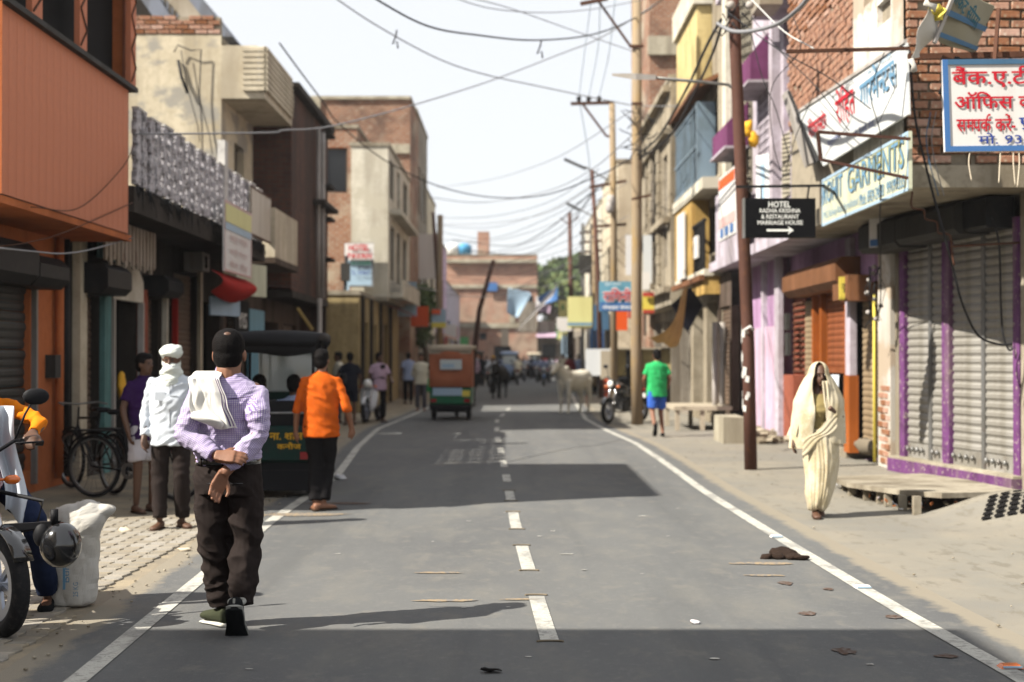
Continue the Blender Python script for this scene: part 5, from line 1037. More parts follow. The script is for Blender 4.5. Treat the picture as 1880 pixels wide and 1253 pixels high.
# ------------------------------------------------------------ wires
wl = [
 ([P(660, -20, 20), P(780, 45, 22), P(880, 64, 24), P(985, 73, 26), P(1090, 62, 29), P(1170, 30, 32), P(1230, -12, 34)], .016, 'wire', 'thick black wire sagging highest across the sky'),
 ([P(600, -15, 24), P(690, 45, 26), P(800, 105, 28), P(886, 135, 29), P(1000, 160, 31), P(1120, 185, 34), P(1180, 194, 36), P(1300, 194, 34)], .013, 'wire_grey', 'grey wire crossing the sky down to the ochre pole'),
 ([P(245, 246, 17.4), P(400, 245, 20), P(505, 243, 22), P(520, 239, 22), P(605, 232, 24), P(750, 195, 27), P(900, 148, 30), P(1030, 98, 31), P(1100, 70, 32), P(1180, 22, 34), P(1230, -10, 36)], .014, 'wire_grey', 'long grey wire rising from the orange corner to the right poles'),
 ([P(512, 78, 27), P(550, 130, 28), P(595, 190, 31), P(620, 225, 33), P(700, 290, 36), P(800, 340, 38), P(900, 362, 38), P(1000, 358, 36), P(1100, 322, 33), P(1170, 285, 32)], .016, 'wire', 'heavy wire sagging from the cream balcony corner to the ochre pole'),
 ([P(1170, 285, 32), P(1210, 250, 29), P(1260, 165, 25), P(1300, 80, 22), P(1325, 35, 20)], .024, 'wire', 'thick twisted cable climbing to the brown pole head, upper one'),
 ([P(1175, 292, 32), P(1230, 250, 28), P(1280, 160, 24), P(1310, 95, 21), P(1325, 50, 20)], .022, 'wire', 'thick twisted cable climbing to the brown pole head, lower one'),
 ([P(1318, 42, 19.5), P(1345, 56, 18), P(1380, 56, 17), P(1430, 42, 16), P(1470, 12, 15), P(1490, -12, 14)], .026, 'wire_grey', 'thick twisted grey cable looping past the brown pole'),
 ([P(785, 362, 60), P(880, 372, 55), P(1000, 352, 46), P(1085, 312, 42), P(1170, 240, 32)], .014, 'wire_grey', 'far wire to the ochre pole, uppermost of the far group'),
 ([P(800, 344, 70), P(900, 330, 60), P(1020, 290, 45), P(1165, 200, 33)], .012, 'wire_grey', 'faint far wire rising towards the ochre pole middle'),
 ([P(800, 412, 90), P(900, 410, 80), P(1000, 392, 66), P(1085, 345, 48)], .020, 'wire_grey', 'far wire over the brick building, higher'),
 ([P(830, 440, 100), P(930, 452, 85), P(1000, 425, 66), P(1090, 350, 48)], .024, 'wire', 'far dark wire over the brick building, lower'),
 ([P(860, 460, 62), P(960, 468, 62), P(1030, 430, 56), P(1098, 345, 48)], .018, 'wire', 'lowest far wire reaching the leaning left pole'),
 ([P(1085, 5, 32), P(1078, 60, 36), P(1063, 178, 42)], .010, 'board_ltblue', 'leftmost thin vertical wire dropping to the T bracket'),
 ([P(1102, 5, 32), P(1098, 90, 36), P(1081, 178, 42)], .010, 'board_ltblue', 'middle thin vertical wire dropping to the T bracket'),
 ([P(1130, -5, 32), P(1118, 100, 36), P(1100, 178, 42)], .010, 'board_ltblue', 'right thin vertical wire dropping to the T bracket'),
 ([P(1063, 178, 42), P(1080, 280, 44), P(1085, 340, 47)], .012, 'board_ltblue', 'thin wire from the T bracket down to the leaning dark pole'),
 ([P(820, -10, 26), P(900, 14, 27), P(1000, 22, 28), P(1100, 14, 30), P(1200, -6, 32)], .010, 'wire_grey', 'shallow wire crossing near the top of the sky'),
 ([P(840, -10, 24), P(930, 12, 25), P(1050, 54, 28), P(1170, 96, 32)], .009, 'wire_grey', 'thin wire slanting down to the ochre pole top'),
 ([P(1336, 20, 19), P(1430, 90, 16), P(1520, 140, 15.5), P(1600, 200, 15.2)], .007, 'wire', 'thin black wire slanting over the banner, upper'),
 ([P(1380, 30, 19), P(1440, 100, 17), P(1500, 160, 16), P(1560, 240, 15.6)], .006, 'wire', 'thin black wire slanting over the banner, lower'),
 ([P(1378, -5, 18), P(1440, 56, 16.5), P(1495, 88, 15.6)], .008, 'wire_white', 'white cable slanting towards the banner bar'),
 ([P(1455, 20, 17), P(1470, 90, 16.6), P(1418, 160, 18), P(1420, 260, 19), P(1440, 315, 19), P(1462, 250, 18), P(1500, 160, 16)], .006, 'wire', 'thin looping cable in front of the lilac wall'),
 ([P(1380, 60, 19), P(1400, 140, 18.6), P(1425, 200, 18.4), P(1450, 290, 18)], .007, 'wire', 'pair of service wires falling past the purple canopy'),
 ([P(1625, 95, 15.1), P(1600, 170, 15.2), P(1618, 250, 15.2), P(1616, 340, 15.3)], .006, 'wire', 'thin wire hanging in front of the banner'),
 ([P(1672, 92, 15.1), P(1650, 150, 15.15), P(1612, 230, 15.2)], .005, 'wire', 'thin stay wire across the right end of the banner'),
 ([P(720, 520, 43), P(900, 545, 60), P(1010, 500, 66)], .016, 'wire_grey', 'slack far wire low over the street'),
]
for k in range(12):
    y0_ = 380+k*13; wl.append(([P(790+random.uniform(-10, 30), y0_+20, 66+k), P(900, y0_+18+(k*7 % 15), 60), P(1010+k*3, y0_-10, 52), P(1100+(k % 4)*18, y0_-70-(k*5 % 30), 44)], .010, 'wire_grey' if k % 2 else 'wire', '%s faint far wire of the bundle spanning the street end' % ['topmost', 'second', 'third', 'fourth', 'fifth', 'sixth', 'seventh', 'eighth', 'ninth', 'tenth', 'eleventh', 'lowest'][k]))
for p, r_, m_, l_ in wl: cable(p, r_, m_, l_)
for k, (x, y) in enumerate(((994, 78), (728, 60))):
    b = MB(); b.tube([P(x, y-6, 26), P(x-2, y+6, 26), P(x-8, y+20, 26), P(x+1, y+16, 26), P(x+2, y+28, 26)], .016, 5); solo(b, 'hanging_scrap', 'wire', ['scrap of kite string snagged on the thick top wire', 'wisp of thread hanging from the grey wire'][k], 'scrap', P(x, y, 26), 'scraps caught on the wires')
# ------------------------------------------------------------ mid street signs and goods
def facing(name, label, px0, py0, px1, py1, d, m, rim=None, th=.04, skew=0.):
    a = P(px0, py1, d); b_ = P(px1, py0, d); return panel(name, label, (a.x, d), V((1, skew, 0)), b_.x-a.x, a.z, b_.z, m, rim, th, rimw=.06)
def fl(t, s, px0, py0, px1, py1, d, m, bo=.03): a = P(px0, py1, d-.05); b_ = P(px1, py0, d-.05); letter(t, s, a, V((1, 0, 0)), b_.x-a.x, b_.z-a.z, m, bo)
t = facing('blue_shop_sign', 'blue sign with red Hindi word outlined in white between the poles', 1100, 517, 1166, 572, 36, 'board_cyan')
b = MB(); a = P(1101, 571, 35.97); b.bx(a.x, a.x+.88, 35.95, 35.965, a.z, a.z+.22); b.build('blue_foot', 'board_blue', t); fl(t, 'रागिनी'.replace('गि', 'िग'), 1106, 528, 1160, 556, 36, 'ink_white', .09); fl(t, 'रागिनी'.replace('गि', 'िग'), 1107, 530, 1159, 554, 35.97, 'ink_red', .03); fl(t, 'मोबाइल सेन्टर'.replace('न्', '~न'), 1106, 560, 1160, 569, 35.95, 'ink_white', .03); fl(t, 'शुभ लाभ', 1110, 520, 1140, 525, 36, 'ink_white', .01)
t = facing('lemon_banner', 'pale yellow banner sagging above the far right shops', 1042, 545, 1087, 603, 50, 'board_lemon'); b = MB(); a = P(1042, 598, 49.9); b.bx(a.x, a.x+.86, 49.9, 49.94, a.z, a.z+.1); b.build('dark_band', 'ink_steel', t)
t = facing('white_banner', 'white strip banner left below the lemon banner', 1022, 583, 1050, 608, 51, 'board_white'); t = facing('small_yellow_sign', 'small yellow sign with a green mark left of the lemon banner', 1026, 552, 1041, 585, 58, 'board_lemon'); fl(t, 'A', 1030, 558, 1037, 570, 58, 'ink_green', .05)
t = facing('red_yellow_sign', 'red and yellow sign right of the ochre pole', 1180, 537, 1201, 576, 36.5, 'board_yellow'); b = MB(); a = P(1180, 545, 36.45); b.bx(a.x, a.x+.29, 36.4, 36.44, a.z, a.z+.11); a = P(1180, 576, 36.45); b.bx(a.x, a.x+.29, 36.4, 36.44, a.z, a.z+.1); b.build('red_band', 'board_red', t)
facing('orange_board', 'bright orange board hanging below the blue sign', 1132, 572, 1152, 607, 38, 'board_orange'); facing('dark_blue_sign', 'dark blue sign with pink print behind the leaning pole', 1090, 560, 1118, 606, 52, 'board_steel'); facing('blank_white_sign', 'blank white board high left of the ochre pole', 1149, 432, 1166, 505, 44, 'board_white'); facing('blank_grey_sign', 'tall bluish white board right of the ochre pole', 1181, 432, 1197, 520, 38, 'board_banner'); facing('hanging_white_board', 'small white board hanging under the bluish board', 1180, 500, 1193, 532, 37, 'board_white')
t = facing('colourful_sign', 'small orange white and yellow sign on the left grey pole', 793, 568, 819, 602, 49.5, 'board_ltblue'); b = MB(); a = P(793, 602, 49.45); b.bx(a.x, a.x+.49, 49.4, 49.44, a.z, a.z+.18); b.build('yellow_band', 'board_yellow', t); b = MB(); a = P(793, 577, 49.45); b.bx(a.x, a.x+.3, 49.4, 49.44, a.z, a.z+.16); b.build('orange_band', 'board_orange', t)
t = facing('wall_sign', 'red white and blue hotel sign on the corner of the white house', 632, 446, 686, 528, 42.7, 'board_ltblue', 'steel'); b = MB(); a = P(633, 478, 42.65); b.bx(a.x, a.x+.87, 42.6, 42.64, a.z, a.z+.5); b.build('white_field', 'board_white', t)
fl(t, 'HOTEL', 640, 449, 678, 461, 42.6, 'ink_red', .06); fl(t, 'PAVAN', 638, 465, 682, 475, 42.6, 'ink_red', .06); fl(t, 'AC ROOMS', 645, 481, 680, 486, 42.68, 'ink_green', .03); fl(t, 'RESTAURANT', 657, 489, 680, 494, 42.68, 'ink_black', .02); fl(t, 'TEL. MARKET', 644, 497, 680, 505, 42.68, 'ink_blue', .0)
facing('wall_blue_sign', 'blue and white painted board on the grey house', 768, 430, 800, 512, 57.0, 'board_white'); facing('yellow_plate', 'little yellow and blue plate under the hotel sign', 632, 505, 641, 534, 42.3, 'board_ltblue')
facing('far_board', 'far cream board leaning before the brick building', 920, 605, 934, 636, 90, 'board_cream'); facing('far_board', 'far white board right of the cloth canopy', 984, 545, 1000, 566, 96, 'board_white'); facing('far_board', 'far grey gate board behind the traffic', 953, 555, 985, 610, 112, 'grey_plaster')
for k, (q, m_, l_) in enumerate((([(945, 612), (955, 600), (1025, 520), (1018, 540)], 'board_white', 'white cloth canopy edge slanting over the far street'), ([(932, 528), (978, 538), (950, 585), (930, 575)], 'board_ltblue', 'pale blue cloth left of the far canopy'), ([(1025, 525), (1024, 552), (995, 560), (985, 548)], 'board_blue', 'dark blue cloth right of the far canopy'), ([(985, 560), (1012, 560), (1010, 576), (984, 572)], 'cloth_pink', 'pink cloth awning below the far canopy'))):
    pts = [P(x, y, 94+k*.6) for x, y in q]; b = grid(lambda u, v: pts[0].lerp(pts[1], u).lerp(pts[3].lerp(pts[2], u), v)+V((0, .4*math.sin(3*u)*v, 0)), 6, 5); tag(cloth_obj(b, 'cloth_canopy', m_, None), l_, 'cloth')
pts = [P(1188, 622, 28.5), P(1240, 640, 29.5), P(1263, 526, 29.8), P(1254, 530, 28.6)]
b = grid(lambda u, v: pts[0].lerp(pts[1], u).lerp(pts[3].lerp(pts[2], u), v)+V((.12*math.sin(v*PI)*(1-u), 0, -.38*math.sin(v*PI)*(.6+.4*u)+.03*math.sin(u*14))), 12, 14); tag(cloth_obj(b, 'tarpaulin', 'tarp_tan', None), 'tan tarpaulin sagging over the pavement beside the green shirted man', 'tarpaulin')
pts = [P(1232, 560, 30), P(1262, 610, 29.8), P(1268, 528, 29.9), P(1255, 530, 29.6)]; b = MB(); b.prism([pts[0], pts[1], P(1290, 560, 31), pts[2]], (.05, .3, 0)); solo(b, 'dark_cloth', 'cloth_navy', 'dark cloth flap hanging behind the tan tarpaulin', 'cloth', pts[1])
t = thing('white_stall', 'white metal stall box on legs behind the white cow', 'stall', P(1100, 700, 42.5)); b = MB(); a = P(1078, 690, 42.5); c = P(1127, 641, 42.5); b.bx(a.x, c.x, 42.5, 43.6, a.z, c.z); b.build('cabinet', 'scooter_white', t); b = MB(); [b.bx(x, x+.05, y, y+.05, 0, a.z) for x in (a.x+.03, c.x-.08) for y in (42.55, 43.5)]; b.build('leg', 'rust', t); b = MB(); b.bx(a.x+.4, c.x, 42.45, 42.49, a.z-.1, c.z-.05); b.build('front_panel', 'canvas_cream', t)
t = thing('yellow_stall', 'dull yellow boarded stall in the shade beside the parked motorbike', 'stall', P(1165, 720, 43)); b = MB(); a = P(1130, 690, 43); c = P(1232, 642, 43); b.bx(a.x, c.x, 43, 44.2, a.z, c.z); b.build('counter', 'pale_yellow', t); b = MB(); b.bx(a.x+.1, c.x-.1, 43.1, 44.1, 0, a.z-.002); b.build('dark_base', 'rick_dark', t); b = MB(); b.bx(a.x-.1, c.x+.1, 42.8, 44.3, c.z+.002, c.z+.06); b.build('top_board', 'canvas_cream', t)
for k, x in enumerate((1150, 1172, 1205)): b = MB(); p = P(x, 690, 42.9); b.bx(p.x, p.x+.12, 42.9, 42.99, p.z, p.z+.75); b.build('dark_board', 'rick_dark', t)
# small boards, awnings and hanging goods along both shop rows
random.seed(77)
cols = [('faded red', 'board_red'), ('pale blue', 'board_ltblue'), ('cream', 'board_cream'), ('orange', 'board_orange'), ('dark blue', 'board_blue'), ('lemon', 'board_lemon'), ('white', 'board_white'), ('green', 'cloth_green'), ('pink', 'board_pink'), ('black', 'board_black')]
kinds = ['awning', 'signboard', 'hanging cloth', 'projecting board', 'crate stack']
n = 0
for side in (-1, 1):
    for ci, (cn, cm) in enumerate(cols):
        for kk in range(2):
            kd = kinds[(ci+kk*2+(side > 0)) % 5]; y = 47+((ci*2+kk)*7 % 20)*2.9; X = (-4.1 if y < 52 else -3.85) if side < 0 else (4.0 if y < 53 else 3.85)
            z = random.uniform(2.3, 3.0); s = -side; w = random.uniform(.8, 1.8); b = MB()
            if kd == 'awning': b.prism([(X, y, z+.35), (X, y+w, z+.35), (X+s*.9, y+w, z), (X+s*.9, y, z)][::s], (0, 0, .03))
            elif kd == 'signboard': b.bx(*sorted((X+s*.02, X+s*.1)), y, y+w, z+.3, z+.9)
            elif kd == 'projecting board': b.bx(*sorted((X+s*.1, X+s*.75)), y, y+.06, z+.2, z+.9+random.random()*.6)
            elif kd == 'hanging cloth':
                for q in range(3): b.bx(*sorted((X+s*(.25+.2*q), X+s*(.40+.2*q))), y+.02*q, y+.03+.02*q, z-1.2-random.random()*.3, z)
            else:
                for q in range(4): b.bx(*sorted((X+s*.15, X+s*(.55+.05*random.random()))), y+.03*q, y+.45+.03*q, .3*q, .3*q+.28)
            solo(b, kd.replace(' ', '_'), cm, '%s %s on the %s row of far shops' % (cn, kd, 'left' if side < 0 else 'right'), kd.split()[-1] if kd != 'crate stack' else 'crates', (X, y, 0), None)
t = thing('wooden_platform', 'low wooden bench platform in front of the dark right shops', 'platform', (4.0, 30.5, 0)); b = MB(); b.bx(3.35, 4.55, 29.4, 31.6, .42, .5); b.build('deck', 'canvas_cream', t); b = MB(); [b.bx(x, x+.09, y, y+.09, 0, .42) for x in (3.38, 3.9, 4.42) for y in (29.45, 31.4)]; b.build('leg', 'canvas_cream', t)
b = MB(); b.bx(3.72, 4.12, 25.0, 26.2, 0, .46); crumple(b, .02, 3); solo(b, 'concrete_block', 'concrete_pale', 'cream painted concrete block behind the brown pole', 'block', (3.9, 25.6, 0))
b = MB(); b.bx(4.88, 4.9, 30.0, 30.05, 0, .1); 
t = thing('brown_shutter_shop', 'narrow shop with a brown rolling shutter left of the brown pole', 'shop', (4.55, 29.6, 0)); b = MB(); facade(b, (4.55, 31.5), RU, 2.0, 0, 3.3, ((.35, 1.85, .4, 2.6),), .2); b.build('wall', 'brown_plaster', t); shutter(t, (4.6, 31.5), RU, .35, 1.85, .4, 2.6, 'shutter_brown', .09, -.02)
# raised slab over the open drain, ramp with grating
t = thing('drain_slab', 'concrete slab on short posts over the open drain', 'slab', (4.3, 15.5, 0))
b = MB(); pts = [(3.72, 16.6), (3.62, 15.4), (3.86, 14.2), (4.15, 13.75), (5.05, 14.0), (5.1, 16.0), (4.95, 17.2)]; b.prism([V((x, y, .07+.09*(17.2-y)/3.4)) for x, y in pts], (0, 0, .05)); b.build('deck', 'concrete', t)
for (px, py) in ((1552, 897), (1564, 906), (1592, 915), (1617, 921), (1631, 926), (1658, 934), (1684, 944)):
    d = F*CH/(py-HZ+4); p = P(px, py, d); b = MB(); b.bx(p.x-.035, p.x+.035, d, d+.07, 0, .075+.09*(17.2-d)/3.4 if px < 1680 else .19); b.build('post', 'concrete', t)
b = MB(); b.add([(3.82, 16.6, .004), (3.74, 15.4, .004), (3.95, 14.3, .004), (4.2, 13.95, .004), (5.1, 14.1, .004), (5.12, 17.1, .004)], [(0, 1, 2, 3, 4, 5)]); struct(b, 'drain_bed', 'soil')
random.seed(12); b = MB()
for k in range(230):
    x = random.uniform(3.75, 5.0); y = random.uniform(13.8, 16.8); s = random.uniform(.01, .035); q = Matrix.Rotation(random.uniform(0, 3), 3, V((random.random(), random.random(), random.random())).normalized())
    b.box((x, y, .03+random.random()*.07), (s*1.4, s, .008), q, random.randrange(4))
o = b.build('drain_litter', ['litter', 'canvas_cream', 'terracotta', 'soil']); tag(o, 'scraps of litter lying in the open drain', 'litter', None, 'stuff')
def rampz(x, y):
    q = lambda t: max(0, min(1, t))**2*(3-2*max(0, min(1, t)))
    return .25*q((x-3.75)/1.1)*q((y-11.9)/1.6)+.004-.012*(max(0, 1-(x-3.5)/.3)+max(0, 1-(y-10.4)/.3))
b = grid(lambda u, v: V((3.5+3.5*u, 10.4+3.4*v, (rampz(3.5+3.5*u, 10.4+3.4*v) if v < .999 else -.01)+.006*noise.noise(V((u*9, v*9, 0))))), 30, 30); struct(b, 'concrete_ramp', 'shoulder')
t = thing('drain_grate', 'rusty slotted drain grate set in the concrete ramp', 'grate', (4.75, 12.9, .25))
for i in range(12):
    for j in range(6):
        x = 4.20+.115*i+.055*j; y = 12.75+.125*j; z = rampz(x, y)+.016; b = MB(); b.prism([V((x, y, z)), V((x+.082, y, rampz(x+.082, y)+.016)), V((x+.082+.03, y+.075, rampz(x+.112, y+.075)+.016)), V((x+.03, y+.075, rampz(x+.03, y+.075)+.016))], (0, 0, .004)); b.build('slot', 'dark_void', t)
# dung, stains, studs, litter
b = MB(); 
for (x, y, r_) in ((1410, 1026, .06), (1424, 1026, .07), (1438, 1022, .11), (1455, 1027, .07), (1470, 1028, .06)):
    d = F*CH/(y-HZ); p = P(x, y, d); b.ball((p.x, p.y, .018), (r_, r_*.8, r_*.45), 12, 7)
crumple(b, .03, 14, 3); solo(b, 'dung_heap', 'dung', 'dark dung heap lying against the right edge line', 'dung', P(1438, 1026, F*CH/(1026-HZ)))
def blot(px, py, rx, ry, m, seed, z=.0055):
    d = F*CH/(py-HZ); p = P(px, py, d); random.seed(seed); b = MB(); n = 18; b.add([(p.x, p.y, z)]+[(p.x+rx*math.cos(2*PI*k/n)*random.uniform(.6, 1.15), p.y+ry*math.sin(2*PI*k/n)*random.uniform(.6, 1.15), z) for k in range(n)], [(0, k+1, (k+1) % n+1) for k in range(n)]); return b.build('stain', m, road, world=False)
for k, (px, py, rx, ry, m_) in enumerate([(1441, 1071, .05, .09, 'stain'), (1482, 1127, .06, .08, 'stain'), (1549, 1196, .06, .1, 'stain'), (1400, 1035, .28, .07, 'stain_tan'), (1405, 1057, .15, .05, 'stain_tan'), (815, 1103, .22, .05, 'stain_tan'), (955, 1101, .13, .03, 'stain_tan'), (1520, 1082, .04, .06, 'stain'), (805, 1052, .22, .04, 'stain_tan'), (1640, 1133, .06, .07, 'stain'), (1040, 1018, .06, .02, 'road_paint'), (1180, 948, .05, .03, 'road_paint'), (1072, 1047, .025, .02, 'road_paint'), (560, 945, .5, .15, 'stain_tan'), (620, 925, .4, .12, 'stain'), (1735, 1205, .06, .05, 'stain')]): blot(px, py, rx, ry, m_, k)
def gpt(px, py): d = F*CH/(py-HZ); return V(((px-940)/F*d, d, .0045))
random.seed(31)
for k in range(20):
    y = random.uniform(6.8, 20); x = random.uniform(-1.7, 2.0); b = MB(); s = random.uniform(.008, .022); z = .0062; n = 7
    b.add([(x+s*1.6*math.cos(2*PI*q/n)*random.uniform(.6, 1.2), y+s*math.sin(2*PI*q/n)*random.uniform(.6, 1.2), z) for q in range(n)], [tuple(range(n))]); b.build('paint_fleck', 'road_paint', road, world=False)
for k, (px, py, l_) in enumerate(((1425, 987, 'farthest road stud on the right edge line'), (1583, 1080, 'middle white road stud on the right edge line'), (1852, 1226, 'nearest amber and blue road stud on the right edge line'))):
    d = F*CH/(py-HZ); p = P(px, py, d); t = thing('road_stud', l_, 'road stud', (p.x, p.y, .005), 0, 'studs on the right edge line'); b = MB(); b.loft([[(-.055, -.04, 0), (.055, -.04, 0), (.055, .04, 0), (-.055, .04, 0)], [(-.04, -.022, .018), (.04, -.022, .018), (.04, .022, .018), (-.04, .022, .018)]], 0, False); b.build('body', 'amber' if k == 2 else 'jali_top', t, world=False); b = MB(); b.bx(-.045, .045, -.044, -.034, .004, .013); b.build('reflector', 'board_ltblue', t, world=False)
for k, (px, py, s, m_, l_) in enumerate(((625, 881, .09, 'litter', 'crumpled white paper on the left edge line'), (232, 977, .06, 'board_cream', 'small scrap of card on the left pavement'), (903, 1234, .05, 'dark_void', 'dark twig lying in the foreground shade'), (1275, 1145, .03, 'litter', 'tiny white scrap near the right edge line'), (340, 1012, .05, 'board_cream', 'pale scrap beside the striding man'))):
    d = F*CH/(py-HZ); p = P(px, py, d); b = MB(); b.ball((p.x, d, s*.3), (s, s*.6, s*.35 if k != 2 else .008), 8, 6); crumple(b, s*.5, 22, k); solo(b, 'litter', m_, l_, 'litter', (p.x, d, 0))
random.seed(14); b = MB()
for k in range(70):
    s = random.uniform(.05, .16); x = random.uniform(4.2, 4.9); y = random.uniform(24.6, 28.2)
    q = Matrix.Rotation(random.uniform(-.5, .5), 3, 'X') @ Matrix.Rotation(random.uniform(0, 3), 3, 'Z'); b.box((x, y, s*.3+random.random()*.1), (s*(3 if k % 4 == 0 else 1.2), s, s*.6), q, k % 3)
tag(b.build('rubble', ['concrete', 'soil', 'canvas_cream']), 'rubble and scrap wood heaped before the pink wall', 'rubble', None, 'stuff')
random.seed(15); b = MB()
for k in range(150):
    x = random.uniform(2.6, 6); y = random.uniform(7, 24); s = random.uniform(.005, .014); b.ball((x, y, .012), (s, s, s*.6), 5, 4)
for k in range(260):
    x = random.uniform(-2.9, -2.35) if k % 2 else random.uniform(-5, -2.4); y = random.uniform(6.5, 18); s = random.uniform(.005, .014); b.ball((x, y, .01), (s, s, s*.6), 5, 4)
tag(b.build('loose_gravel', 'concrete'), 'loose grit and pebbles along both road edges', 'gravel', None, 'stuff')
# cement sack of the left foreground
t = thing('plastic_sack', 'white woven plastic sack standing open on the pavers', 'sack', (-2.70, 8.75, 0)); rings = []; random.seed(6)
for (z, cx, rx, ry) in ((.0, .0, .12, .10), (.03, .0, .15, .12), (.16, .0, .155, .125), (.32, .01, .152, .125), (.45, .02, .148, .12), (.54, .02, .15, .12), (.61, .03, .172, .11), (.67, .05, .195, .085), (.715, .065, .195, .05), (.735, .075, .17, .018), (.74, .08, .12, .006)):
    rings.append([(cx+rx*math.cos(w)*(1+.04*math.sin(w*5+z*9)), ry*math.sin(w)*(1+.06*math.sin(w*4-z*12)), z+(.06*(z-.5)*4*(.5-abs(math.cos(w)-.1)) if z > .5 else 0)) for w in [2*PI*j/28 for j in range(28)]])
b = MB(); b.loft(rings)
me = evalmesh(b.mesh('sack_body', 'sack'), [('SUBSURF', dict(levels=2, render_levels=2))]); me.polygons.foreach_set('use_smooth', [False]*len(me.polygons)); me.update()
for v in me.vertices: dd = noise.voronoi(V((v.co.x*7+v.co.z*2, v.co.y*7, v.co.z*5)))[0]; d2 = noise.voronoi(v.co*15)[0]; v.co += v.normal*(.022*min(.6, dd[1]-dd[0])+.006*min(.6, d2[1]-d2[0])-.008)
t.scale = (1.02, 1, .86); o = bpy.data.objects.new('sack_body', me); C.objects.link(o); o.parent = t
letter(t, 'Bunge', V((.05, -.185, .20)), V((0, 0, 1)), .2, .05, 'ink_steel', .0, V((-1, 0, 0)), .0, world=False); letter(t, '25 KG', V((.09, -.185, .10)), V((0, 0, 1)), .10, .03, 'ink_steel', .0, V((-1, 0, 0)), .0, world=False)
b = MB(); b.bx(.0, .015, -.188, -.185, .15, .3); b.build('printed_stripe', 'ink_steel', t, world=False)
# ------------------------------------------------------------ vehicles
def ring(b, c, ax, R, r, n=28, k=8, mi=0):
    c = V(c); ax = V(ax).normalized(); a = ax.orthogonal().normalized(); d = ax.cross(a); vs = []; fs = []
    for i in range(n):
        q = 2*PI*i/n; e = a*math.cos(q)+d*math.sin(q)
        for j in range(k): w = 2*PI*j/k; vs.append(c+e*(R+r*math.cos(w))+ax*(r*math.sin(w)))
    for i in range(n):
        for j in range(k): fs.append((i*k+j, i*k+(j+1) % k, ((i+1) % n)*k+(j+1) % k, ((i+1) % n)*k+j))
    return b.add(vs, fs, mi, True)
def wheel(t, c, R, w, style='spoke', ax=(1, 0, 0), rimm='alloy'):
    c = V(c); b = MB(); ring(b, c, ax, R-w*.55, w*.6, 32, 8); o = b.build('wheel', 'rubber', t, world=False)
    b = MB(); b.disc(c, ax, R-w*1.55, R-w*1.05, w*.7, 32); b.disc(c, ax, .0, .045, w*1.5, 12)
    A = V(ax).normalized(); p = A.orthogonal().normalized(); q = A.cross(p)
    if style == 'spoke':
        for k in range(20): a = 2*PI*k/20; e = p*math.cos(a)+q*math.sin(a); b.tube([c+A*(.02 if k % 2 else -.02), c+e*(R-w*1.4)], .0022 if R < .4 else .004, 4)
    else:
        for k in range(6): a = 2*PI*k/6; e = p*math.cos(a)+q*math.sin(a); b.bar(c+e*.03, c+e*(R-w*1.3), .02, .03)
    x = b.build('rim', rimm, o, world=False)
    return o
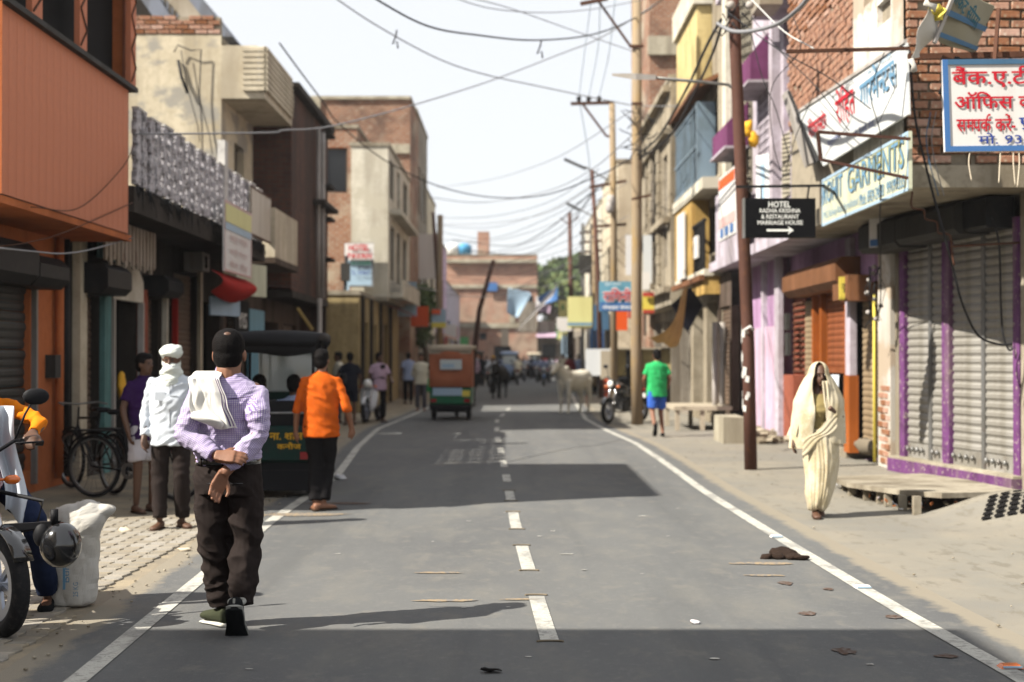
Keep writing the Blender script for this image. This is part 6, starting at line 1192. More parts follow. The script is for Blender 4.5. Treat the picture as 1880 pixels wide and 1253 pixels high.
def motorcycle(name, label, loc, rz, tank='gloss_black', style='alloy', steer=0., cat='motorcycle', detail=True, group=None, scooter=False):
    t = thing(name, label, cat, loc, rz, group); R = .29
    def part(nm, m, fn, par=None): b = MB(); fn(b); return b.build(nm, m, par or t, world=False)
    fw = V((math.sin(-steer)*.27, .38+.27*math.cos(steer), R)); RF = Matrix.Rotation(steer, 3, 'Z')
    wheel(t, fw, R, .085, style, (math.cos(steer), math.sin(steer), 0)); wheel(t, (0, -.62, R), R, .10, style)
    part('front_fork', 'chrome', lambda b: [b.tube([fw+V((s*.075, 0, 0)), (s*.085, .40, .72), (s*.085, .33, .96)], .018, 8) for s in (-1, 1)])
    part('front_mudguard', tank if tank != 'gloss_red' else 'gloss_black', lambda b: b.loft([[fw+RF @ V((x, math.cos(a)*(R+.02), math.sin(a)*(R+.02))) for x in (-.055, -.03, .03, .055)]+[fw+RF @ V((x, math.cos(a)*(R+.028), math.sin(a)*(R+.028))) for x in (.055, -.055)] for a in np.linspace(.5, 2.3, 9)], 0, True))
    if scooter:
        part('leg_shield', 'scooter_white', lambda b: b.loft([[(x, .36+.05*math.cos(x*6)-dz, z) for x in (-w, -w*.5, 0, w*.5, w)]+[(x, .30-dz, z) for x in (w, 0, -w)] for (w, z, dz) in ((.10, .25, 0), (.19, .4, .0), (.21, .65, .05), (.16, .85, .1), (.12, .98, .12))]))
        part('body', 'scooter_cream', lambda b: b.loft([[(w*math.cos(a), y, z+h*math.sin(a)) for a in np.linspace(0, 2*PI, 13)[:-1]] for (y, w, h, z) in ((-.05, .12, .2, .48), (-.3, .18, .2, .55), (-.6, .18, .15, .6), (-.85, .08, .06, .62))]))
        part('floor_board', 'rick_dark', lambda b: b.bx(-.17, .17, -.1, .34, .26, .32)); part('seat', 'gloss_black', lambda b: b.ball((0, -.42, .76), (.14, .36, .06), 12, 8))
    else:
        part('fuel_tank', tank, lambda b: b.loft([[(w*math.cos(a), y, z+h*math.sin(a)*(1 if math.sin(a) > 0 else .6)) for a in np.linspace(0, 2*PI, 15)[:-1]] for (y, w, h, z) in ((.34, .05, .05, .80), (.28, .12, .10, .80), (.14, .155, .13, .80), (-.02, .13, .11, .77), (-.12, .08, .07, .74))]))
        part('seat', 'rick_dark', lambda b: b.loft([[(w*math.cos(a), y, z+h*math.sin(a)) for a in np.linspace(0, 2*PI, 13)[:-1]] for (y, w, h, z) in ((-.08, .09, .04, .76), (-.25, .13, .05, .76), (-.5, .13, .05, .79), (-.72, .09, .04, .83))]))
        part('side_panel', tank, lambda b: [b.loft([[(s*.10, -.1, .6), (s*.10, -.1, .72), (s*.12, -.45, .74), (s*.12, -.45, .58)], [(s*.13, -.13, .62), (s*.13, -.13, .7), (s*.14, -.42, .72), (s*.14, -.42, .6)]], 0, False) for s in (-1, 1)])
        part('engine', 'engine', lambda b: [b.box((0, .05, .42), (.2, .3, .22)), b.tube([(0, .12, .5), (0, .2, .68)], .075, 12), [b.box((0, .14+.02*k, .52+.03*k), (.21, .17, .01)) for k in range(5)], b.tube([(-.13, .02, .38), (.13, .02, .38)], .09, 14)])
        part('frame', 'engine', lambda b: [b.tube([(0, .34, .86), (0, .27, .45), (0, .0, .27), (0, -.4, .3), (0, -.62, .3)], .02, 8), b.tube([(0, -.1, .72), (0, -.55, .68)], .018, 8)] + [b.tube([(s*.11, -.6, .3), (s*.12, -.5, .68)], .02, 8) for s in (-1, 1)])
        part('exhaust', 'chrome', lambda b: b.tube([(.06, .26, .5), (.12, .24, .3), (.14, .0, .24), (.15, -.3, .27), (.16, -.8, .33)], [.018, .02, .02, .04, .042], 10))
    part('handlebar', 'rick_dark', lambda b: [b.tube([(-.34, .24, 1.03), (-.2, .3, 1.05), (-.07, .33, .97), (.07, .33, .97), (.2, .3, 1.05), (.34, .24, 1.03)], .012, 8), b.tube([(-.36, .235, 1.03), (-.23, .285, 1.045)], .018, 10), b.tube([(.36, .235, 1.03), (.23, .285, 1.045)], .018, 10), b.tube([(-.36, .3, 1.04), (-.2, .36, 1.04)], .006, 6), b.tube([(.36, .3, 1.04), (.2, .36, 1.04)], .006, 6)])
    h = part('headlight', 'gloss_black' if tank == 'gloss_red' else tank if not scooter else 'scooter_white', lambda b: b.ball((0, .43, .90), (.105, .09, .11), 16, 10)); part('glass', 'lens', lambda b: b.ball((0, .475, .90), (.085, .055, .085), 16, 10), h)
    for s in (-1, 1):
        m = part('mirror', 'rick_dark', lambda b: [b.tube([(s*.2, .3, 1.05), (s*.26, .27, 1.2), (s*.3, .26, 1.27)], .007, 6), b.ball((s*.32, .26, 1.30), (.075, .02, .05), 14, 8)])
        part('indicator', 'amber', lambda b: [b.tube([(s*.07, .40, .84), (s*.15, .41, .84)], .008, 6), b.ball((s*.18, .42, .84), (.045, .03, .028), 12, 8)])
    part('tail_light', 'gloss_red', lambda b: b.box((0, -.84, .76), (.14, .05, .07)))
    part('number_plate', 'board_white', lambda b: b.box((0, -.86, .62), (.2, .01, .1)))
    part('stand', 'engine', lambda b: b.tube([(-.12, -.05, .3), (-.28, -.12, .01)], .012, 6))
    if not scooter: part('leg_guard', 'rick_dark', lambda b: b.tube([(-.05, .28, .5), (-.32, .3, .55), (-.36, .28, .7), (-.05, .26, .78), (.05, .26, .78), (.36, .28, .7), (.32, .3, .55), (.05, .28, .5)], .013, 8))
    return t
def rickshaw(name, label, loc, rz, roof='rick_dark', back='rick_dark', body='rick_green', kind='open', lh=1.0):
    t = thing(name, label, 'rickshaw', loc, rz); w = .5
    def part(nm, m, fn, par=None): b = MB(); fn(b); return b.build(nm, m, par or t, world=False)
    for x in (-.42, .42): wheel(t, (x, .32, .22), .22, .09, 'alloy', rimm='steel')
    wheel(t, (0, 2.2, .22), .22, .08, 'alloy', rimm='steel')
    part('chassis', 'rick_dark', lambda b: [b.bx(-w+.02, w-.02, .05, 2.3, .28, .40), b.bx(-w, w, 0, .1, .25, .38), b.bar((-.35, .3, .22), (.35, .3, .22), .06, .06)])
    part('rear_panel', body, lambda b: b.loft([[(-w, .0, .38), (w, .0, .38), (w, .0, .78), (-w, .0, .78)], [(-w+.03, -.04, .41), (w-.03, -.04, .41), (w-.03, -.04, .75), (-w+.03, -.04, .75)]], 0, False))
    part('side_panel', body, lambda b: [b.bx(s*w-.02*(s > 0), s*w+.02*(s < 0), .02, 1.0, .40, .78) for s in (-1, 1)])
    part('front_cowl', body, lambda b: b.loft([[(-.36*k, y, z0), (.36*k, y, z0), (.34*k, y, z1), (-.34*k, y, z1)] for (k, y, z0, z1) in ((1, 2.05, .4, 1.1), (.9, 2.3, .42, 1.0), (.6, 2.42, .5, .9))], 0, False))
    part('roof', roof, lambda b: b.loft([[(x, y, 1.78*lh+.035*math.cos(x/w*1.5)-dz) for x in np.linspace(-ww, ww, 7)]+[(x, y, 1.70*lh-dz) for x in np.linspace(ww, -ww, 7)] for (y, ww, dz) in ((-.08, w*.96, .06), (.0, w*1.08, .0), (1.0, w*1.1, -.02), (2.0, w*1.04, .0), (2.3, w*.9, .08))]))
    for x in (-w+.03, w-.03):
        for y in (.03, 1.05, 2.0): part('post', 'rick_dark', lambda b: b.tube([(x, y, .4), (x*.98, y, 1.72*lh)], .017, 8))
    [part('seat', 'rick_dark', lambda b: b.bx(*q)) for q in ((-w+.05, w-.05, .12, .55, .55, .68), (-w+.05, w-.05, .06, .118, .68, 1.05), (-w+.05, w-.05, 1.1, 1.45, .55, .66), (-.3, .3, 1.55, 1.85, .5, .66))]
    part('windscreen', 'glass', lambda b: b.box((0, 2.14, 1.35), (.74, .015, .5)))
    if kind == 'tarp':
        bb = grid(lambda u, v: V((-w+2*w*u, -.05-.03*math.sin(v*PI)-.02*math.sin(u*PI*2+v*5)*v-.03*math.sin(PI*u)*math.sin(v*9), .80+.86*lh*v)), 16, 16); o = cloth_obj(bb, 'back_tarpaulin', back, t, world=False)
        part('tarp_top', 'canvas_cream', lambda b: b.bx(-w, w, -.075, -.03, 1.60, 1.76)); part('rear_window', 'glass', lambda b: b.bx(-.24, .28, -.125, -.115, 1.22, 1.46)); part('window_reflection', 'board_ltblue', lambda b: b.bx(-.20, .1, -.13, -.127, 1.26, 1.36))
        part('white_plate', 'board_ltblue', lambda b: b.bx(-.42, .28, -.06, -.045, .60, .78)); part('yellow_plate', 'board_yellow', lambda b: b.bx(.28, .47, -.062, -.045, .58, .72)); part('bumper', 'rick_dark', lambda b: b.bx(-w, w, -.05, .02, .3, .38))
        part('side_curtain', back, lambda b: [b.bx(s*w-.01, s*w+.01, .0, .9, .8, 1.68) for s in (-1, 1)])
    else:
        part('roof_valance', roof, lambda b: b.loft([[(x, -.06, 1.72), (x, -.06, 1.55-.02*math.sin(x*9)), (x, -.04, 1.55-.02*math.sin(x*9)), (x, -.04, 1.72)] for x in np.linspace(-w, w, 14)]))
        part('mud_flap', 'rick_dark', lambda b: b.bx(-w, w, -.02, .0, .08, .30)); part('hand_rail', 'steel', lambda b: b.tube([(-w+.05, -.03, .92), (w-.05, -.03, .92)], .012, 6))
    for x in (-.4, .4): part('tail_light', 'gloss_red', lambda b: b.box((x, -.05, .48 if kind == 'tarp' else .46), (.14, .03, .08)))
    [part('mirror', 'rick_dark', lambda b: (b.tube([(s*w, 2.0, 1.2), (s*(w+.14), 2.05, 1.25)], .008, 6), b.ball((s*(w+.17), 2.05, 1.25), (.05, .02, .09), 10, 6))) for s in (-1, 1)]
    return t
# ------------------------------------------------------------ people
def shoe(b, a, yaw, L_=.26, W_=.095, pitch=0., H_=.09, mi=0):
    R = Matrix.Rotation(yaw, 3, 'Z') @ Matrix.Rotation(pitch, 3, 'X'); a = V(a); rings = []
    for (y, w, z0, z1) in ((-.29, .25, .02, .75), (-.26, .36, 0, .95), (-.1, .40, 0, .95), (.15, .40, 0, .75), (.4, .5, 0, .6), (.6, .47, 0, .5), (.7, .25, .03, .35)):
        rings.append([a+R @ V((math.cos(q)*w*W_, y*L_, (z0+(z1-z0)*(.5+.5*math.sin(q)))*H_-H_)) for q in np.linspace(0, 2*PI, 13)[:-1]])
    b.loft(rings, mi)
def hand(b, w, d, n, side, k=1., curl=.5, spread=.12):
    """palm from wrist w along d, palm facing n, thumb on side*cross; fingers curl towards n"""
    w = V(w); d = V(d).normalized(); n = V(n); n = (n-d*n.dot(d)).normalized(); s = d.cross(n)*side
    b.loft([[w+d*t*k+s*x*k+n*y*k for x, y in ((-a, -c), (0, -c*1.2), (a, -c), (a, c), (0, c), (-a, c))] for (t, a, c) in ((-.02, .026, .02), (.02, .034, .016), (.06, .040, .014), (.09, .038, .012))])
    for i, (x, l) in enumerate(((.030, .072), (.010, .08), (-.010, .074), (-.029, .058))):
        p = w+(d*.085+s*x)*k; e = d+s*(x*spread*8); pts = [p-d*.02*k, p]; ang = 0
        for f in (.45, .32, .23): ang += curl*(.55+.12*i); q = (e.normalized()*math.cos(ang)+n*math.sin(ang)); p = p+q*l*f*k; pts.append(p)
        b.tube(pts, [.0092*k, .0095*k, .009*k, .0085*k, .007*k], 8)
    p = w+(d*.025+s*.028)*k; b.tube([p, p+(s*.024+d*.028+n*.008)*k, p+(s*.034+d*.054+n*.016)*k, p+(s*.03+d*.078+n*.022)*k], [.013*k, .012*k, .0105*k, .008*k], 8)
def head(b, c, R=None, k=1., face=True):
    """skull, jaw, nose, ears, lips; the face looks along local +y"""
    c = V(c); R = R or Matrix.Identity(3); q = lambda x, y, z: c+R @ (V((x, y, z))*k)
    b.ball(c+R @ V((0, -.012, .025))*k, (.075*k, .092*k, .092*k), 18, 12, R=R); b.ball(c+R @ V((0, .018, -.045))*k, (.058*k, .068*k, .072*k), 16, 10, R=R)
    for s in (-1, 1): b.ball(c+R @ V((s*.076, -.005, -.01))*k, (.012*k, .02*k, .032*k), 8, 8, R=R)
    if face:
        b.tube([q(0, .075, .02), q(0, .102, -.022), q(0, .088, -.034)], [.008*k, .013*k, .013*k], 8)
        b.tube([q(-.045, .066, .028), q(0, .082, .032), q(.045, .066, .028)], .009*k, 6)
        b.ball(q(0, .078, -.062), (.024*k, .012*k, .009*k), 10, 6, R=R); b.ball(q(0, .066, -.10), (.022*k, .016*k, .014*k), 8, 6, R=R)
def haircap(t, c, R=None, k=1., vox=.012, m='hair', fringe=.0):
    c = V(c); R = R or Matrix.Identity(3); b = MB()
    b.ball(c+R @ V((0, -.022, .038))*k, (.085*k, .097*k, .092*k), 18, 12, R=R); b.ball(c+R @ V((0, -.048, -.018))*k, (.078*k, .062*k, .074*k), 16, 12, R=R)
    b.ball(c+R @ V((0, .035+fringe, .085))*k, (.066*k, .05*k, .035*k), 12, 8, R=R)
    return fuse(b, 'hair', m, t, vox, 2, lambda co: nz(co, (60, 60, 30), .0025))
def limb(b, pts, rs, n=12):
    """smooth tapered limb through joints"""
    pts = [V(p) for p in pts]; q = []; r = []
    E_ = [pts[0]*2-pts[1]]+pts+[pts[-1]*2-pts[-2]]; rs = list(rs)
    for i in range(1, len(E_)-2):
        p0, p1, p2, p3 = E_[i-1:i+3]
        for k in range(4):
            u = k/4; s = .5*((2*p1)+(p2-p0)*u+(2*p0-5*p1+4*p2-p3)*u*u+(3*p1-p0-3*p2+p3)*u**3); q.append(s.lerp(p1.lerp(p2, u), .5)); a, c = rs[i-1], rs[i]; r.append(a+(c-a)*u)
    q.append(pts[-1]); r.append(rs[-1]); b.tube(q, r, n); b.ball(q[0], r[0], 10, 8); return b
def person(name, label, loc, rz, P_={}, top='cloth_white', bottom='trouser_dark', skin='skin', sleeve='long', shorts=False, foot='sandal', h=1.70, vox=.013, hairm='hair', faceon=True, group=None, extra=None, wide=1., untuck=True, bald=False):
    t = thing(name, label, 'person', loc, rz, group); k = h/1.70
    J = dict(pel=(0, 0, .93), chest=(0, .0, 1.28), neck=(0, -.01, 1.44), head=(0, .015, 1.585), hl=(-.09, 0, .92), hr=(.09, 0, .92), kl=(-.10, .03, .50), kr=(.10, .03, .50), al=(-.10, 0, .09), ar=(.10, 0, .09), sl=(-.185, -.01, 1.385), sr=(.185, -.01, 1.385), el=(-.24, -.04, 1.11), er=(.24, -.04, 1.11), wl=(-.24, .05, .87), wr=(.24, .05, .87), fl=.15, fr=-.15, pl=0., pr=0., hd=(0, 0, 0), cl=.5, cr=.5)
    J.update(P_); g = {a: (V(c)*k if isinstance(c, tuple) and a != 'hd' else c) for a, c in J.items()}; w = wide*k
    up = (g['neck']-g['pel']).normalized(); R = Matrix.Rotation(J['hd'][2], 3, 'Z') @ Matrix.Rotation(J['hd'][0], 3, 'X') @ Matrix.Rotation(J['hd'][1], 3, 'Y')
    b = MB(); c0, c1, c2 = g['pel'], g['chest'], g['neck']
    def trunk(b, e, lo=-.02, fl=0.):
        P0 = c0+up*lo*k; rings = []
        for (f, rx, ry) in ((0, .155, .10), (.25, .145, .095), (.5, .155, .105), (.78, .175, .11), (.90, .150, .090), (.96, .105, .075), (1., .070, .06)):
            c = P0.lerp(c1, min(1, f/.6)) if f < .6 else c1.lerp(c2, (f-.6)/.4)
            side = (g['sr']-g['sl']).normalized() if f > .5 else (g['hr']-g['hl']).normalized(); fw = up.cross(side)
            rings.append([c+side*math.cos(a)*(rx+e+fl*(f < .6))*w+fw*math.sin(a)*(ry+e+fl*(f < .6))*k for a in np.linspace(0, 2*PI, 21)[:-1]])
        b.loft(rings)
    trunk(b, -.008); limb(b, [c2-up*.06*k, c2, g['head']-V((0, 0, .05))*k], [.06*k, .052*k, .05*k]); head(b, g['head'], R, k, faceon)
    for s, e, wr, sd, cu in (('sl', 'el', 'wl', 1, 'cl'), ('sr', 'er', 'wr', -1, 'cr')):
        limb(b, [g[s]+V((0, 0, -.03))*k+(g['neck']-g[s])*.16, g[e], g[wr]], [.040*k, .039*k, .028*k]); d = (g[wr]-g[e]).normalized()
        hand(b, g[wr], d, V((-sd*-.6, .35, 0)) if abs(d.z) > .5 else V((0, 0, -1)), sd, k*1.02, g[cu])
    for hh, kn, an, f, p in (('hl', 'kl', 'al', 'fl', 'pl'), ('hr', 'kr', 'ar', 'fr', 'pr')):
        limb(b, [g[hh], g[kn], g[an]], [.075*k, .052*k, .034*k]); shoe(b, g[an]+V((0, 0, .0)), g[f], .24*k, .088*k, g[p], .085*k)
    fuse(b, 'body', skin, t, vox, 3)
    for s in (-1, 1):
        if faceon and vox < .02: e = MB(); e.ball(g['head']+R @ V((s*.03, .077, .008))*k, (.012*k, .008*k, .007*k), 8, 6); e.build('eye', 'gloss_black', t, world=False)
    sh = lambda s: g[s]+V((0, 0, -.025))*k+(g['neck']-g[s])*.10
    b = MB(); trunk(b, .012, -.15 if untuck else -.0, .026 if untuck else 0)
    for s, e, wr in (('sl', 'el', 'wl'), ('sr', 'er', 'wr')):
        if sleeve == 'long': limb(b, [sh(s), g[e], g[e].lerp(g[wr], .93)], [.054*k, .050*k, .040*k])
        elif sleeve == 'rolled': limb(b, [sh(s), g[e], g[e].lerp(g[wr], .25)], [.054*k, .051*k, .048*k])
        else: limb(b, [sh(s), g[s].lerp(g[e], .7)], [.055*k, .06*k])
    b.tube([c2-up*.03*k, c2+up*.025*k], [.07*k, .062*k], 16)
    wr_ = lambda co: nz(co @ np.array([[1, 0, .6], [0, 1, 0], [-.6, 0, 1]]), (6, 6, 15), .011, True)+nz(co, (3, 3, 6), .012)
    fuse(b, 'shirt', top, t, vox, 3, wr_)
    b = MB(); rings = []
    for (f, rx, ry) in (((.02, .14, .098), (.0, .152, .105), (-.10, .158, .115)) if untuck else ((.12, .158, .108), (.0, .170, .118), (-.10, .165, .12))):
        side = (g['hr']-g['hl']).normalized(); rings.append([c0+V((0, 0, f*k*.6))+side*math.cos(a)*rx*w+up.cross(side)*math.sin(a)*ry*k for a in np.linspace(0, 2*PI, 21)[:-1]])
    b.loft(rings)
    for hh, kn, an in (('hl', 'kl', 'al'), ('hr', 'kr', 'ar')):
        if shorts: limb(b, [g[hh], g[hh].lerp(g[kn], .88)], [.098*k, .10*k])
        else: limb(b, [g[hh]-V((0, 0, .03)), g[kn], g[an]+V((0, 0, .02))*k], [.090*k, .078*k, .070*k])
    fuse(b, 'trousers' if not shorts else 'shorts', bottom, t, vox, 3, lambda co: nz(co, (6, 6, 12), .010, True)+nz(co, (5, 5, 3), .008))
    if not bald: haircap(t, g['head'], R, k, max(vox*.8, .01), hairm)
    for an, f, p in (('al', 'fl', 'pl'), ('ar', 'fr', 'pr')): b = MB(); shoe(b, g[an]+V((0, 0, -.004)), g[f], .26*k, .10*k, g[p], .085*k*(1. if foot != 'sandal' else .35)) if foot != 'sandal' else shoe(b, g[an]-V((0, 0, .062))*k, g[f], .265*k, .10*k, g[p], .028*k); b.build('shoe' if foot != 'sandal' else 'sandal', foot, t, world=False)
    t['_g'] = 0; del t['_g']
    return t, g, R
SIT = dict(pel=(0, -.05, .50), chest=(0, -.06, .84), neck=(0, -.04, 1.0), head=(0, -.01, 1.15), hl=(-.09, 0, .50), hr=(.09, 0, .50), kl=(-.12, .42, .52), kr=(.12, .42, .52), al=(-.12, .45, .1), ar=(.12, .45, .1), sl=(-.18, -.06, .95), sr=(.18, -.06, .95), el=(-.23, .05, .70), er=(.23, .05, .70), wl=(-.16, .28, .62), wr=(.16, .28, .62))
RIDE = dict(pel=(0, -.28, .82), chest=(0, -.22, 1.16), neck=(0, -.15, 1.32), head=(0, -.10, 1.47), hl=(-.09, -.25, .82), hr=(.09, -.25, .82), kl=(-.2, .12, .68), kr=(.2, .12, .68), al=(-.2, -.05, .32), ar=(.2, -.05, .32), sl=(-.18, -.18, 1.27), sr=(.18, -.18, 1.27), el=(-.3, .0, 1.08), er=(.3, .0, 1.08), wl=(-.31, .2, 1.05), wr=(.31, .2, 1.05))
WALK = dict(kl=(-.09, .16, .50), al=(-.08, .20, .10), kr=(.09, .03, .48), ar=(.09, -.24, .16), pr=-.5, pl=.1, el=(-.23, -.12, 1.13), wl=(-.25, -.14, .88), er=(.24, .02, 1.12), wr=(.24, .16, .92))
# ------------------------------------------------------------ who and what moves in the street
# man in the checked shirt, seen from behind
def main_man():
    t = thing('person', 'man in lilac checked shirt walking away with hands clasped behind his back', 'person', (-1.595, 8.0, 0))
    hc = V((.0, .03, 1.545))
    b = MB(); head(b, hc, None, 1.12); limb(b, [(0, 0, 1.36), (0, .0, 1.45), (0, .02, 1.52)], [.075, .070, .066])
    b.ells([(0, 0, .95, .15, .10), (0, 0, 1.2, .16, .10), (0, -.01, 1.37, .15, .08), (0, 0, 1.42, .07, .06)], 20)
    EL, WL, ER, WR = V((-.208, -.12, 1.10)), V((-.005, -.215, .985)), V((.195, -.13, 1.10)), V((.015, -.215, .885))
    limb(b, [(-.14, 0, 1.34), EL, WL], [.05, .042, .03]); limb(b, [(.14, 0, 1.34), ER, WR], [.05, .042, .03])
    hand(b, WL+V((.0, -.02, .0)), (1, -.12, -.02), (0, .8, -.6), 1, 1.02, .42, .1)
    hand(b, WR, (-.38, -.08, -.9), (.3, -.85, -.1), -1, 1.04, .55, .15)
    for hh, kn, an in (((-.09, 0, .9), (-.085, .06, .5), (-.05, .10, .12)), ((.085, 0, .9), (.1, .02, .5), (.09, -.10, .17))): limb(b, [hh, kn, an], [.07, .05, .04])
    fuse(b, 'body', 'skin', t, .0055, 3)
    # shirt
    b = MB()
    def rg(z, x, y, rx, ry, p=2.4): return [(x+rx*math.copysign(abs(math.cos(a))**(2/p), math.cos(a)), y+ry*math.copysign(abs(math.sin(a))**(2/p), math.sin(a)), z) for a in np.linspace(0, 2*PI, 29)[:-1]]
    b.loft([rg(.90, 0, .0, .165, .12), rg(.96, 0, 0, .185, .135), rg(1.04, 0, 0, .186, .135), rg(1.16, 0, -.005, .188, .135), rg(1.27, 0, -.01, .200, .137), rg(1.335, 0, -.01, .208, .118, 2.1), rg(1.372, 0, -.005, .185, .098, 2), rg(1.405, 0, 0, .135, .082, 2), rg(1.435, 0, 0, .085, .070, 2)])
    limb(b, [(-.170, -.005, 1.318), EL+V((.026, .02, .12)), EL, EL.lerp(WL, .5), WL+V((-.03, 0, .0))], [.066, .066, .062, .056, .046], 16); limb(b, [(.172, -.005, 1.318), ER+V((-.012, .02, .12)), ER, ER.lerp(WR, .5), WR+V((.012, .0, .035))], [.066, .067, .062, .058, .045], 16)
    b.tube([(0, .005, 1.425), (0, .012, 1.468), (0, .016, 1.49)], [(.076, .076), (.072, .072), (.070, .070)], 20)
    el, er, wl, wr = (np.array(q) for q in (EL, ER, WL, WR))
    def disp(co):
        dl = np.linalg.norm(co-el, axis=1); dr = np.linalg.norm(co-er, axis=1)
        q = np.minimum(dl, dr); sl = np.exp(-(q/.13)**2)
        arm = (np.abs(co[:, 0]) > .13) | (co[:, 1] < -.15)
        f = nz(co, (8, 8, 21), .014, True, 3.)*sl*1.1
        f += nz(co @ np.array([[1, 0, .5], [0, 1, 0], [-.5, 0, 1]]), (4, 4, 12), .009, True)*(.5+.6*(co[:, 2] < 1.15))+nz(co @ np.array([[1, 0, -.8], [0, 1, 0], [.8, 0, 1]]), (11, 11, 26), .005, True, 2)
        f -= .004; f += nz(co, (2.6, 3, 5), .014)+nz(co, (16, 16, 34), .0035)
        f += .007*np.sin(co[:, 2]*120+co[:, 0]*30)*np.exp(-((co[:, 2]-.955)/.03)**2)*(co[:, 1] > -.16)
        return f
    segs = [((0, 0, .85), (0, 0, 1.5), .17, (0, -1, 0), 1.6), ((-.145, .06, 1.48), tuple(EL), .066, (0, -1, 0), .62), (tuple(EL), tuple(WL), .058, (0, 0, 1), .6), ((.160, .06, 1.48), tuple(ER), .066, (0, -1, 0), .62), (tuple(ER), tuple(WR), .058, (0, 0, 1), .6)]
    fuse(b, 'shirt', 'shirt_check', t, .0065, 2, disp, segs)
    # yoke seam and cuffs
    b = MB(); b.tube([(x, -.139+.05*abs(x)**1.5*3, 1.315-.02*math.cos(x*9)) for x in np.linspace(-.16, .16, 14)], .0022, 5); b.build('yoke_seam', 'cloth_purple', t, world=False)
    # trousers
    b = MB(); b.loft([rg(.955, 0, .0, .178, .125), rg(.90, 0, 0, .186, .135), rg(.82, 0, 0, .190, .145), rg(.76, 0, 0, .182, .135)])
    limb(b, [(-.095, 0, .86), (-.095, .01, .66), (-.085, .05, .46), (-.066, .09, .28), (-.055, .10, .115)], [.100, .096, .089, .083, .070], 18)
    limb(b, [(.090, 0, .86), (.098, .0, .66), (.100, .0, .46), (.098, -.05, .28), (.092, -.085, .155)], [.103, .099, .094, .090, .074], 18)
    def dt(co):
        z = co[:, 2]; kz = np.exp(-((z-.42)/.15)**2); hz = np.exp(-((z-.2)/.08)**2)
        f = nz(co @ np.array([[1, 0, .7], [0, 1, 0], [-.7, 0, 1]]), (5, 4, 8), .018, True, 5)*(.5+kz)+nz(co @ np.array([[1, 0, -.5], [0, 1, 0], [.5, 0, 1]]), (7, 7, 15), .020, True, 9)*hz
        f += nz(co, (8, 8, 2.0), .014)+nz(co, (18, 18, 18), .003)+nz(co @ np.array([[1, 0, .9], [0, 1, 0], [-.9, 0, 1]]), (11, 11, 22), .0035, True, 8); return f
    fuse(b, 'trousers', 'trouser_brown', t, .007, 2, dt)
    b = MB(); b.loft([rg(.930, 0, 0, .184, .140), rg(.962, 0, 0, .182, .138)]); b.build('belt', 'gloss_black', t, world=False)
    b = MB(); [b.tube([(x, -.146, .925), (x, -.152, .945), (x, -.146, .968)], .006, 6) for x in (-.12, .0, .12)]; b.build('belt_loop', 'trouser_brown', t, world=False)
    b = MB(); b.tube([(-.09, -.146, .83), (.0-.03, -.148, .83)], .0025, 5); b.tube([(.04, -.148, .83), (.11, -.142, .83)], .0025, 5); b.build('pocket_seam', 'gloss_black', t, world=False)
    haircap(t, hc+V((0, -.002, .006)), None, 1.09, .009)
    b = MB(); b.ball(hc+V((.004, -.084, .104)), (.030, .028, .020), 12, 8); b.build('bald_spot', 'skin_dark', t, world=False)
    # shoes
    b = MB(); shoe(b, (-.066, .10, .122), .7, .255, .102, 0, .105); fuse(b, 'shoe', 'shoe_green', t, .006, 2); b = MB(); shoe(b, (-.066, .10, .030), .7, .262, .106, 0, .030); b.build('sole', 'sole', t, world=False)
    R = Matrix.Rotation(.05, 3, 'Z') @ Matrix.Rotation(-.95, 3, 'X'); A = V((.085, -.165, .165))
    b = MB(); shoe(b, A, .05, .27, .112, -.95, .10); fuse(b, 'shoe', 'shoe_black', t, .006, 2)
    b = MB(); shoe(b, A+R @ V((0, 0, -.10)), .05, .285, .125, -.95, .022); o = b.build('sole', 'shoe_black', t, world=False)
    b = MB(); ring(b, A+V((.0, -.015, .02)), (0, -.2, 1), .040, .013, 20, 8); b.build('ankle_collar', 'shoe_grey', t, world=False)
    b = MB(); shoe(b, A+R @ V((0, 0, -.078)), .05, .288, .127, -.95, .014); b.build('sole_stripe', 'shoe_grey', t, world=False)
    b = MB(); b.bx(A.x-.006, A.x+.006, A.y-.10, A.y-.09, A.z-.02, A.z+.05); b.build('heel_tab', 'shoe_grey', t, world=False)
    return t
mm = main_man()
# towel
def tw(u, v):                          # u across, v from the chest over the shoulder down the back
    xa = -.185+.165*u; s = v*.66
    if s < .12: y = .13-s*.6; z = 1.30+s
    elif s < .26: a = (s-.12)/.14*PI; y = .058-.045*(1-math.cos(a))*1.6; z = 1.42+.028*math.sin(a)
    else: y = -.138-.026*min(1, (s-.26)*8); z = 1.42-(s-.26)*(.62+.10*u)
    x = xa+(.10*u+.02)*max(0, v-.4)*1.4+.018*noise.noise(V((v*5, u*1.5, 4)))*(v > .25)
    f = .008*math.sin(u*15+v*4+math.sin(v*5))+.012*math.sin(u*7-v*5)+.012*(.5-abs(noise.noise(V((u*3.5+v*1.2, v*1.2, 3)))*2))+.0025*noise.noise(V((u*12, v*9, 3)))
    return V((x+.006*math.sin(v*13), y-abs(f)*(v > .4)-(.012 if v > .4 else 0), z+(.018*math.sin(u*8)+.03*(.5-u))*max(0, v-.6)*2.2))
b = grid(tw, 40, 60); tl = cloth_obj(b, 'towel', 'towel', None, .004); tl.location = (-1.595, 8.0, 0); tag(tl, 'white cotton towel with purple stripes slung over the left shoulder of the checked shirt man', 'towel')
for k, u0 in enumerate((.86, .93)):
    m = MB(); vs = [tw(u0+.028*i, .40+.58*j/24)+V((0, -.0065, 0)) for j in range(25) for i in (0, 1)]; m.add(vs, [(2*j, 2*j+1, 2*j+3, 2*j+2) for j in range(24)]); o = m.build('stripe', 'towel_stripe', tl, world=False)
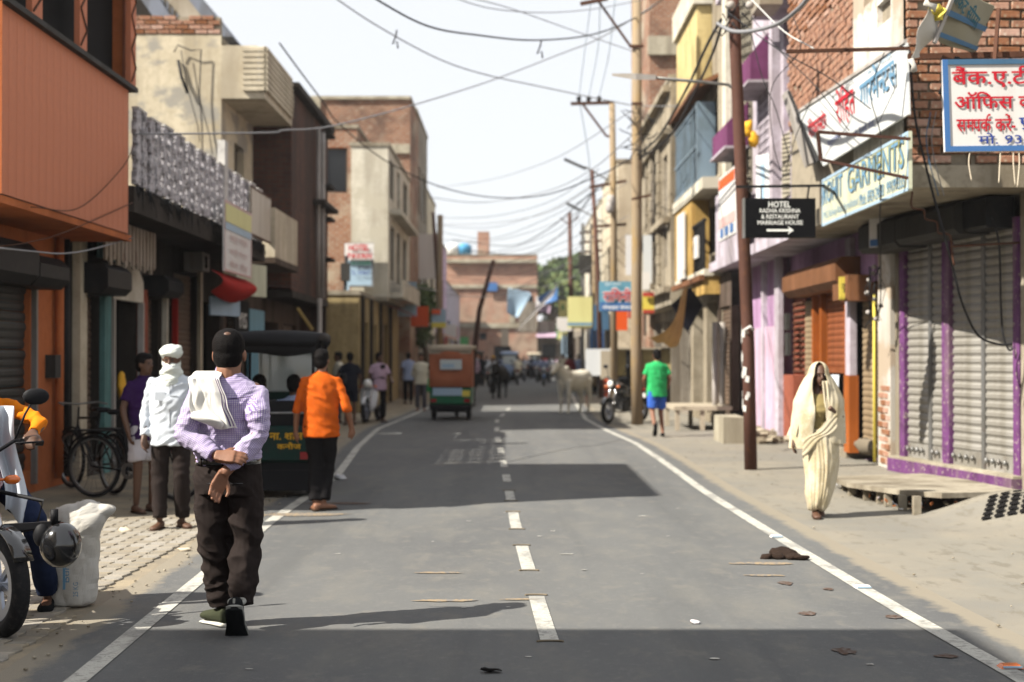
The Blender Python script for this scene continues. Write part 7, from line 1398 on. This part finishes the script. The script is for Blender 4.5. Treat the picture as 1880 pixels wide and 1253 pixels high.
b = MB(); crumple(b.tube([(-.16, -.19, 1.215), (-.10, -.205, 1.195), (-.03, -.205, 1.18), (.03, -.20, 1.165)], [.022, .034, .036, .018], 12), .03, 18, 2)
me = evalmesh(b.mesh('fold', 'towel'), [('SUBSURF', dict(levels=1, render_levels=1))]); o = bpy.data.objects.new('bunched_hem', me); C.objects.link(o); o.parent = tl

# orange shirt man
W2 = dict(WALK); W2.update(kl=(-.07, .05, .49), al=(-.06, .0, .09), kr=(.06, .12, .50), ar=(.02, .02, .10), pl=0, pr=.0, fr=-.8, fl=.3, el=(-.245, -.03, 1.10), wl=(-.27, .02, .86), er=(.27, -.04, 1.11), wr=(.31, .06, .88), hd=(0, 0, -.15))
t, g, R = person('person', 'man in bright orange shirt and black jeans walking away beside the dark rickshaw', (-1.89, 14.1, 0), 0, W2, 'cloth_orange', 'trouser_dark', 'skin', 'rolled', h=1.60, vox=.011)
# white turban man
W3 = dict(hd=(-.25, 0, -.15), el=(-.22, -.08, 1.12), wl=(-.15, -.16, .93), er=(.235, -.04, 1.1), wr=(.24, .04, .86), kl=(-.10, .04, .5), kr=(.10, .0, .5), ar=(.10, .05, .09), al=(-.10, -.05, .09), fl=.5, fr=-.3)
t, g, R = person('person', 'man with pale turban cloth round his face in white shirt and dark trousers', (-3.03, 12.65, 0), PI+.15, W3, 'cloth_white', 'trouser_brown', 'skin_dark', 'long', h=1.62, vox=.011, bald=True)
b = MB(); k = .95; hcn = g['head']
b.ball(hcn+V((0, -.01, .055)), (.098, .11, .075), 18, 12); ring(b, hcn+V((0, .0, .062)), (0, .15, 1), .075, .030, 24, 8); ring(b, hcn+V((0, -.005, .08)), (.15, .1, 1), .066, .032, 24, 8)
b.ball(hcn+V((0, .028, -.092)), (.078, .080, .062), 16, 10); b.ball(hcn+V((0, -.04, -.04)), (.085, .06, .10), 14, 10); ring(b, hcn+V((0, -.01, -.125)), (0, .2, 1), .07, .035, 24, 8); b.ball(hcn+V((.0, .06, -.20)), (.07, .045, .08), 12, 8)
fuse(b, 'turban_cloth', 'cloth_turban', t, .009, 2, lambda co: nz(co @ np.array([[1, 0, .3], [0, 1, 0], [-.3, 0, 1]]), (7, 7, 42), .008, True))
b = MB(); b.bx(-.06, -.058+.06, .128, .134, 1.18, 1.19); b.bx(.04, .13, .125, .13, 1.14, 1.22); b.build('shirt_pocket', 'cloth_white', t, world=False); b = MB(); b.bx(.0, .003, .120, .128, .88, 1.3); b.build('placket', 'cloth_grey', t, world=False)
# boy in purple
t, g, R = person('person', 'youth in dark purple shirt and pale shorts standing in the shade by the turbaned man', (-3.62, 14.0, 0), PI+.9, dict(hd=(0, 0, .2)), 'cloth_purple', 'shorts_white', 'skin_dark', 'short', True, h=1.56, vox=.012)
# green shirt man
W4 = dict(kl=(-.10, -.04, .50), al=(-.10, -.28, .22), pl=-1.2, kr=(.09, .08, .50), ar=(.12, .02, .09), el=(-.25, .0, 1.12), wl=(-.2, .14, .95), er=(.25, -.03, 1.12), wr=(.22, .14, .92))
person('person', 'man in green T shirt and blue shorts walking away past the ochre pole', (2.77, 27.2, 0), .1, W4, 'cloth_green', 'shorts_blue', 'skin', 'short', True, 'shoe_black', 1.67, .015, wide=1.05)
# woman in saree
def saree_woman():
    t = thing('person', 'woman veiled in a cream saree walking towards the camera on the right pavement', 'person', (2.93, 13.6, 0), PI-.08); k = .885
    hc = V((-.01, .02, 1.355)); R = Matrix.Rotation(-.12, 3, 'X') @ Matrix.Rotation(.12, 3, 'Z')
    b = MB(); head(b, hc, R, .93); limb(b, [(0, 0, 1.15), (0, 0, 1.24), (0, .01, 1.32)], [.055, .047, .045]); b.ells([(0, 0, .8, .12, .09), (0, 0, 1.0, .13, .10), (0, 0, 1.16, .13, .08), (0, 0, 1.22, .06, .05)], 16)
    limb(b, [(.14, 0, 1.16), (.20, .0, .95), (.235, .03, .745)], [.042, .035, .025]); hand(b, (.235, .03, .745), (.1, .1, -1), (-1, .3, 0), 1, .95, .5)
    limb(b, [(-.14, 0, 1.16), (-.20, .05, .95), (-.08, .14, 1.05)], [.042, .035, .025]); limb(b, [(.05, 0, .8), (.05, .03, .42), (.04, .08, .08)], [.07, .05, .032]); limb(b, [(-.05, 0, .8), (-.04, -.02, .42), (-.03, -.16, .12)], [.07, .05, .032]); shoe(b, (.04, .08, .08), 0, .23, .085, 0, .08); shoe(b, (-.03, -.16, .12), 0, .23, .085, -.5, .08)
    fuse(b, 'body', 'skin_dark', t, .009, 3)
    for s in (-1, 1): e = MB(); e.ball(hc+R @ V((s*.028, .073, .008)), (.011, .008, .006), 8, 6); e.build('eye', 'gloss_black', t, world=False)
    b = MB(); shoe(b, (.04, .08, .024), 0, .25, .09, 0, .024); b.build('sandal', 'sandal', t, world=False)
    b = MB(); b.ells([(0, 0, .80, .13, .11), (0, 0, .93, .13, .11), (0, .02, 1.02, .14, .13), (0, .01, 1.12, .145, .10), (0, 0, 1.18, .12, .07)], 20); fuse(b, 'blouse', 'blouse', t, .012, 3, lambda co: nz(co, (8, 8, 14), .01, True))
    # skirt with pleats
    n = 96; rings = []
    for (z, cx, cy, rx, ry, am) in ((.06, .02, .02, .085, .13, .012), (.12, .02, .02, .10, .15, .014), (.22, .005, .01, .13, .17, .014), (.38, -.02, 0, .155, .165, .013), (.55, -.025, 0, .172, .155, .012), (.70, -.01, 0, .175, .15, .012), (.80, 0, 0, .165, .135, .007), (.88, 0, 0, .15, .12, .003)):
        rg = []
        for j in range(n):
            a = 2*PI*j/n; f = max(0, math.sin(a))**1.5; pl_ = am*1.0*((.5-abs(noise.noise(V((a*5.5+z*.8, z*1.1, 1)))*2.3))*(.5+f)+.8*noise.noise(V((a*2.2, z*2.5, 5)))); rg.append((cx+(rx+pl_)*math.cos(a), cy+(ry+pl_)*math.sin(a), z+.012*math.sin(a*5)*(z < .2)))
        rings.append(rg)
    b = MB(); b.loft(rings); me = evalmesh(b.mesh('skirt', 'saree'), [('SUBSURF', dict(levels=1, render_levels=1))]); me.update()
    for v in me.vertices: v.co += v.normal*(.016*(.5-abs(noise.noise(V((v.co.x*7+v.co.z*3, v.co.y*7, v.co.z*4)))*2.2)))
    o = bpy.data.objects.new('saree_skirt', me); C.objects.link(o); o.parent = t
    # veil: hood open to the front, falling behind and over both arms
    def hood_(u, v):
        q = 0
        a = -PI*.30+PI*1.60*u        # from one side of the face round the back to the other
        a2 = PI/2+(PI*.24+(2*PI-2*PI*.24)*u)
        if v < .30:
            q = v/.30; th = q*PI*.5; r = math.sin(th); z = 1.36+.112*math.cos(th)+.01; rx, ry = .098*r, .108*r; cy = .035*(1-q)+.005
        else:
            q = (v-.30)/.70; z = 1.36-.66*q-.05*q*(1 if u > .5 else 0); rx = .098+.13*min(1, q*2.6)**.7+.03*q; ry = .108+.045*min(1, q*2.); cy = .005-.015*q
        gap = PI*.165 if v < .34 else PI*(.165-.10*min(1, (v-.34)*4)+.16*max(0, v-.7))
        a2 = PI/2+gap+(2*PI-2*gap)*u if v > .12 else PI/2+gap*v/.12+(2*PI-2*gap*v/.12)*u
        f = (.014*(.5-abs(noise.noise(V((a2*3.6+q*1.5, q*1.6, 2)))*2.2)))*min(1, max(0, v-.3)*5)+.006*noise.noise(V((a2*4, v*8, 7)))
        ex = .05*max(0, v-.6)*(1 if math.cos(a2) > .3 else 0)
        return V(((rx+f+ex)*math.cos(a2), cy+(ry+f)*math.sin(a2), z))
    cloth_obj(grid(hood_, 64, 40), 'saree_veil', 'saree', t, .004, 1, False)
    # sash across the chest and flaring end over the right arm
    cloth_obj(grid(lambda u, v: V((-.16+.33*u+.0*v, .125+.02*math.sin(u*PI)-.004*math.sin(v*20), 1.0-.22*(1-u)*0+(-.30+.20*u*0)*u*.9-.14*v+.02*math.sin(u*8+v*4))), 20, 12), 'saree_sash', 'saree', t, .006, 1, False)
    cloth_obj(grid(lambda u, v: V((.13+.085*v+.07*u*v+.012*math.sin(u*12+v*2), .10-.17*u+.01*math.sin(v*9), 1.17-.40*v-.06*u*v*(1-u)+.0*u)), 14, 16), 'saree_end', 'saree', t, .004, 1, False)
    cloth_obj(grid(lambda u, v: V((-.015-.055*u-.03*v, .118+.02*math.sin(u*9), 1.30-.30*v)), 6, 10), 'saree_fold', 'saree', t, .004, 1, False)
    return t
saree_woman()
# left motorbike with rider
bk = motorcycle('motorcycle', 'motorbike with grey alloy wheel cut by the left edge of the photo', (-3.14, 8.30, 0), PI+.42, 'gloss_red', 'alloy', .38)
hp = P(113, 1000, 7.95); b = MB(); b.ball(hp, (.115, .115, .13), 20, 14); o = fuse(b, 'helmet', 'gloss_black', None, .012, 3); o['label'] = 'glossy black helmet hanging from the bike guard above the sack'; o['category'] = 'helmet'
b = MB(); b.ball(hp+V((-.10, .0, .06)), (.055, .06, .075), 12, 10); b.tube([hp+V((-.03, -.02, .12)), hp+V((-.03, -.02, .2))], .022, 8); q = b.build('mitt', 'rick_dark', o, world=True)
b = MB(); b.bar(P(8, 968, 7.9), P(112, 962, 7.95), .035, .035); q = b.build('guard_bar', 'rick_dark', None); q.parent = bk; q.matrix_parent_inverse = Matrix.Translation(bk.location).inverted() if 0 else (Matrix.Translation(bk.location) @ Matrix.Rotation(PI+.42, 4, 'Z')).inverted()
RD = dict(pel=(0, -.36, .84), chest=(0, -.30, 1.14), neck=(0, -.22, 1.30), head=(0, -.18, 1.45), hl=(-.10, -.32, .84), hr=(.10, -.32, .84), kl=(-.30, -.02, .56), al=(-.40, -.20, .09), kr=(.26, .02, .66), ar=(.2, -.1, .34), sl=(-.18, -.24, 1.25), sr=(.18, -.24, 1.25), el=(-.33, -.02, 1.14), wl=(-.27, .19, 1.08), er=(.30, -.06, 1.05), wr=(.28, .2, 1.07), fl=-.2, cl=.9, cr=.9)
t, g, R = person('person', 'motorbike rider in orange sleeves and blue jeans at the left edge', (-3.10, 8.30, 0), PI+.42, RD, 'cloth_amber', 'jeans', 'skin_dark', 'long', foot='shoe_black', h=1.70, vox=.010)
cloth_obj(grid(lambda u, v: V((-.06-.13*u-.07*v+.02*math.sin(v*6), -.06+.035*math.sin(u*8+v*3)+.05*v+.02*math.sin(v*9), 1.24-.66*v+.05*math.sin(u*5+1)*v)), 14, 22), 'white_scarf', 'cloth_white', t, .006, 1, False)
# rickshaws
t = rickshaw('electric_rickshaw', 'dark roofed green rickshaw parked in the shade behind the checked shirt man', (-2.62, 15.4, 0), .06, 'rick_dark', 'rick_dark', 'rick_teal')
for s, x, z, w in (('ना. शास', -.02, .63, .36), ('कनौज', .06, .53, .26)): letter(t, s, V((x+.02, -.045, z)), V((1, 0, 0)), w, .075, 'ink_yellow', .035, world=False)
for k, (x, tp, l_) in enumerate(((-.16, 'cloth_grey', 'passenger in dark checks seated in the dark roofed rickshaw'), (.22, 'cloth_ltblue', 'passenger in pale blue shirt seated in the dark roofed rickshaw'))):
    q = Matrix.Rotation(.06, 3, 'Z') @ V((x, .42, .12)); person('person', l_, (-2.62+q.x, 15.4+q.y, .12), .06, SIT, tp, 'trouser_dark', 'skin_dark', 'long', h=1.62, vox=.016, group='passengers of the dark rickshaw')
t = rickshaw('electric_rickshaw', 'rickshaw with wrinkled orange tarpaulin back driving away', (-1.47, 34.0, 0), -.03, 'canvas_cream', 'tarp_orange', 'rick_green', 'tarp')
t = rickshaw('electric_rickshaw', 'pale blue rickshaw coming towards the camera in the distance', (-.15, 84, 0), PI, 'rick_blue', 'rick_blue', 'rick_blue')
# scooter and people on the left
motorcycle('scooter', 'cream and white scooter parked on the left pavement', (-3.28, 33.4, 0), PI-.15, 'scooter_white', 'alloy', 0, 'scooter', scooter=True)
person('person', 'man in pale pink shirt leaning over the cream scooter', (-3.1, 33.2, 0), PI+.5, dict(el=(-.26, .1, 1.1), wl=(-.2, .3, 1.02), hd=(0, 0, .5), kr=(.15, -.1, .5), ar=(.2, -.3, .1)), 'cloth_pink', 'trouser_dark', 'skin_dark', 'short', h=1.62, vox=.018)
person('person', 'person in dark striped shirt with back turned near the cream scooter', (-3.62, 31.8, 0), .2, dict(el=(-.3, .0, 1.15), wl=(-.25, .15, 1.0)), 'cloth_navy', 'cloth_navy', 'skin_dark', 'short', True, h=1.62, vox=.018)
person('person', 'man in white shirt half hidden behind the orange shirted man', (-4.0, 32.8, 0), 1.8, {}, 'cloth_cream', 'cloth_grey', 'skin_dark', 'long', h=1.64, vox=.018)
person('person', 'man in white shirt and grey trousers facing the camera left of the orange rickshaw', (-2.56, 40.0, 0), PI, dict(el=(-.25, -.1, 1.1), wl=(-.16, -.16, .95), er=(.25, -.1, 1.1), wr=(.16, -.16, .95)), 'cloth_cream', 'cloth_grey', 'skin', 'long', h=1.62, vox=.018)
person('person', 'figure in blue shirt in the shade beyond the scooter', (-3.35, 46.0, 0), .4, {}, 'cloth_ltblue', 'trouser_dark', 'skin_dark', 'short', h=1.66, vox=.022)
# right motorbike
motorcycle('motorcycle', 'black motorbike parked beside the ochre pole with front wheel to the road', (2.58, 32.9, 0), PI-.75, 'gloss_black', 'alloy', .2)
# far traffic
fm = [(905, 676, 60, 'cloth_white', 'rider in white with a yellow helmet beyond the black cow', 'gloss_black'), (962, 692, 88, 'cloth_white', 'far rider in white, leftmost of the far group', 'gloss_black'), (987, 692, 86, 'cloth_ltblue', 'far rider in pale blue, second of the far group', 'gloss_black'), (1008, 694, 84, 'cloth_white', 'far rider in white with a red tanked bike, third of the far group', 'gloss_red'), (1022, 690, 92, 'cloth_pink', 'far rider in pink beside the white cow head', 'gloss_black')]
for k, (px, py, d, tp, l_, tk) in enumerate(fm):
    x = (px-940)/F*d; rzz = PI+(.05 if k % 2 else -.1)
    motorcycle('motorcycle', 'motorbike under the '+l_.replace('of the far group','').replace('with a red tanked bike, ','').replace(', ','').strip(), (x, d, 0), rzz, tk, 'alloy', 0, group='far motorbikes')
    person('person', l_, (x, d, 0), rzz, RIDE, tp, 'trouser_dark', 'skin_dark', 'long', h=1.68, vox=.026, group='far riders', hairm='plastic_yellow' if k == 0 else 'hair')
for k, (px, d, tp, w_) in enumerate(((878, 78, 'cloth_navy', 'farthest left'), (893, 90, 'cloth_white', 'second from left'), (921, 97, 'cloth_ltblue', 'just behind the blue rickshaw'), (950, 76, 'cloth_cream', 'nearest of the middle'), (975, 99, 'cloth_grey', 'deep middle'), (998, 74, 'cloth_ltblue', 'nearest right'), (1014, 102, 'cloth_white', 'deep right'), (1036, 84, 'cloth_cream', 'by the right shops'))):
    x = (px-940)/F*d; rzz = PI if k % 3 else 0.
    motorcycle('motorcycle', 'motorbike of the far crowd, '+w_, (x, d, 0), rzz, ['gloss_black', 'gloss_red', 'board_blue'][k % 3], 'alloy', 0, group='far motorbikes'); person('person', 'rider in the far crowd, '+w_, (x, d, 0), rzz, RIDE, tp, 'trouser_dark', 'skin_dark', 'long', h=1.68, vox=.03, group='far riders')
rickshaw('electric_rickshaw', 'dark rickshaw far off beside the left shops', (-2.0, 74, 0), 0, 'rick_dark', 'tarp_orange', 'rick_green', 'tarp'); rickshaw('electric_rickshaw', 'white roofed rickshaw far off among the riders', (1.6, 104, 0), PI, 'canvas_cream', 'rick_blue', 'scooter_white')
for px, d, tp, l_, r_ in ((1046, 62, 'cloth_maroon', 'figure in dark red behind the white cow', .3), (1062, 66, 'cloth_ltblue', 'figure in pale blue behind the white stall', PI), (1092, 58, 'cloth_orange', 'figure in orange by the far right stalls', 2.), (948, 98, 'cloth_white', 'far pedestrian in white under the brick building', PI), (884, 72, 'cloth_navy', 'far pedestrian in navy beside the orange rickshaw', 0), (1033, 72, 'cloth_cream', 'far pedestrian in cream right of the riders', PI), (1150, 44, 'cloth_grey', 'figure in grey standing behind the ochre pole', .5), (976, 96, 'cloth_navy', 'far pedestrian in navy between the riders', 0), (871, 66, 'cloth_pink', 'far pedestrian in pink near the leaning pole', PI), (1000, 100, 'cloth_maroon', 'far pedestrian in maroon at the dark shops', 0)):
    person('person', l_, ((px-940)/F*d, d, 0), r_, {}, tp, 'trouser_dark', 'skin_dark', 'long', h=1.64, vox=.026, group='pedestrians in the distance')
# bicycle in the left shade
def bicycle(name, label, loc, rz):
    t = thing(name, label, 'bicycle', loc, rz); R = .34
    for y in (.52, -.52): wheel(t, (0, y, R), R, .034, 'spoke', rimm='steel')
    def part(nm, m, fn): b = MB(); fn(b); b.build(nm, m, t, world=False)
    part('frame', 'rick_dark', lambda b: [b.tube([(0, .34, .82), (0, -.14, .84)], .014, 8), b.tube([(0, .36, .74), (0, -.05, .3)], .015, 8), b.tube([(0, -.05, .3), (0, -.18, .9)], .014, 8), b.tube([(.03, -.05, .3), (.03, -.52, R)], .01, 6), b.tube([(-.03, -.15, .8), (-.03, -.52, R)], .009, 6)]); part('fork', 'rick_dark', lambda b: [b.tube([(s*.04, .52, R), (s*.04, .4, .62), (0, .36, .74), (0, .33, .95)], .011, 6) for s in (-1, 1)])
    part('handlebar', 'steel', lambda b: b.tube([(-.27, .16, .98), (-.24, .34, 1.0), (0, .38, .98), (.24, .34, 1.0), (.27, .16, .98)], .011, 8)); part('saddle', 'rick_dark', lambda b: b.loft([[(w*math.cos(a), y, .93+.03*math.sin(a)) for a in np.linspace(0, 2*PI, 11)[:-1]] for (y, w) in ((-.02, .02), (-.12, .05), (-.26, .09), (-.3, .08))]))
    part('carrier', 'rick_dark', lambda b: [b.bx(-.08, .08, -.75, -.32, .72, .735), b.tube([(.07, -.72, .72), (.04, -.52, R)], .006, 5), b.tube([(-.07, -.72, .72), (-.04, -.52, R)], .006, 5)]); part('crank', 'steel', lambda b: [b.disc((.05, -.05, .3), (1, 0, 0), .05, .09, .006, 16), b.bar((.06, -.05, .3), (.06, .08, .2), .015, .012), b.bx(.06, .14, .06, .12, .185, .205)]); part('mudguard', 'rick_dark', lambda b: [b.tube([(0, y+(R+.03)*math.cos(a), R+(R+.03)*math.sin(a)) for a in np.linspace(.3, 2.6, 10)], .014, 6) for y in (.52, -.52)])
    return t
bicycle('bicycle', 'black roadster bicycle leaning before the orange wall', (-4.78, 16.2, 0), .75)
bicycle('bicycle', 'dark bicycle standing behind the youth in purple', (-4.05, 15.3, 0), -1.9)
# cattle
def cow(name, label, loc, rz, m, k=1., yaw=0., raise_=0.):
    t = thing(name, label, 'cow', loc, rz); b = MB()
    def r(y, z, w, h, n=18): return [(w*math.cos(a), y, z+h*math.sin(a)) for a in np.linspace(0, 2*PI, n+1)[:-1]]
    b.loft([r(-.72, .98, .10, .14), r(-.66, .97, .19, .22), r(-.45, .93, .24, .27), (r(-.15, .88, .27, .29)), r(.15, .90, .25, .28), r(.42, .94, .20, .27), r(.58, .98, .13, .2)])
    b.ball((0, .34, 1.2), (.09, .17, .11), 12, 8)
    N0 = V((0, .5, 1.03)); hd = V((math.sin(-yaw)*.35, .5+.33*math.cos(yaw), 1.28+raise_)); limb(b, [N0, N0.lerp(hd, .5)+V((0, 0, -.02)), hd], [.17, .125, .095]); f = V((math.sin(-yaw), math.cos(yaw), -.75)).normalized()
    b.tube([hd-f*.1, hd+f*.04, hd+f*.2, hd+f*.33, hd+f*.38], [.075, .095, .075, .062, .045], 12); sd = f.cross(V((0, 0, 1))).normalized()
    for s in (-1, 1): b.tube([hd+sd*s*.08, hd+sd*s*.17+V((0, 0, -.02)), hd+sd*s*.25+V((0, 0, -.05))], [.02, .045, .012], 8)
    b.loft([[V((x, .62-.05*i, 1.0-.12*i)) for x in (-.015, .015)]+[V((x, .70-.10*i, .86-.13*i)) for x in (.01, -.01)] for i in range(4)])
    for s in (-1, 1):
        b.tube([(s*.14, .42, .9), (s*.14, .42, .62), (s*.135, .41, .40), (s*.13, .42, .36), (s*.13, .41, .12), (s*.13, .44, .0)], [.11, .075, .05, .052, .036, .055], 10)
        b.tube([(s*.15, -.52, .95), (s*.16, -.46, .70), (s*.15, -.60, .46), (s*.15, -.58, .38), (s*.14, -.55, .12), (s*.14, -.52, .0)], [.16, .12, .062, .052, .038, .055], 10)
    b.ball((0, -.3, .62), (.1, .13, .07), 10, 6); fuse(b, 'body', m, t, .022, 4)
    b = MB(); b.tube([(0, -.72, 1.08), (0, -.80, .95), (0, -.80, .5)], [.025, .02, .012], 8); b.ball((0, -.8, .42), (.03, .03, .1), 8, 6); b.build('tail', m, t, world=False)
    b = MB(); [b.tube([hd+sd*s*.06+V((0, 0, .07)), hd+sd*s*.13+V((0, 0, .16)), hd+sd*s*.11+V((0, 0, .26))], [.022, .016, .005], 8) for s in (-1, 1)]; b.build('horns', 'horn', t, world=False)
    for s in (-1, 1): e = MB(); e.ball(hd+f*.07+sd*s*.075, .014, 8, 6); e.build('eye', 'gloss_black', t, world=False)
    t.scale = (k, k, k); return t
cow('white_cow', 'white cow standing at the right road edge looking at the camera', (1.66, 38.6, 0), 2.5, 'cow_white', .98, .1, .04)
cow('black_cow', 'black cow standing in the road ahead of the rickshaw', (-.48, 52.5, 0), PI-.2, 'cow_black', 1.0, .0, -.1)
# ------------------------------------------------------------ dusty air
hz = MB(); hz.bx(-905, 905, -205, 1605, -1.1, 17.5); ho = hz.build('haze', 'ink_white'); ho['kind'] = 'stuff'
hm = bpy.data.materials.new('haze_air'); hm.use_nodes = True; hm.node_tree.nodes.clear(); pv = hm.node_tree.nodes.new('ShaderNodeVolumePrincipled'); ou = hm.node_tree.nodes.new('ShaderNodeOutputMaterial')
pv.inputs['Density'].default_value = .0005; pv.inputs['Color'].default_value = (.96, .97, 1, 1); pv.inputs['Anisotropy'].default_value = .3; hm.node_tree.links.new(pv.outputs[0], ou.inputs['Volume']); ho.data.materials.clear(); ho.data.materials.append(hm)
